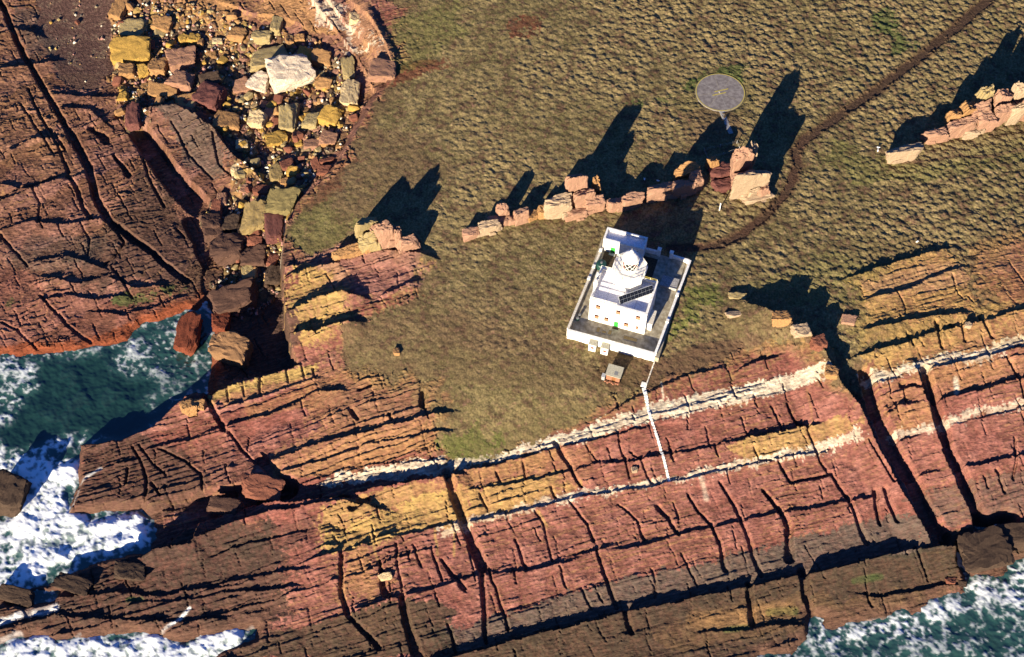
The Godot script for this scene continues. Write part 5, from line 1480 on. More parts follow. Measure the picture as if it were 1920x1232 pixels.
	var kinds := {
		"white": [Color(0.76, 0.71, 0.64), Color(0.54, 0.46, 0.38)], "grey": [Color(0.50, 0.45, 0.35), Color(0.58, 0.49, 0.28)], "ochre": [Color(0.58, 0.44, 0.27), Color(0.49, 0.36, 0.26)],
		"lichen": [Color(0.62, 0.50, 0.23), Color(0.50, 0.38, 0.21)], "pale": [Color(0.70, 0.63, 0.50), Color(0.57, 0.47, 0.32)], "rose": [Color(0.50, 0.36, 0.32), Color(0.52, 0.40, 0.27)],
		"olive": [Color(0.44, 0.38, 0.28), Color(0.48, 0.40, 0.22)], "red": [Color(0.45, 0.28, 0.22), Color(0.37, 0.23, 0.18)], "moss": [Color(0.43, 0.38, 0.24), Color(0.34, 0.31, 0.21)],
		"brown": [Color(0.32, 0.23, 0.19), Color(0.26, 0.19, 0.16)], "umber": [Color(0.27, 0.21, 0.17), Color(0.20, 0.16, 0.13)], "maroon": [Color(0.38, 0.23, 0.21), Color(0.31, 0.20, 0.18)],
		"weed": [Color(0.42, 0.21, 0.14), Color(0.32, 0.17, 0.12)], "tawny": [Color(0.48, 0.36, 0.25), Color(0.40, 0.30, 0.22)], "pink": [Color(0.57, 0.42, 0.355), Color(0.49, 0.40, 0.31)], "cream": [Color(0.60, 0.52, 0.43), Color(0.51, 0.43, 0.34)],
	}
	for k in kinds:
		var m := mottled("stone_" + k, kinds[k][0], kinds[k][1].lerp(kinds[k][0], 0.25), 0.31, 0.92)
		m.normal_enabled = true
		m.normal_texture = bumps
		m.normal_scale = 1.2


func mottled(key: String, a: Color, b: Color, scale: float, rough: float) -> StandardMaterial3D:
	var m := StandardMaterial3D.new()
	var t := NoiseTexture2D.new()
	t.width = 256
	t.height = 256
	t.seamless = true
	t.noise = noise(0.022, key.hash() % 1000, FastNoiseLite.TYPE_SIMPLEX_SMOOTH, 5)
	var ramp := Gradient.new()
	ramp.set_color(0, b)
	ramp.set_color(1, a)
	ramp.set_offset(0, 0.2)
	ramp.set_offset(1, 0.8)
	t.color_ramp = ramp
	m.albedo_texture = t
	m.uv1_triplanar = true
	m.uv1_world_triplanar = true
	m.uv1_scale = Vector3.ONE * scale
	m.roughness = rough
	m.metallic_specular = 0.3
	M[key] = m
	return m


func plain(c: Color, rough := 0.8) -> StandardMaterial3D:
	var m := StandardMaterial3D.new()
	m.albedo_color = c
	m.roughness = rough
	return m


# ---------------------------------------------------------------- the lighthouse station

const YARD := Vector3(0.83, 0.0, -2.66)
const YARD_TURN := -0.3142

func station(x: float, y: float, z: float) -> Vector3:
	return YARD + Basis(Vector3.UP, YARD_TURN) * Vector3(x, y, z)


func pierced(w: float, h: float, th: float, holes: Array) -> Mesh:
	# an upright wall facing +z with its openings cut through; x is centred, y from the ground
	var xs: Array[float] = [-w / 2, w / 2]
	var ys: Array[float] = [0.0, h]
	for o in holes:
		xs.append(o[0] - o[2] / 2); xs.append(o[0] + o[2] / 2)
		ys.append(o[1]); ys.append(o[1] + o[3])
	xs.sort()
	ys.sort()
	var st := SurfaceTool.new()
	st.begin(Mesh.PRIMITIVE_TRIANGLES)
	st.set_smooth_group(-1)
	var open := func(x: float, y: float) -> bool:
		for o in holes:
			if absf(x - o[0]) < o[2] / 2 and y > o[1] and y < o[1] + o[3]:
				return true
		return x < -w / 2 or x > w / 2 or y < 0 or y > h
	for i in xs.size() - 1:
		for j in ys.size() - 1:
			var x0 := xs[i]
			var x1 := xs[i + 1]
			var y0 := ys[j]
			var y1 := ys[j + 1]
			if x1 - x0 < 0.001 or y1 - y0 < 0.001 or open.call((x0 + x1) / 2, (y0 + y1) / 2):
				continue
			var a: Array[Vector3] = [Vector3(x0, y0, 0), Vector3(x1, y0, 0), Vector3(x1, y1, 0), Vector3(x0, y1, 0)]
			var b: Array[Vector3] = []
			for p in a:
				b.append(p - Vector3(0, 0, th))
			quad(st, a)
			quad(st, b, true)
			var sides := [[0, 1, (x0 + x1) / 2, y0 - 0.01], [1, 2, x1 + 0.01, (y0 + y1) / 2], [2, 3, (x0 + x1) / 2, y1 + 0.01], [3, 0, x0 - 0.01, (y0 + y1) / 2]]
			for s in sides:
				if open.call(s[2], s[3]):
					var q: Array[Vector3] = [a[s[1]], a[s[0]], b[s[0]], b[s[1]]]
					quad(st, q)
	st.generate_normals()
	return st.commit()


func window(parent: Node3D, at: Vector3, w: float, h: float, turn := 0.0) -> void:
	var st := SurfaceTool.new()
	st.begin(Mesh.PRIMITIVE_TRIANGLES)
	var f := 0.09
	for q in [[-w / 2 + f / 2, h / 2, f, h], [w / 2 - f / 2, h / 2, f, h], [0.0, f / 2, w - 2 * f, f], [0.0, h - f / 2, w - 2 * f, f], [0.0, h / 2, w - 2 * f, f], [0.0, h / 2 + h / 4, f * 0.6, h / 2 - 1.5 * f]]:
		var b := BoxMesh.new()
		b.size = Vector3(q[2], q[3], 0.08)
		st.append_from(b, 0, Transform3D(Basis.IDENTITY, Vector3(q[0], q[1], 0)))
	var o := part("window", st.commit(), M.frame, parent, at, Vector3(0, turn, 0))
	var g := BoxMesh.new()
	g.size = Vector3(w - 2 * f, h / 2 - 1.5 * f, 0.03)
	part("pane", g, M.glass, o, Vector3(0, h * 0.75 - f * 0.25, -0.01))
	part("blind", g, M.blind, o, Vector3(0, h * 0.25 + f * 0.25, -0.01))
	part("sill", box(w + 0.2, 0.08, 0.2), M.white, o, Vector3(0, -0.1, 0.12))


func compound() -> void:
	lighthouse()
	outbuilding()
	boundary()
	yard_things()


func lighthouse() -> void:
	var o := thing("lighthouse", YARD, "white two-storey lighthouse with an octagonal tower and latticed lantern", "lighthouse", "", YARD_TURN)
	var front := [[-4.9, 5.7, 1.1, 1.8], [0.1, 5.7, 1.1, 1.8], [5.0, 5.7, 1.1, 1.8], [-5.05, 1.3, 1.1, 1.8], [-2.6, 1.3, 1.1, 1.8], [2.35, 1.3, 1.1, 1.8], [5.1, 1.3, 0.6, 1.6], [-0.1, 0.05, 1.1, 2.3]]
	part("wall", pierced(14.1, 8.9, 0.45, front), M.white, o, Vector3(0, 0, 4.95))
	part("wall", pierced(9.0, 8.9, 0.45, [[-2.6, 5.6, 0.9, 1.6], [2.4, 1.3, 0.9, 1.6], [1.6, 5.6, 0.9, 1.6]]), M.white, o, Vector3(7.05, 0, 0), Vector3(0, PI / 2, 0))
	part("wall", pierced(9.0, 8.9, 0.45, [[2.6, 5.6, 0.9, 1.6]]), M.white, o, Vector3(-7.05, 0, 0), Vector3(0, -PI / 2, 0))
	part("wall", pierced(14.1, 8.9, 0.45, []), M.white, o, Vector3(0, 0, -4.95), Vector3(0, PI, 0))
	for h in front:
		if h[3] < 2.0:
			window(o, Vector3(h[0], h[1], 4.78), h[2], h[3])
	window(o, Vector3(6.88, 5.6, 2.6), 0.9, 1.6, PI / 2)
	window(o, Vector3(6.88, 1.3, -2.4), 0.9, 1.6, PI / 2)
	window(o, Vector3(6.88, 5.6, -1.6), 0.9, 1.6, PI / 2)
	window(o, Vector3(-6.88, 5.6, 2.6), 0.9, 1.6, -PI / 2)
	var d := part("door", box(1.1, 2.3, 0.08), M.green, o, Vector3(-0.1, 0.05, 4.78))
	var k := SphereMesh.new()
	k.radius = 0.05
	k.height = 0.1
	part("handle", k, M.alu, d, Vector3(0.4, 1.1, 0.07))
	part("doorstep", box(1.5, 0.14, 0.7), M.dark_ground, o, Vector3(-0.1, 0, 5.32))
	part("roof", box(13.2, 0.3, 9.0), M.roof, o, Vector3(0, 7.75, 0))
	for q in [[14.34, 0.16, 0.62, 0.0, 4.76], [14.34, 0.16, 0.62, 0.0, -4.76], [0.62, 0.16, 8.86, 6.86, 0.0], [0.62, 0.16, 8.86, -6.86, 0.0]]:
		part("coping", box(q[0], q[1], q[2]), M.white, o, Vector3(q[3], 8.902, q[4]))
	for x in [-3.4, 0.2, 3.6]:
		part("roof_seam", box(0.06, 0.03, 8.9), M.pale_concrete, o, Vector3(x, 8.052, 0))
	# rails above the parapet
	rails(o, [Vector3(-7, 9.06, 4.75), Vector3(-4.8, 9.06, 4.75), Vector3(-2.6, 9.06, 4.75), Vector3(-0.5, 9.06, 4.75)], 0.9, M.rail, M.rail)
	rails(o, [Vector3(-7, 9.06, -4.7), Vector3(-5, 9.06, -4.7), Vector3(-3, 9.06, -4.7)], 0.9, M.rail, M.rail)
	rails(o, [Vector3(3.6, 9.06, -4.7), Vector3(5.2, 9.06, -4.7), Vector3(6.9, 9.06, -4.7)], 1.1, M.rail, M.yellow)
	for z in [0.5, -1.4]:
		var c := part("chimney", box(0.9, 2.2, 1.1), M.white, o, Vector3(-6.9, 8.4, z))
		part("chimney_cap", box(1.1, 0.16, 1.3), M.white, c, Vector3(0, 2.2, 0))
		part("chimney_pot", lathe([Vector2(0.2, 0), Vector2(0.17, 0.5), Vector2(0, 0.5)], 10), M.wall_weathered, c, Vector3(0, 2.36, 0))
	part("porch", box(1.3, 3.0, 4.0), M.white, o, Vector3(7.7, -0.1, 1.4))
	part("porch_roof", box(1.5, 0.14, 4.2), M.wall_weathered, o, Vector3(7.78, 2.902, 1.4))
	for z in [-3.9, 3.95]:
		part("downpipe", rod(Vector3(7.15, 0, z), Vector3(7.15, 8.6, z), 0.06), M.white, o)
	# the tower
	var tz := -4.1
	var oct := func(profile: Array) -> Mesh: return lathe(profile, 8, false, 0.5)
	var tower := part("tower", oct.call([Vector2(3.9, 0), Vector2(3.75, 11.6), Vector2(3.9, 11.75), Vector2(3.9, 12.1), Vector2(4.15, 12.35), Vector2(4.15, 12.6), Vector2(0, 12.6)]), M.white, o, Vector3(0, 0, tz))
	for a in [0.0, PI / 2, PI, -PI / 2]:
		var n := Vector3(sin(a), 0, cos(a))
		part("tower_vent", box(0.5, 0.35, 0.06), M.pale_concrete, tower, n * 3.52 + Vector3(0, 9.9, 0), Vector3(0, a, 0))
	var deck := part("gallery", oct.call([Vector2(0, 12.6), Vector2(4.3, 12.604), Vector2(4.38, 12.7), Vector2(4.38, 12.95), Vector2(4.3, 13.02), Vector2(0, 13.02)]), M.white, o, Vector3(0, 0, tz))
	var posts := 16
	for k2 in posts:
		var a := TAU * (k2 + 0.5) / posts
		var r := 4.1 * cos(PI / 8) / cos(fposmod(a, PI / 4) - PI / 8)
		var p := Vector3(cos(a) * r, 13.02, sin(a) * r)
		part("post", rod(p, p + Vector3(0, 1.15, 0), 0.055), M.rust if k2 % 4 == 0 else M.rail, deck)
	for y in [0.4, 0.78, 1.15]:
		var st := SurfaceTool.new()
		st.begin(Mesh.PRIMITIVE_TRIANGLES)
		for k2 in 8:
			var a0 := TAU * (k2 + 0.5) / 8
			var a1 := TAU * (k2 + 1.5) / 8
			rod_into(st, Vector3(cos(a0) * 4.1, 13.02 + y, sin(a0) * 4.1), Vector3(cos(a1) * 4.1, 13.02 + y, sin(a1) * 4.1), 0.045)
		st.generate_normals()
		part("handrail", st.commit(), M.rail, deck)
	# the lantern
	var lan := part("lantern", lathe([Vector2(1.95, 13.0), Vector2(1.95, 14.0), Vector2(2.08, 14.05), Vector2(2.08, 14.2), Vector2(1.85, 14.2)], 28), M.white, o, Vector3(0, 0, tz))
	var glazing := part("glazing", lathe([Vector2(1.84, 14.2), Vector2(1.84, 17.1)], 28), M.glass, lan)
	for k2 in 9:
		for sg in [-1, 1]:
			var a := TAU * k2 / 9
			var st := SurfaceTool.new()
			st.begin(Mesh.PRIMITIVE_TRIANGLES)
			for m in 4:
				var a0: float = a + sg * TAU / 9 * m * 0.4
				var a1: float = a + sg * TAU / 9 * (m + 1) * 0.4
				var y0 := 14.2 + 2.9 * m / 4.0
				rod_into(st, Vector3(cos(a0) * 1.89, y0, sin(a0) * 1.89), Vector3(cos(a1) * 1.89, y0 + 0.725, sin(a1) * 1.89), 0.085, 5)
			st.generate_normals()
			part("glazing_bar", st.commit(), M.red_line if (k2 % 3 == 0 and sg > 0) else M.rail, lan)
	part("lens", lathe([Vector2(0, 14.4), Vector2(0.8, 14.6), Vector2(1.0, 15.6), Vector2(0.8, 16.6), Vector2(0, 16.8)], 16), M.alu, glazing)
	var dome := part("dome", lathe([Vector2(1.86, 17.1), Vector2(2.12, 17.1), Vector2(2.12, 17.32), Vector2(1.95, 17.4), Vector2(1.8, 17.95), Vector2(1.5, 18.5), Vector2(1.05, 18.95), Vector2(0.6, 19.2), Vector2(0, 19.28)], 28), M.white, o, Vector3(0, 0, tz))
	part("vent_ball", lathe([Vector2(0.22, 19.2), Vector2(0.22, 19.4), Vector2(0.42, 19.55), Vector2(0.46, 19.75), Vector2(0.3, 19.98), Vector2(0, 20.05)], 14), M.white, dome)
	part("finial", rod(Vector3(0, 20, 0), Vector3(0, 20.9, 0), 0.03), M.rail, dome)
	# the solar array on the roof
	var a := Vector3(-0.61, 10.3, 3.01)
	var b := Vector3(6.11, 10.3, -2.73)
	var c := Vector3(0.11, 8.75, 3.95)
	var across := b - a
	var slope := c - a
	slope -= across * slope.dot(across) / across.length_squared()
	var bx := across.normalized()
	var bz := slope.normalized()
	var basis := Basis(bx, bz.cross(bx), bz)
	var array := thing("solar_array", station(a.x, a.y, a.z), "long dark solar array tilted across the lighthouse roof", "solar panels")
	array.basis = Basis(Vector3.UP, YARD_TURN) * basis
	var lx := across.length()
	var lz := slope.length()
	part("frame", box(lx + 0.1, 0.06, lz + 0.1), M.alu, array, Vector3(lx / 2, -0.07, lz / 2))
	var cols := 9
	for i in cols:
		for j in 2:
			var mx := lx / cols
			var mz := lz / 2
			var mod := part("solar_module", box(mx - 0.06, 0.05, mz - 0.06), M.panel, array, Vector3((i + 0.5) * mx, 0, (j + 0.5) * mz))
			var st := SurfaceTool.new()
			st.begin(Mesh.PRIMITIVE_TRIANGLES)
			for ci in 2:
				for cj in 2:
					var cell_box := BoxMesh.new()
					cell_box.size = Vector3(mx / 2 - 0.06, 0.012, mz / 2 - 0.05)
					st.append_from(cell_box, 0, Transform3D(Basis.IDENTITY, Vector3((ci - 0.5) * mx * 0.47, 0.057, (cj - 0.5) * mz * 0.47)))
			part("cells", st.commit(), M.cell, mod)
	for i in 4:
		var x := lx * (0.06 + 0.293 * i)
		var top := Vector3(x, -0.08, 0.1)
		var up: Vector3 = array.basis.inverse() * Vector3.UP
		part("leg", rod(top, top - up * 2.2, 0.05), M.alu, array)
		part("leg", rod(Vector3(x, -0.08, lz - 0.1), Vector3(x, -0.08, lz - 0.1) - up * 0.68, 0.05), M.alu, array)


func rails(o: Node3D, pts: Array, h: float, mat: Material, top: Material) -> void:
	for p in pts:
		part("rail_post", rod(p, p + Vector3(0, h, 0), 0.06), mat, o)
	for y in [0.5, 1.0]:
		part("rail", rod(pts[0] + Vector3(0, h * y, 0), pts[-1] + Vector3(0, h * y, 0), 0.07), top, o)


func outbuilding() -> void:
	var at := station(-4.3, 0, -17.8)
	var o := thing("outbuilding", at, "white flat-roofed outbuilding with a green door at the back of the compound", "outbuilding", "", YARD_TURN)
	part("wall", pierced(10.4, 4.9, 0.4, [[-2.5, 0.05, 1.2, 2.3], [3.2, 2.3, 1.1, 1.2]]), M.white, o, Vector3(0, 0, 1.9))
	part("wall", pierced(10.4, 4.9, 0.4, []), M.white, o, Vector3(0, 0, -1.9), Vector3(0, PI, 0))
	part("wall", pierced(3.0, 4.9, 0.4, []), M.white, o, Vector3(5.2, 0, 0), Vector3(0, PI / 2, 0))
	part("wall", pierced(3.0, 4.9, 0.4, []), M.white, o, Vector3(-5.2, 0, 0), Vector3(0, -PI / 2, 0))
	part("roof", box(9.6, 0.2, 3.0), M.roof, o, Vector3(0, 4.0, 0))
	for q in [[10.5, 0.5, 0.0, 1.7], [10.5, 0.5, 0.0, -1.7], [0.5, 2.88, 5.0, 0.0], [0.5, 2.88, -5.0, 0.0]]:
		part("coping", box(q[0], 0.12, q[1]), M.white, o, Vector3(q[2], 4.902, q[3]))
	part("door", box(1.2, 2.3, 0.08), M.green, o, Vector3(-2.5, 0.05, 1.7))
	part("doorstep", box(1.7, 0.12, 0.8), M.pale_concrete, o, Vector3(-2.5, 0.05, 2.4))
	window(o, Vector3(3.2, 2.3, 1.72), 1.1, 1.2)


func boundary() -> void:
	var o := thing("boundary_wall", YARD, "white wall enclosing the lighthouse yard, with a gateway at the back", "wall", "", YARD_TURN)
	var c := [Vector3(-10.8, 0, 10.2), Vector3(11.1, 0, 10.2), Vector3(12.4, 0, -18.8), Vector3(-9.5, 0, -18.8)]
	run_wall(o, c[0], c[1], 1.4, 0.5, M.white)
	run_wall(o, c[1] + Vector3(0, 0, -0.26), c[2], 1.4, 0.45, M.white)
	run_wall(o, c[0] + Vector3(0, 0, -0.26), c[3] + Vector3(-0.1, 0, 2.7), 1.4, 0.45, M.wall_weathered)
	run_wall(o, Vector3(0.95, 0, -18.9), Vector3(4.1, 0, -18.9), 1.4, 0.4, M.white)
	run_wall(o, Vector3(7.8, 0, -18.9), c[2] + Vector3(-0.25, 0, 0.1), 1.4, 0.4, M.white)
	for p in [Vector3(4.35, 0, -18.9), Vector3(7.5, 0, -18.9)]:
		var q := part("gate_pillar", box(0.8, 2.6, 0.8), M.white, o, p)
		part("pillar_cap", box(1.0, 0.16, 1.0), M.white, q, Vector3(0, 2.6, 0))
	for f in [0.34, 0.62]:
		var p: Vector3 = c[1].lerp(c[2], f)
		part("pier", box(0.75, 1.8, 0.9), M.white, o, p)
	for f in [0.55, 0.68, 0.86]:
		var p: Vector3 = c[0].lerp(c[3], f)
		part("pier", box(0.75, 1.8, 0.9), M.white, o, p)
	var y := part("yard", box(22.8, 3.0, 29.4), M.concrete, self, station(0.75, -2.95, -4.4), Vector3(0, YARD_TURN, 0))
	tag(y, "grey concrete yard inside the white boundary wall", "", "", "structure")
	part("paving", box(4.6, 0.01, 11.0), M.dark_ground, y, Vector3(1.5, 3.006, -7.6))
	part("paving", box(6.6, 0.01, 5.2), M.dark_ground, y, Vector3(-6.3, 3.003, -9.2))


func run_wall(o: Node3D, a: Vector3, b: Vector3, h: float, th: float, mat: Material) -> void:
	var d := b - a
	var turn := atan2(-d.z, d.x)
	var m := (a + b) / 2.0
	var w := part("wall", box(d.length(), h + 3.4, th), mat, o, m - Vector3(0, 3.4, 0), Vector3(0, turn, 0))
	part("coping", box(d.length() + 0.02, 0.12, th + 0.14), mat, w, Vector3(0, h + 3.402, 0))


func yard_things() -> void:
	for q in [[-4.0, "white privy with a red window on the front wall, left one of two"], [-0.95, "white privy with a red window on the front wall, right one of two"]]:
		var o := thing("privy", station(q[0], -3.0, 11.3), q[1], "privy", "privies built against the front wall", YARD_TURN)
		part("wall", pierced(1.75, 3.6, 0.25, [[0.1, 1.9, 0.75, 0.95]]), M.white, o, Vector3(0, 0, 0.8))
		for sx in [-1.0, 1.0]:
			part("wall", box(0.25, 3.7, 1.28), M.white, o, Vector3(sx * 0.75, 0, -0.1))
		part("roof", box(1.95, 0.14, 1.7), M.felt, o, Vector3(0, 3.72, 0.0), Vector3(0.06, 0, 0))
		var pane := part("window", box(0.75, 0.95, 0.05), M.frame, o, Vector3(0.1, 1.9, 0.66))
		part("pane", box(0.5, 0.34, 0.02), M.glass, pane, Vector3(0, 0.52, 0.03))
	for q in [[-3.9, 7.1, 1.0, 1.6, "tan planting bed under the front wall, leftmost of four"], [-2.4, 7.3, 1.2, 0.9, "tan planting bed with a pale rim, second from the left"], [-1.0, 7.0, 1.0, 1.5, "tan planting bed in front of the green door"], [4.2, 7.2, 3.6, 1.2, "widest tan planting bed, at the right of the front yard"]]:
		var o := thing("planting_bed", station(q[0], 0.05, q[1]), q[4], "planting bed", "planting beds in the front yard", YARD_TURN)
		part("soil", box(q[2] - 0.16, 0.10, q[3] - 0.16), M.tan, o)
		for sx in [-1.0, 1.0]:
			part("kerb", box(0.08, 0.16, q[3]), M.pale_concrete, o, Vector3(sx * (q[2] / 2 - 0.04), 0, 0))
			part("kerb", box(q[2] - 0.17, 0.16, 0.08), M.pale_concrete, o, Vector3(0, 0, sx * (q[3] / 2 - 0.04)))
	var plat := thing("concrete_platform", station(9.1, 0.05, -11.2), "raised pale concrete platform against the right wall of the yard", "platform", "", YARD_TURN)
	part("slab", box(4.3, 0.85, 3.2), M.pale_concrete, plat)
	part("ramp", box(4.2, 0.3, 6.0), M.concrete, plat, Vector3(0.2, 0, -4.7))
	part("edge", box(4.4, 0.1, 0.2), M.pale_concrete, plat, Vector3(0, 0.852, 1.5))
	var tank := thing("oil_tank", station(-8.3, 0.05, -10.6), "dark green tank beside the left wall of the yard", "tank", "", YARD_TURN)
	part("tank_body", lathe([Vector2(0, 0.3), Vector2(1.2, 0.32), Vector2(1.3, 0.5), Vector2(1.3, 2.0), Vector2(1.1, 2.25), Vector2(0.3, 2.35), Vector2(0, 2.35)], 18), M.tank, tank)
	part("lid", lathe([Vector2(0.3, 2.34), Vector2(0.3, 2.5), Vector2(0, 2.52)], 12), M.grey, tank)
	for k in 3:
		part("foot", box(0.3, 0.34, 0.3), M.pale_concrete, tank, Vector3(cos(k * 2.1) * 0.8, 0, sin(k * 2.1) * 0.8))
	var stack := thing("timber_stack", station(-5.1, 0.05, -9.4), "brown stack of boards behind the tower", "timber", "", YARD_TURN)
	for k in 5:
		part("board", box(0.36, 0.12, 3.4), M.timber, stack, Vector3((k - 2) * 0.4, 0.13 * (k % 2), 0.1 * k))
	for q in [[-9.5, 5.9, "dark round bin in the left corner of the front yard"], [-9.3, 4.8, "dark round bin beside the left wall, further from the corner"]]:
		var o := thing("bin", station(q[0], 0.05, q[1]), q[2], "bin", "bins by the left wall", YARD_TURN)
		part("bin_body", lathe([Vector2(0.3, 0), Vector2(0.36, 0.9), Vector2(0, 0.9)], 14), M.tank, o)
		part("lid", lathe([Vector2(0.39, 0.9), Vector2(0.37, 0.97), Vector2(0, 1.02)], 14), M.grey, o)
	# the shed outside the front wall
	var s := thing("shed", station(3.08, -2.5, 17.1), "small rubble-walled shed with a flat felt roof below the compound", "shed", "", YARD_TURN)
	part("wall", pierced(3.3, 2.6, 0.35, [[0.2, 0.0, 0.9, 1.9]]), M.rubble, s, Vector3(0, 0, 1.35))
	part("wall", pierced(3.3, 2.6, 0.35, []), M.rubble, s, Vector3(0, 0, -1.35), Vector3(0, PI, 0))
	for sx in [-1.0, 1.0]:
		part("wall", pierced(1.98, 2.6, 0.35, []), M.rubble, s, Vector3(sx * 1.65, 0, 0), Vector3(0, sx * PI / 2, 0))
	part("door", box(0.9, 1.9, 0.06), M.timber, s, Vector3(0.2, 0, 1.2))
	var roof := part("roof", box(3.8, 0.14, 3.2), M.felt, s, Vector3(0, 2.6, 0), Vector3(0.05, 0, 0))
	part("roof_patch", box(0.9, 0.03, 1.0), M.grey, roof, Vector3(0.5, 0.142, 0.5))
	for k in 7:
		part("loose_stone", block(Vector3(0.5, 0.35, 0.45), 0.4, 900 + k), M.rubble, s, Vector3(-1.6 + k * 0.5, 0.25, 1.9 + 0.25 * sin(k * 2.0)), Vector3(0, k * 0.7, 0))
	var butt := thing("water_butt", station(0.75, -2.6, 18.2), "pale grey water butt at the left side of the shed", "water butt", "", YARD_TURN)
	part("butt_body", box(0.8, 1.3, 1.1), M.pale_concrete, butt)
	part("lid", box(0.9, 0.08, 1.2), M.alu, butt, Vector3(0, 1.302, 0))


# ---------------------------------------------------------------- rocks that stand on the ground

func crag(at: Vector3, label: String, blocks: Array) -> void:
	var o := thing("crag", at, label, "crag", "crags standing out of the turf")
	var turn := atan2(SA, CA)
	var last := []
	for b in blocks:
		var size: Vector3 = b[1]
		taken["crag_seed"] = taken.get("crag_seed", 500) + 1
		var r := part("block", rock(size * Vector3(1.08, 1.04, 1.15), 0.25, taken["crag_seed"]), M["stone_" + b[2]], o, b[0] + Vector3(0, size.y / 2, 0), Vector3(rng.randf_range(0.02, 0.14), turn + rng.randf_range(-0.08, 0.08), rng.randf_range(-0.05, 0.05)))
		if last.size() and (b[0] - last[0]).length() < 6.5:
			# rock that joins the two blocks low down
			var mid_size: Vector3 = (size + last[1]) * 0.5
			part("block", rock(mid_size * Vector3(1.0, 0.62, 1.0), 0.2, taken["crag_seed"] + 600), M["stone_" + b[2]], o, (b[0] + last[0]) / 2.0 + Vector3(0, mid_size.y * 0.28, 0), Vector3(0.1, turn + rng.randf_range(-0.15, 0.15), 0))
		last = b
		if maxf(size.x, size.z) > 5.0:
			# a split-off flake leaning on the block
			part("flake", rock(Vector3(size.x * 0.35, size.y * 0.45, size.z * 0.4), 0.25, taken["crag_seed"] + 300), M["stone_" + b[2]], o, b[0] + Vector3(size.x * rng.randf_range(-0.35, 0.35), size.y * 0.22, size.z * 0.48), Vector3(0.2, turn + rng.randf_range(-0.3, 0.3), 0.1))


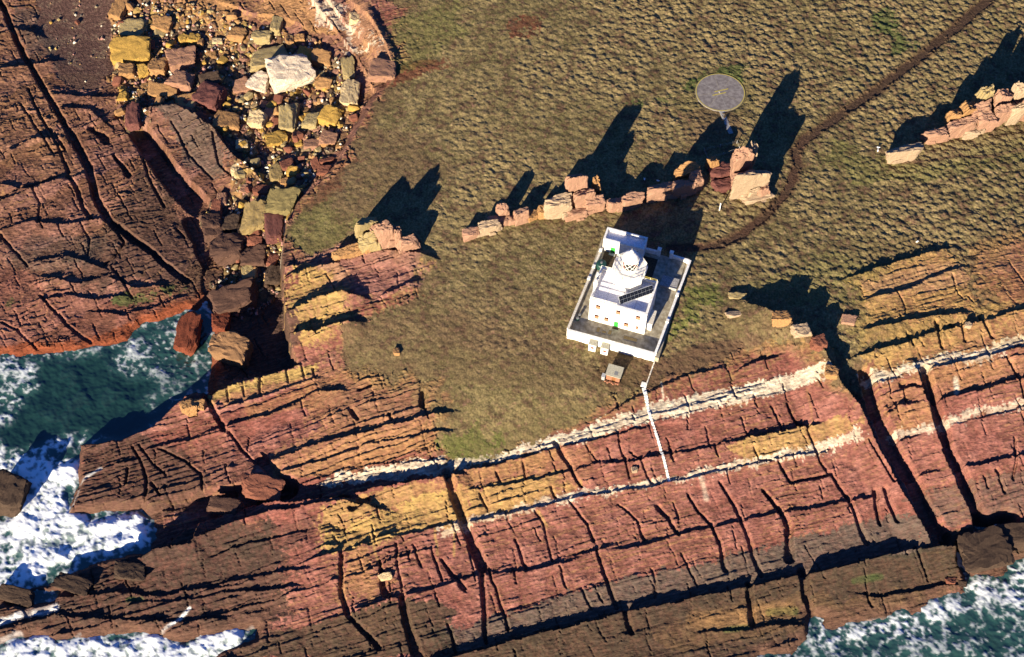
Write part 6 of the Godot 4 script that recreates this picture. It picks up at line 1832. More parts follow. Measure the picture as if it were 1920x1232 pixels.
func crags() -> void:
	crag(Vector3(-61.2, -5.7, -24.9), "pinnacled crag of grey and pink blocks above the west cliff, its jagged shadow reaching right", [
		[Vector3(-2.0, -0.1, -3.9), Vector3(5.7, 8.1, 2.4), "grey"],
		[Vector3(3.4, 0.5, -0.2), Vector3(4.5, 10.2, 2.4), "pink"],
		[Vector3(6.1, 0.8, -0.3), Vector3(1.9, 8.1, 2.4), "pink"],
		[Vector3(8.8, 1.1, 0.9), Vector3(5.1, 5.2, 2.4), "pink"],
		[Vector3(-1.1, -0.2, 0.7), Vector3(4.6, 6.0, 2.4), "grey"],
		[Vector3(0.3, 0.1, -1.8), Vector3(2.1, 6.7, 2.4), "pink"],
		[Vector3(-8.6, -1.2, 2.2), Vector3(3.9, 3.5, 2.4), "ochre"],
		[Vector3(-5.1, -0.7, 1.6), Vector3(4.2, 3.8, 2.4), "ochre"],
		[Vector3(-1.9, -0.3, 0.9), Vector3(1.7, 4.1, 2.4), "ochre"],
	])
	crag(Vector3(-27.7, -2.7, -30.6), "low line of small pink and red rocks in the turf left of the big crag", [
		[Vector3(-8.7, -0.6, 3.5), Vector3(4.4, 3.0, 2.4), "pink"],
		[Vector3(-4.0, -0.3, 2.0), Vector3(5.4, 4.1, 2.4), "cream"],
		[Vector3(-0.9, -0.0, -2.0), Vector3(2.7, 6.0, 2.4), "pink"],
		[Vector3(-0.0, -0.0, -0.5), Vector3(3.2, 2.7, 2.4), "pink"],
		[Vector3(4.1, 0.3, -0.8), Vector3(3.9, 4.6, 2.4), "pink"],
		[Vector3(9.5, 0.7, -2.2), Vector3(2.5, 3.5, 2.4), "ochre"],
	])
	crag(Vector3(-8.4, -1.4, -34.7), "broad brown and pink crag with a pointed shadow, left of the outbuilding", [
		[Vector3(-5.8, -0.4, 1.7), Vector3(7.1, 7.4, 3.1), "cream"],
		[Vector3(-0.9, -0.1, -2.1), Vector3(5.0, 11.3, 2.4), "pink"],
		[Vector3(0.7, 0.1, 0.3), Vector3(5.2, 7.7, 2.4), "pink"],
		[Vector3(3.5, 0.2, 0.8), Vector3(4.7, 5.5, 2.4), "pink"],
		[Vector3(-1.2, -0.1, 2.6), Vector3(5.8, 3.3, 2.4), "pink"],
		[Vector3(3.8, 0.2, -3.3), Vector3(1.7, 7.4, 2.4), "ochre"],
	])
	crag(Vector3(2.5, -0.9, -34.5), "pair of flat pink blocks between the big crag and the outbuilding", [
		[Vector3(-2.1, -0.1, 0.4), Vector3(4.5, 4.1, 2.4), "pink"],
		[Vector3(2.1, 0.1, -0.4), Vector3(5.6, 4.9, 2.4), "pink"],
	])
	crag(Vector3(17.5, -0.5, -39.6), "row of square pink blocks behind the lighthouse, just left of its shadow", [
		[Vector3(-5.0, -0.1, 2.0), Vector3(7.7, 5.5, 2.4), "pink"],
		[Vector3(0.3, -0.0, 1.4), Vector3(5.3, 6.0, 2.4), "pink"],
		[Vector3(3.5, 0.1, -0.3), Vector3(3.9, 6.3, 2.4), "pink"],
		[Vector3(1.2, 0.0, -3.1), Vector3(5.6, 6.8, 2.4), "ochre"],
	])
	crag(Vector3(32.5, -0.3, -41.6), "high pale crag with dark red rock beside it, next to the bend of the track", [
		[Vector3(2.0, -0.0, 3.5), Vector3(8.1, 10.4, 2.4), "cream"],
		[Vector3(-0.2, 0.0, -1.1), Vector3(4.4, 12.4, 2.4), "pink"],
		[Vector3(-6.4, -0.1, -4.5), Vector3(2.4, 5.5, 2.4), "ochre"],
		[Vector3(-4.4, -0.0, -3.2), Vector3(5.1, 3.3, 3.5), "maroon"],
		[Vector3(-4.0, -0.1, 1.0), Vector3(5.1, 2.4, 2.7), "maroon"],
		[Vector3(5.8, 0.0, 3.3), Vector3(3.2, 4.6, 3.0), "pink"],
		[Vector3(4.7, 0.0, 4.6), Vector3(8.0, 1.9, 2.4), "cream"],
		[Vector3(2.6, 0.1, -3.7), Vector3(2.5, 11.5, 2.4), "cream"],
	])
	crag(Vector3(75.6, 0.5, -49.0), "single flat-topped pink and yellow crag standing apart near the right edge", [
		[Vector3(0.0, 0.0, 0.0), Vector3(8.5, 5.5, 2.4), "cream"],
	])
	crag(Vector3(100.2, 0.5, -61.1), "long wall of jointed pink blocks running off the right edge", [
		[Vector3(-15.0, 0.1, 5.8), Vector3(5.9, 4.9, 2.4), "pink"],
		[Vector3(-9.9, 0.1, 4.0), Vector3(4.6, 5.7, 2.4), "pink"],
		[Vector3(-10.2, 0.1, 0.9), Vector3(2.9, 6.8, 2.4), "ochre"],
		[Vector3(-6.8, 0.1, 3.3), Vector3(4.9, 6.0, 2.4), "pink"],
		[Vector3(-6.8, 0.1, -0.2), Vector3(3.8, 8.0, 2.4), "ochre"],
		[Vector3(-3.1, 0.1, -0.0), Vector3(5.5, 8.0, 2.4), "pink"],
		[Vector3(-2.0, 0.0, -3.9), Vector3(3.5, 10.2, 2.4), "grey"],
		[Vector3(-1.7, 0.0, 2.2), Vector3(4.6, 6.3, 2.4), "pink"],
		[Vector3(-5.4, 0.1, 4.0), Vector3(4.0, 2.7, 2.4), "cream"],
		[Vector3(2.8, 0.0, -0.1), Vector3(4.9, 7.1, 2.4), "pink"],
		[Vector3(2.9, -0.0, -3.4), Vector3(4.2, 9.3, 2.4), "pink"],
		[Vector3(6.7, -0.0, -0.5), Vector3(4.0, 7.7, 2.4), "cream"],
		[Vector3(7.1, -0.1, -4.9), Vector3(2.6, 10.7, 2.4), "cream"],
		[Vector3(9.4, -0.1, -1.6), Vector3(3.8, 8.8, 2.4), "pink"],
		[Vector3(13.7, -0.2, -2.0), Vector3(5.4, 8.2, 2.4), "pink"],
		[Vector3(18.4, -0.3, -3.6), Vector3(5.1, 8.8, 2.4), "pink"],
	])


func boulder(label: String, at: Vector3, size: Vector3, turn: float, colour: String, flat: bool, seed_: int) -> void:
	var ground := surface_at(at.x, at.z)
	var o := part("boulder", rock(size * 1.0, 0.2, seed_, flat), M["stone_" + colour], self, Vector3(at.x, clampf(ground, at.y - 0.5, at.y + (5.0 if label.contains("shaded hollow") else 0.8)) + size.y * 0.28, at.z), Vector3(rng.randf_range(-0.1, 0.2), turn, rng.randf_range(-0.1, 0.1)))
	tag(o, label, "boulder", "boulders of the cove and shore")


var landmarks := []

func boulders() -> void:
	boulder("largest chalk-white boulder in the cove", Vector3(-89.6, -15.6, -91.7), Vector3(12.6, 7.2, 10.2), 0.24, "white", false, 1)
	boulder("smaller white boulder against the left side of the largest white one", Vector3(-98.3, -16.8, -90.3), Vector3(5.5, 3.7, 6.1), -0.26, "white", false, 2)
	boulder("grey slab leaning behind the white boulders", Vector3(-95.9, -15.4, -98.4), Vector3(11.1, 2.7, 6.6), 0.32, "grey", true, 3)
	boulder("square grey and yellow block with a deep shadow, above the white boulders", Vector3(-98.4, -14.0, -105.1), Vector3(5.4, 3.5, 3.6), -0.18, "grey", false, 4)
	boulder("narrow upright grey block near the top of the cove", Vector3(-94.4, -11.9, -108.7), Vector3(3.1, 2.5, 6.2), -0.18, "grey", false, 5)
	boulder("small orange block up-right of the narrow grey block", Vector3(-87.5, -12.6, -104.0), Vector3(2.9, 2.0, 2.6), 0.09, "ochre", false, 6)
	boulder("orange wedge between the narrow grey block and the white boulders", Vector3(-90.3, -13.2, -103.5), Vector3(2.8, 1.9, 4.5), 0.21, "ochre", false, 7)
	boulder("yellow slab touching the right side of the largest white boulder", Vector3(-85.9, -14.3, -97.3), Vector3(5.7, 3.0, 6.3), -0.12, "lichen", true, 8)
	boulder("orange slab right of the yellow slab under the pale cliff", Vector3(-80.6, -13.3, -96.6), Vector3(5.7, 2.4, 5.0), -0.19, "ochre", true, 9)
	boulder("pale yellow boulder at the foot of the right-hand cliff", Vector3(-71.4, -11.4, -81.6), Vector3(5.2, 3.5, 8.3), -0.03, "pale", false, 10)
	boulder("grey and yellow block above the pale yellow cliff-foot boulder", Vector3(-72.5, -11.3, -91.0), Vector3(3.5, 2.3, 7.2), 0.05, "grey", false, 11)
	boulder("pink slab jutting from the cliff top beside the red earth", Vector3(-61.9, -3.7, -83.7), Vector3(7.7, 2.9, 7.1), -0.03, "rose", true, 12)
	boulder("tall grey-yellow boulder below the white boulders", Vector3(-88.8, -16.3, -76.4), Vector3(5.4, 3.6, 9.0), -0.02, "grey", false, 13)
	boulder("rounded pale boulder left of the tall grey-yellow boulder", Vector3(-97.6, -17.3, -76.6), Vector3(5.0, 3.9, 4.8), -0.17, "pale", false, 14)
	boulder("flat purple-pink slab between the rounded pale and tall grey-yellow boulders", Vector3(-93.9, -16.9, -79.8), Vector3(4.1, 1.4, 5.4), -0.28, "rose", true, 15)
	boulder("yellow-topped square boulder below the tall grey-yellow one", Vector3(-91.6, -16.8, -69.9), Vector3(5.5, 2.8, 4.4), 0.33, "lichen", false, 16)
	boulder("small bright yellow block right of the square yellow-topped boulder", Vector3(-86.0, -15.6, -67.8), Vector3(3.7, 1.4, 2.2), -0.10, "lichen", false, 17)
	boulder("dull pink slab in the narrow right end of the rubble", Vector3(-81.4, -14.3, -66.0), Vector3(4.7, 1.5, 3.5), 0.02, "rose", true, 18)
	boulder("pink slab under the turf edge in the right end of the rubble", Vector3(-76.6, -13.0, -66.7), Vector3(4.7, 1.7, 4.1), -0.22, "rose", true, 19)
	boulder("oval grey boulder with a yellow rim in the middle of the rubble", Vector3(-90.6, -16.6, -57.2), Vector3(3.9, 2.7, 5.7), 0.12, "olive", false, 20)
	boulder("red-brown block right of the oval yellow-rimmed boulder", Vector3(-87.7, -15.8, -59.6), Vector3(3.8, 2.0, 4.0), 0.28, "red", false, 21)
	boulder("yellow block below the red-brown block", Vector3(-85.9, -15.0, -56.7), Vector3(3.2, 2.2, 3.3), -0.23, "lichen", false, 22)
	boulder("small orange block below the oval boulder", Vector3(-88.0, -15.4, -53.9), Vector3(2.8, 1.3, 2.0), 0.32, "ochre", false, 23)
	boulder("upright dull red block near the turf edge", Vector3(-79.6, -13.1, -57.8), Vector3(2.3, 1.6, 3.9), 0.30, "red", false, 24)
	boulder("long red block tucked against the turf edge", Vector3(-76.5, -12.4, -58.9), Vector3(4.4, 1.4, 1.7), 0.15, "red", false, 25)
	boulder("broad red block below the long red one by the turf", Vector3(-76.9, -12.1, -55.2), Vector3(4.0, 2.0, 3.1), -0.09, "red", false, 26)
	boulder("pale pink boulder at the tip of the raised slab", Vector3(-101.5, -18.5, -58.9), Vector3(3.8, 3.1, 5.1), 0.17, "pale", false, 27)
	boulder("pale boulder lying on the upper edge of the raised slab", Vector3(-101.6, -17.7, -68.6), Vector3(3.1, 2.5, 3.5), 0.10, "pale", false, 28)
	boulder("small pink angular block above the big grey boulder", Vector3(-99.2, -18.8, -53.3), Vector3(2.9, 2.0, 2.6), -0.27, "rose", false, 29)
	boulder("red-orange pair of blocks left of the greenish boulder", Vector3(-94.7, -17.7, -52.2), Vector3(4.2, 1.6, 2.8), 0.03, "red", false, 30)
	boulder("big flat-faced grey boulder split down its right side", Vector3(-94.7, -17.4, -42.9), Vector3(7.2, 5.3, 8.4), 0.03, "olive", false, 31)
	boulder("narrow slice of grey rock split from the big grey boulder", Vector3(-92.2, -16.3, -43.3), Vector3(2.3, 1.9, 5.4), -0.34, "grey", true, 32)
	boulder("big greenish boulder right of the flat-faced grey one", Vector3(-87.3, -14.2, -44.9), Vector3(7.3, 4.5, 6.9), -0.30, "moss", false, 33)
	boulder("reddish boulder at the left end of the dark boulders", Vector3(-106.6, -19.8, -47.9), Vector3(3.3, 2.3, 5.8), 0.05, "red", false, 34)
	boulder("dusky pink boulder above the reddish one", Vector3(-105.4, -19.5, -50.7), Vector3(2.9, 2.0, 4.4), 0.02, "rose", false, 35)
	boulder("dark brown boulder under the end of the raised slab", Vector3(-107.1, -20.0, -42.5), Vector3(5.3, 3.6, 5.4), 0.03, "brown", false, 36)
	boulder("dark rounded boulder left of the big grey boulder", Vector3(-101.7, -19.7, -42.2), Vector3(4.3, 3.2, 5.0), -0.12, "umber", false, 37)
	boulder("brown boulder leaning on the platform edge", Vector3(-106.4, -20.1, -40.4), Vector3(5.9, 3.2, 6.4), 0.13, "brown", false, 38)
	boulder("largest brown flat-topped boulder in the shaded mouth of the cove", Vector3(-102.0, -20.4, -34.2), Vector3(8.8, 4.8, 8.1), 0.10, "brown", false, 39)
	boulder("flat brown boulder right of the largest brown one", Vector3(-94.7, -19.5, -31.1), Vector3(7.0, 3.5, 5.8), -0.20, "brown", false, 40)
	boulder("small dark block below the big grey boulder", Vector3(-98.0, -18.9, -39.7), Vector3(4.3, 2.3, 3.5), -0.03, "umber", false, 41)
	boulder("small red-brown block above the flat brown boulder", Vector3(-94.7, -18.3, -35.8), Vector3(4.3, 2.1, 3.2), -0.08, "red", false, 42)
	boulder("maroon slab between the big grey boulder and the turf cliff", Vector3(-89.5, -15.4, -38.4), Vector3(4.8, 2.3, 8.7), 0.10, "maroon", true, 43)
	boulder("small red boulder below the maroon slab", Vector3(-89.4, -18.3, -29.6), Vector3(2.8, 1.9, 4.0), -0.32, "red", false, 44)
	boulder("striped grey rock in the deep shadow", Vector3(-95.6, -20.5, -26.8), Vector3(4.2, 2.1, 4.0), -0.06, "grey", false, 45)
	boulder("dark boulder at the foot of the yellow ledges", Vector3(-88.6, -19.1, -24.9), Vector3(4.2, 2.8, 5.1), -0.16, "umber", false, 46)
	boulder("massive brown boulder standing at the water in the cove mouth", Vector3(-99.2, -21.1, -18.5), Vector3(11.9, 4.8, 8.1), 0.27, "brown", false, 47)
	boulder("red weed-covered rock standing in the foam", Vector3(-110.0, -21.2, -8.9), Vector3(6.3, 4.3, 11.5), -0.10, "weed", false, 48)
	boulder("small red rock between the foam and the massive brown boulder", Vector3(-101.7, -21.1, -11.6), Vector3(4.6, 3.1, 5.0), 0.03, "weed", false, 49)
	boulder("sunlit tawny boulder rising from the dark shadow of the yellow ridge", Vector3(-97.6, -20.8, -2.8), Vector3(10.1, 8.2, 7.2), -0.30, "tawny", false, 50)
	boulder("great yellow slab beside the gravel beach", Vector3(-136.7, -16.7, -102.5), Vector3(11.5, 4.4, 9.3), -0.00, "lichen", true, 51)
	boulder("orange block right of the great yellow slab", Vector3(-128.3, -16.9, -96.7), Vector3(5.2, 3.2, 6.0), -0.18, "ochre", false, 52)
	boulder("egg-shaped yellow boulder below the great yellow slab", Vector3(-132.6, -17.0, -95.2), Vector3(2.9, 2.4, 4.4), 0.33, "lichen", false, 53)
	boulder("yellow-brown boulder below the left end of the great yellow slab", Vector3(-137.0, -17.0, -94.7), Vector3(4.5, 2.7, 4.3), 0.08, "ochre", false, 54)
	boulder("boulder with grey top and pink face in the middle of the upper cove", Vector3(-121.8, -16.6, -99.1), Vector3(8.2, 3.5, 7.3), 0.29, "rose", false, 55)
	boulder("purple-pink block below the grey-topped boulder", Vector3(-120.8, -17.0, -90.9), Vector3(6.9, 3.3, 6.0), -0.29, "rose", false, 56)
	boulder("dark block right of the purple-pink one", Vector3(-112.9, -17.1, -91.2), Vector3(5.7, 3.0, 4.8), 0.33, "umber", false, 57)
	boulder("large purple block with a yellow edge above the orange rib", Vector3(-111.9, -17.3, -85.2), Vector3(8.2, 4.5, 8.1), -0.32, "maroon", false, 58)
	boulder("maroon boulder wedged above the end of the dark crevasse", Vector3(-132.7, -17.4, -77.6), Vector3(4.2, 3.1, 7.5), 0.06, "maroon", false, 59)
	boulder("orange boulder in the gravel near the top edge", Vector3(-142.4, -15.4, -117.2), Vector3(3.8, 2.6, 6.8), -0.19, "ochre", false, 60)
	boulder("layered grey slab above the great yellow slab", Vector3(-137.5, -16.0, -110.9), Vector3(7.4, 2.0, 6.1), -0.13, "grey", true, 61)
	boulder("rounded yellow boulder above the grey-topped one", Vector3(-119.0, -15.7, -106.5), Vector3(3.6, 2.1, 3.4), -0.00, "lichen", false, 62)
	boulder("left one of two neighbouring yellow cobbles above the grey-topped boulder", Vector3(-122.1, -15.8, -106.7), Vector3(2.8, 2.3, 3.3), 0.30, "lichen", false, 63)
	boulder("pale oblong stone right of the yellow cobbles", Vector3(-112.0, -15.5, -105.8), Vector3(3.1, 1.3, 2.0), -0.04, "pale", false, 64)
	boulder("small square yellow block above the maroon boulder", Vector3(-136.9, -17.2, -85.7), Vector3(2.6, 1.7, 3.0), -0.02, "lichen", false, 65)
	boulder("orange block below the yellow and orange slabs, left of the pale cliff-foot boulder", Vector3(-79.6, -13.8, -87.3), Vector3(4.8, 2.2, 3.6), -0.06, "ochre", false, 66)
	boulder("yellow broken block in the rubble below the pale cliff-foot boulder", Vector3(-76.5, -13.3, -74.5), Vector3(5.9, 2.8, 5.7), -0.30, "lichen", false, 67)
	boulder("grey-yellow block right of the tall grey-yellow boulder", Vector3(-81.9, -14.7, -74.2), Vector3(4.5, 3.0, 4.9), -0.30, "grey", false, 68)
	boulder("orange block perched high on the cliff face near the top edge", Vector3(-64.6, -7.9, -99.8), Vector3(4.9, 2.7, 4.3), 0.17, "ochre", false, 69)
	boulder("pale block high on the cream cliff face near the top edge", Vector3(-70.6, -8.4, -106.7), Vector3(4.5, 2.7, 4.4), 0.13, "pale", false, 70)
	boulder("flat pinkish slab left of the white boulders", Vector3(-103.5, -17.1, -89.8), Vector3(5.2, 1.7, 5.0), 0.29, "rose", true, 71)
	boulder("orange block in the rubble left of the square grey and yellow block", Vector3(-106.1, -14.7, -106.9), Vector3(5.0, 2.3, 4.2), -0.12, "ochre", false, 72)
	boulder("orange slab fragment at the top of the rubble, right of the layered grey slab", Vector3(-128.5, -15.5, -111.4), Vector3(5.0, 2.5, 4.6), -0.30, "ochre", false, 73)
	boulder("upper part of the long orange rib above the raised slab", Vector3(-125.9, -17.1, -87.8), Vector3(7.6, 1.9, 4.5), -0.15, "ochre", true, 74)
	boulder("middle part of the long orange rib above the raised slab", Vector3(-117.8, -17.1, -84.0), Vector3(7.6, 2.0, 4.8), 0.25, "ochre", true, 75)
	boulder("lower part of the long orange rib above the raised slab", Vector3(-106.4, -17.5, -76.7), Vector3(6.9, 2.8, 6.8), -0.03, "ochre", true, 76)
	boulder("weathered orange block at the upper end of the rim above the shaded hollow", Vector3(38.7, -0.8, 1.9), Vector3(3.9, 2.5, 3.0), -0.09, "ochre", false, 77)
	boulder("pale block second from the upper end of the rim above the shaded hollow", Vector3(43.3, -1.5, 5.2), Vector3(4.1, 2.7, 3.2), 0.21, "cream", false, 78)
	boulder("red-brown block in the middle of the rim above the shaded hollow", Vector3(47.5, -2.2, 8.1), Vector3(3.6, 2.7, 3.2), 0.22, "red", false, 79)
	boulder("orange block near the lower end of the rim above the shaded hollow", Vector3(49.9, -4.0, 15.1), Vector3(3.1, 2.5, 2.9), -0.25, "ochre", false, 80)
	boulder("stone on the edge of the shaded turf hollow", Vector3(56.1, -0.5, -0.1), Vector3(3.6, 1.5, 2.9), -0.16, "pink", false, 81)
	boulder("pale stone on the turf right of the compound", Vector3(28.7, -0.3, -1.1), Vector3(5.2, 1.2, 1.8), 0.00, "cream", false, 82)
	boulder("low grey rock in the turf right of the compound", Vector3(29.3, -0.0, -6.5), Vector3(4.2, 1.3, 2.4), -0.25, "grey", false, 83)
	boulder("lone round orange stone in the turf left of the lighthouse", Vector3(-54.3, -6.4, 5.5), Vector3(1.6, 1.3, 1.8), -0.00, "ochre", false, 84)
	boulder("small cream block on the red slab left of the concrete steps", Vector3(2.8, -9.3, 36.4), Vector3(1.4, 1.3, 1.4), 0.16, "cream", false, 85)
	boulder("round cream stone on the orange ledge at the right", Vector3(85.0, -1.3, 1.5), Vector3(1.7, 1.5, 1.4), -0.21, "cream", false, 86)
	boulder("pale stone in a notch of the red slab above the lower gully", Vector3(-55.1, -16.0, 60.3), Vector3(3.0, 1.4, 1.6), 0.20, "pale", false, 87)
	boulder("brown slab fallen in the dark gully of the lower left shelf", Vector3(-94.6, -16.9, 41.6), Vector3(8.4, 1.9, 4.1), -0.25, "brown", true, 88)
	boulder("red block above the dark gully, split in two", Vector3(-85.5, -15.6, 38.3), Vector3(9.4, 4.0, 5.7), -0.07, "red", false, 89)
	boulder("wave-washed brown rock at the left edge", Vector3(-147.6, -20.7, 37.0), Vector3(8.5, 4.6, 9.5), -0.29, "umber", false, 90)
	boulder("brown rock rounded by the surf below the white water", Vector3(-141.9, -21.1, 62.5), Vector3(8.7, 2.1, 3.9), -0.21, "umber", false, 91)
	boulder("brown rock between the surf and the lower left shelf", Vector3(-128.5, -20.6, 60.3), Vector3(8.7, 2.1, 3.9), -0.29, "umber", false, 92)
	boulder("dark block at the foot of the breaking wave", Vector3(-115.3, -19.6, 57.5), Vector3(6.8, 2.4, 4.3), -0.06, "umber", false, 93)
	boulder("large brown rock at the right with surf round it", Vector3(84.9, -20.3, 53.1), Vector3(11.7, 4.6, 8.4), 0.29, "umber", false, 94)
	boulder("brown rock at the right edge above the surf", Vector3(94.2, -19.6, 48.7), Vector3(12.4, 3.4, 6.2), 0.03, "umber", false, 95)
	boulder("small yellow rock at the foot of the yellow ridge", Vector3(-105.6, -15.0, 16.6), Vector3(3.7, 3.5, 3.6), 0.18, "ochre", false, 96)
	boulder("tiny yellow rock between the yellow ridge and its small neighbour", Vector3(-102.7, -14.6, 16.1), Vector3(2.6, 2.5, 2.4), -0.09, "ochre", false, 97)
	boulder("red block on the rim of the shaded hollow", Vector3(47.1, -2.3, 8.6), Vector3(3.2, 1.7, 2.5), -0.21, "red", false, 98)
	boulder("small red rock in the surf at the lower right", Vector3(76.5, -21.3, 59.3), Vector3(2.5, 1.1, 1.6), -0.10, "red", false, 99)
	boulder("little brown rock left of the surf at the lower right", Vector3(79.5, -21.8, 59.7), Vector3(2.1, 1.0, 1.4), -0.07, "umber", false, 100)
	landmarks.append([Vector2(-89.6, -91.7), "the largest white boulder"])
	landmarks.append([Vector2(-87.5, -104.0), "the narrow upright grey block"])
	landmarks.append([Vector2(-72.5, -91.0), "the grey block under the cliff"])
	landmarks.append([Vector2(-71.4, -81.6), "the pale cliff-foot boulder"])
	landmarks.append([Vector2(-88.8, -76.4), "the tall grey-yellow boulder"])
	landmarks.append([Vector2(-91.6, -69.9), "the square yellow-topped boulder"])
	landmarks.append([Vector2(-90.6, -57.2), "the oval yellow-rimmed boulder"])
	landmarks.append([Vector2(-94.7, -42.9), "the big grey split boulder"])
	landmarks.append([Vector2(-87.3, -44.9), "the big greenish boulder"])
	landmarks.append([Vector2(-102.0, -34.2), "the largest brown boulder"])
	landmarks.append([Vector2(-136.7, -102.5), "the great yellow slab"])
	landmarks.append([Vector2(-121.8, -99.1), "the grey-topped pink boulder"])
	landmarks.append([Vector2(-111.9, -85.2), "the large purple block"])
	landmarks.append([Vector2(-132.7, -77.6), "the crevasse-end maroon boulder"])
	landmarks.append([Vector2(-99.2, -18.5), "the massive brown boulder"])
	landmarks.append([Vector2(-76.9, -55.2), "the broad red block by the turf"])
	scattered()


func scattered() -> void:
	own.fill(0)
	fill([-99.7, -202.9, -108.8, -149.7, -109.3, -138.6, -111.5, -129.8, -110.9, -117.3, -109.0, -108.8, -106.1, -105.9, -100.8, -113.3, -94.5, -114.5, -85.7, -103.1, -79.2, -92.6, -80.2, -87.3, -84.9, -82.4, -86.5, -78.1, -91.8, -77.2, -95.1, -73.5, -93.0, -66.0, -90.5, -60.1, -95.6, -51.1, -92.6, -39.8, -85.8, -37.7, -79.2, -42.0, -71.6, -59.0, -70.3, -65.5, -57.1, -75.7, -48.0, -85.9, -42.5, -93.3, -47.2, -100.6, -46.1, -112.7, -55.9, -126.2, -70.2, -135.0, -78.2, -143.7, -88.4, -150.6, -79.8, -195.7], 1, "own")
	var spots := PackedInt32Array()
	for c in count:
		if active[c] and ((own[c] and zone[c] == SCREE) or (zone[c] == GRAVEL and n_mid[c] > 150 and c % 3 == 0)):
			spots.append(c)
	var shapes: Array[Mesh] = []
	for k in 10:
		shapes.append(block(Vector3(1.0, rng.randf_range(0.5, 0.75), rng.randf_range(0.65, 0.95)), 0.45, 60 + k))
	var looks := [["lichen", "yellow"], ["grey", "grey-brown"], ["red", "red-brown"], ["ochre", "orange"]]
	var found := {}
	for k in 190:
		var c := spots[rng.randi() % spots.size()]
		var s := s0 + (c % nx) * STEP
		var t := t0 + (c / nx) * STEP
		var p := world(s, high[c], t)
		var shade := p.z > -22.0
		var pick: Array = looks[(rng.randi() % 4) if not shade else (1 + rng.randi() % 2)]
		var size := 0.9 + 2.3 * pow(rng.randf(), 1.6)
		var o := part("stone", shapes[rng.randi() % 10], M["stone_" + pick[0]], self, p + Vector3(0, size * 0.2, 0), Vector3(rng.randf_range(-0.4, 0.4), rng.randf_range(0, TAU), rng.randf_range(-0.4, 0.4)))
		o.scale = Vector3.ONE * size
		# told apart by colour and by where it lies from the nearest big boulder
		var best := 0
		for m in landmarks.size():
			if landmarks[m][0].distance_to(Vector2(p.x, p.z)) < landmarks[best][0].distance_to(Vector2(p.x, p.z)):
				best = m
		var away: Vector2 = Vector2(p.x, p.z) - landmarks[best][0]
		var side: String = ["right", "lower right", "bottom", "lower left", "left", "upper left", "top", "upper right"][posmod(roundi(away.angle() / (PI / 4)), 8)]
		var text: String = "%s angular stone to the %s of %s" % [pick[1], side, landmarks[best][1]]
		if not found.has(text):
			found[text] = []
		found[text].append([away.length(), o])
	for text in found:
		var near: Array = found[text]
		near.sort_custom(func(x, y): return x[0] < y[0])
		var order := ["nearest", "second nearest", "third nearest", "fourth nearest", "fifth nearest", "sixth nearest", "seventh nearest", "eighth nearest", "ninth nearest", "tenth nearest"]
		for k in near.size():
			tag(near[k][1], text if near.size() == 1 else order[mini(k, 9)] + " " + text, "stone", "angular stones among the boulders of the cove")
	var many := MultiMesh.new()
	many.transform_format = MultiMesh.TRANSFORM_3D
	many.use_colors = true
	many.mesh = block(Vector3(1.0, 0.65, 0.8), 0.5, 99)
	many.instance_count = 3600
	var tones := [OCHRE, LICHEN, STONE, ROSE, BROWN, SLATE, CREAM]
	for k in 3600:
		var c := spots[rng.randi() % spots.size()]
		var p := world(s0 + (c % nx) * STEP + rng.randf() * STEP, high[c], t0 + (c / nx) * STEP + rng.randf() * STEP)
		var size := 0.3 + 0.7 * pow(rng.randf(), 2.0)
		var turn := Basis.from_euler(Vector3(rng.randf_range(-0.6, 0.6), rng.randf_range(0, TAU), rng.randf_range(-0.6, 0.6)))
		many.set_instance_transform(k, Transform3D(turn.scaled(Vector3.ONE * size), p + Vector3(0, size * 0.12, 0)))
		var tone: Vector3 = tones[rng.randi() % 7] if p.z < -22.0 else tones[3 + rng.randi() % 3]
		tone *= rng.randf_range(0.7, 1.05)
		many.set_instance_color(k, Color(tone.x, tone.y, tone.z))
	var mm := MultiMeshInstance3D.new()
	mm.name = "rubble"
	mm.multimesh = many
	var m := StandardMaterial3D.new()
	m.vertex_color_use_as_albedo = true
	m.roughness = 0.95
	mm.material_override = m
	add_child(mm)
	tag(mm, "small yellow and brown rubble strewn over the cove floor", "rubble", "", "stuff")


# ---------------------------------------------------------------- the small things on the headland

func gull(at: Vector2, label: String, turn: float) -> void:
	var o := thing("gull", Vector3(at.x, surface_at(at.x, at.y) + 0.1, at.y), label, "gull", "gulls resting on the headland", turn)
	o.scale = Vector3.ONE * 1.25
	part("body", lathe([Vector2(0, -0.34), Vector2(0.07, -0.26), Vector2(0.13, -0.05), Vector2(0.12, 0.12), Vector2(0.06, 0.22), Vector2(0.075, 0.3), Vector2(0.05, 0.37), Vector2(0, 0.39)], 12), M.feather, o, Vector3(0, 0.22, 0), Vector3(PI / 2 - 0.35, 0, 0))
	part("beak", rod(Vector3(0, 0.35, 0.36), Vector3(0, 0.33, 0.45), 0.015), M.beak, o)
	for sx in [-1.0, 1.0]:
		part("wing", rock(Vector3(0.06, 0.12, 0.5), 0.1, 77), M.feather, o, Vector3(sx * 0.115, 0.26, -0.1), Vector3(0.2, 0, 0))
		part("leg", rod(Vector3(sx * 0.04, -0.05, 0), Vector3(sx * 0.04, 0.16, 0), 0.012), M.beak, o)


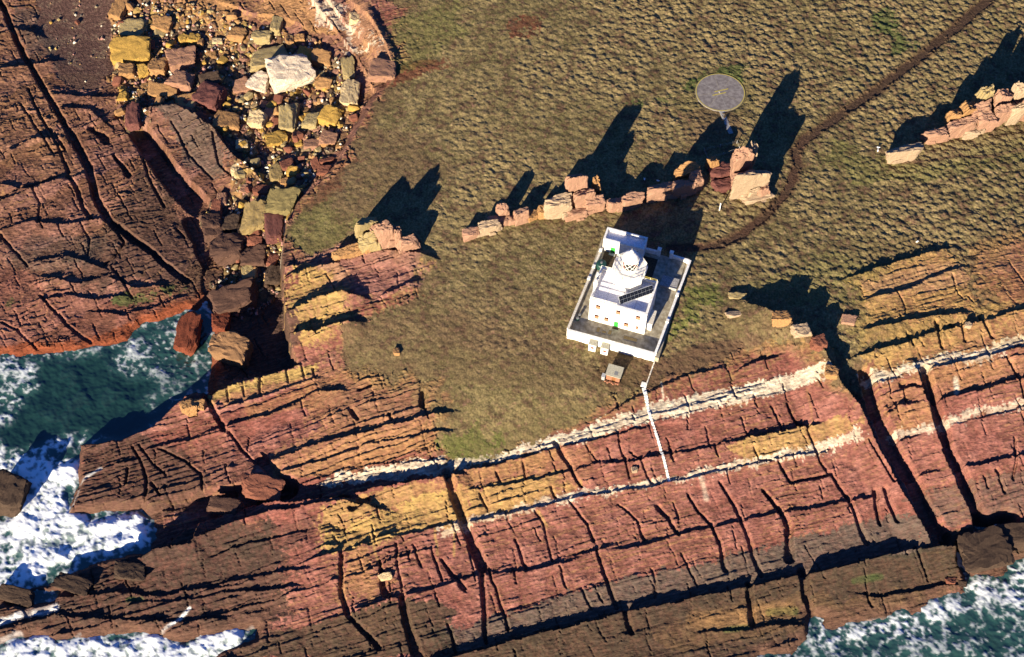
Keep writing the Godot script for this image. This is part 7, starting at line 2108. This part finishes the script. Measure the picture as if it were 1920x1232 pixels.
func small_things() -> void:
	# the helicopter pad and its path
	var pc := Vector2(30.32, -72.50)
	var r := 6.75
	var y := surface_at(pc.x, pc.y) + 0.25
	var pad := thing("helipad", Vector3(pc.x, 0.55, pc.y), "round grey concrete helicopter pad with a yellow rim and H marking", "helipad")
	part("slab", lathe([Vector2(r, -1.4), Vector2(r, 0.1), Vector2(r - 0.05, 0.16), Vector2(0, 0.16)], 40), M.pad, pad)
	part("rim_line", lathe([Vector2(r - 0.34, 0.162), Vector2(r - 0.34, 0.168), Vector2(r - 0.08, 0.168), Vector2(r - 0.08, 0.162)], 40), M.yellow, pad)
	var turn := 0.27
	for sz in [-1.0, 1.0]:
		part("marking", box(3.9, 0.006, 0.34), M.yellow, pad, Vector3(0.35 * sz * -1.0, 0.162, sz * 0.65), Vector3(0, turn, 0))
	part("marking", box(0.26, 0.006, 1.05), M.wall_weathered, pad, Vector3(-0.3, 0.162, 0), Vector3(0, turn, 0))
	for k in 8:
		var a := k * TAU / 8 + 0.2
		part("joint", box(r * 0.72, 0.004, 0.07), M.pale_concrete if k % 3 == 0 else M.concrete, pad, Vector3(cos(a) * r * 0.55, 0.161, -sin(a) * r * 0.55), Vector3(0, a, 0))
	var walk := part("footpath", box(1.25, 1.4, 8.2), M.pale_concrete, self, Vector3(31.1, -0.75, -62.1), Vector3(0, 0.245, 0))
	tag(walk, "short grey concrete path leading from the round pad", "", "", "structure")
	fence()
	# the white steps down the red slabs
	var line: Array[Vector2] = [Vector2(5.5, 17.4), Vector2(6.1, 21.1), Vector2(6.7, 24.2), Vector2(7.7, 27.2), Vector2(8.7, 30.0), Vector2(9.9, 34.2), Vector2(11.1, 38.7)]
	var at := Vector3(line[0].x, surface_at(line[0].x, line[0].y), line[0].y)
	var o := thing("concrete_steps", at, "narrow white concrete steps running straight down the red slabs", "steps")
	for k in line.size() - 1:
		var a := line[k]
		var b := line[k + 1]
		var n := int(a.distance_to(b) / 0.55)
		for i in n:
			var p := a.lerp(b, (i + 0.5) / n)
			var q := a.lerp(b, (i + 1.0) / n)
			var h := maxf(surface_at(p.x, p.y), surface_at(q.x, q.y)) + 0.12
			part("step", box(0.62 if k > 0 else 0.9, 1.0, a.distance_to(b) / n + 0.05), M.white, o, Vector3(p.x, h - 1.0, p.y) - at, Vector3(0, atan2(b.x - a.x, b.y - a.y), 0))
	part("landing", box(1.4, 0.9, 1.2), M.white, o, Vector3(0.1, -0.45, -0.8), Vector3(0, YARD_TURN, 0))
	var low: Array[Vector2] = [Vector2(8.8, 9.6), Vector2(7.4, 13.2), Vector2(6.1, 16.8)]
	var start := Vector3(low[0].x, surface_at(low[0].x, low[0].y), low[0].y)
	var kerb := thing("kerb_wall", start, "thin pale kerb from the compound corner to the head of the steps", "kerb")
	for k in low.size() - 1:
		for i in 4:
			var p := low[k].lerp(low[k + 1], (i + 0.5) / 4.0)
			var d := low[k + 1] - low[k]
			part("kerb_stone", box(0.3, 0.8, d.length() / 4.0 - 0.03), M.wall_weathered, kerb, Vector3(p.x, surface_at(p.x, p.y) - 0.45, p.y) - start, Vector3(0, atan2(d.x, d.y), 0))
	var mp := Vector2(27.1, -33.1)
	var post := thing("marker_post", Vector3(mp.x, surface_at(mp.x, mp.y), mp.y), "white marker post standing in the lighthouse shadow behind the compound", "post")
	part("shaft", lathe([Vector2(0.16, -0.3), Vector2(0.13, 2.6), Vector2(0, 2.7)], 10), M.white, post)
	part("cap", lathe([Vector2(0.19, 2.6), Vector2(0.19, 2.75), Vector2(0, 2.85)], 10), M.white, post)
	gull(Vector2(8.4, -43.1), "white gull resting in the shade above the square pink blocks, leftmost of three", 0.0)
	gull(Vector2(11.9, -42.5), "white gull in the shade, middle one of three above the square pink blocks", 1.3)
	gull(Vector2(14.1, -41.5), "white gull perched on the red block behind the lighthouse", 2.6)
	gull(Vector2(27.5, -41.5), "white gull on the dark red rock beside the high pale crag", 3.9)
	gull(Vector2(75.9, -22.6), "lone white gull on the turf above the big sloping slab at the right", 5.2)
	gull(Vector2(-4.3, -41.2), "white gull in the shadow behind the broad crag", 6.5)
	gull(Vector2(70.2, -52.6), "upper of two white gulls by the single flat-topped crag", 7.8)
	gull(Vector2(69.9, -51.6), "lower of two white gulls by the single flat-topped crag", 9.1)


func fence() -> void:
	var pts: Array[Vector2] = [Vector2(24.5, -52.4), Vector2(28.8, -53.5), Vector2(33.3, -54.7), Vector2(33.8, -52.7), Vector2(29.4, -50.9), Vector2(25.2, -49.7), Vector2(24.5, -52.4)]
	var a0 := Vector3(pts[0].x, surface_at(pts[0].x, pts[0].y), pts[0].y)
	var o := thing("fence", a0, "low wire fence round a small plot in the shadow near the pad path", "fence")
	for k in pts.size() - 1:
		var a := Vector3(pts[k].x, surface_at(pts[k].x, pts[k].y), pts[k].y) - a0
		var b := Vector3(pts[k + 1].x, surface_at(pts[k + 1].x, pts[k + 1].y), pts[k + 1].y) - a0
		part("post", rod(a - Vector3(0, 0.4, 0), a + Vector3(0, 1.25, 0), 0.09), M.pale_concrete, o)
		for y in [0.5, 1.0]:
			part("wire", rod(a + Vector3(0, y, 0), b + Vector3(0, y, 0), 0.025, 4), M.pale_concrete, o)
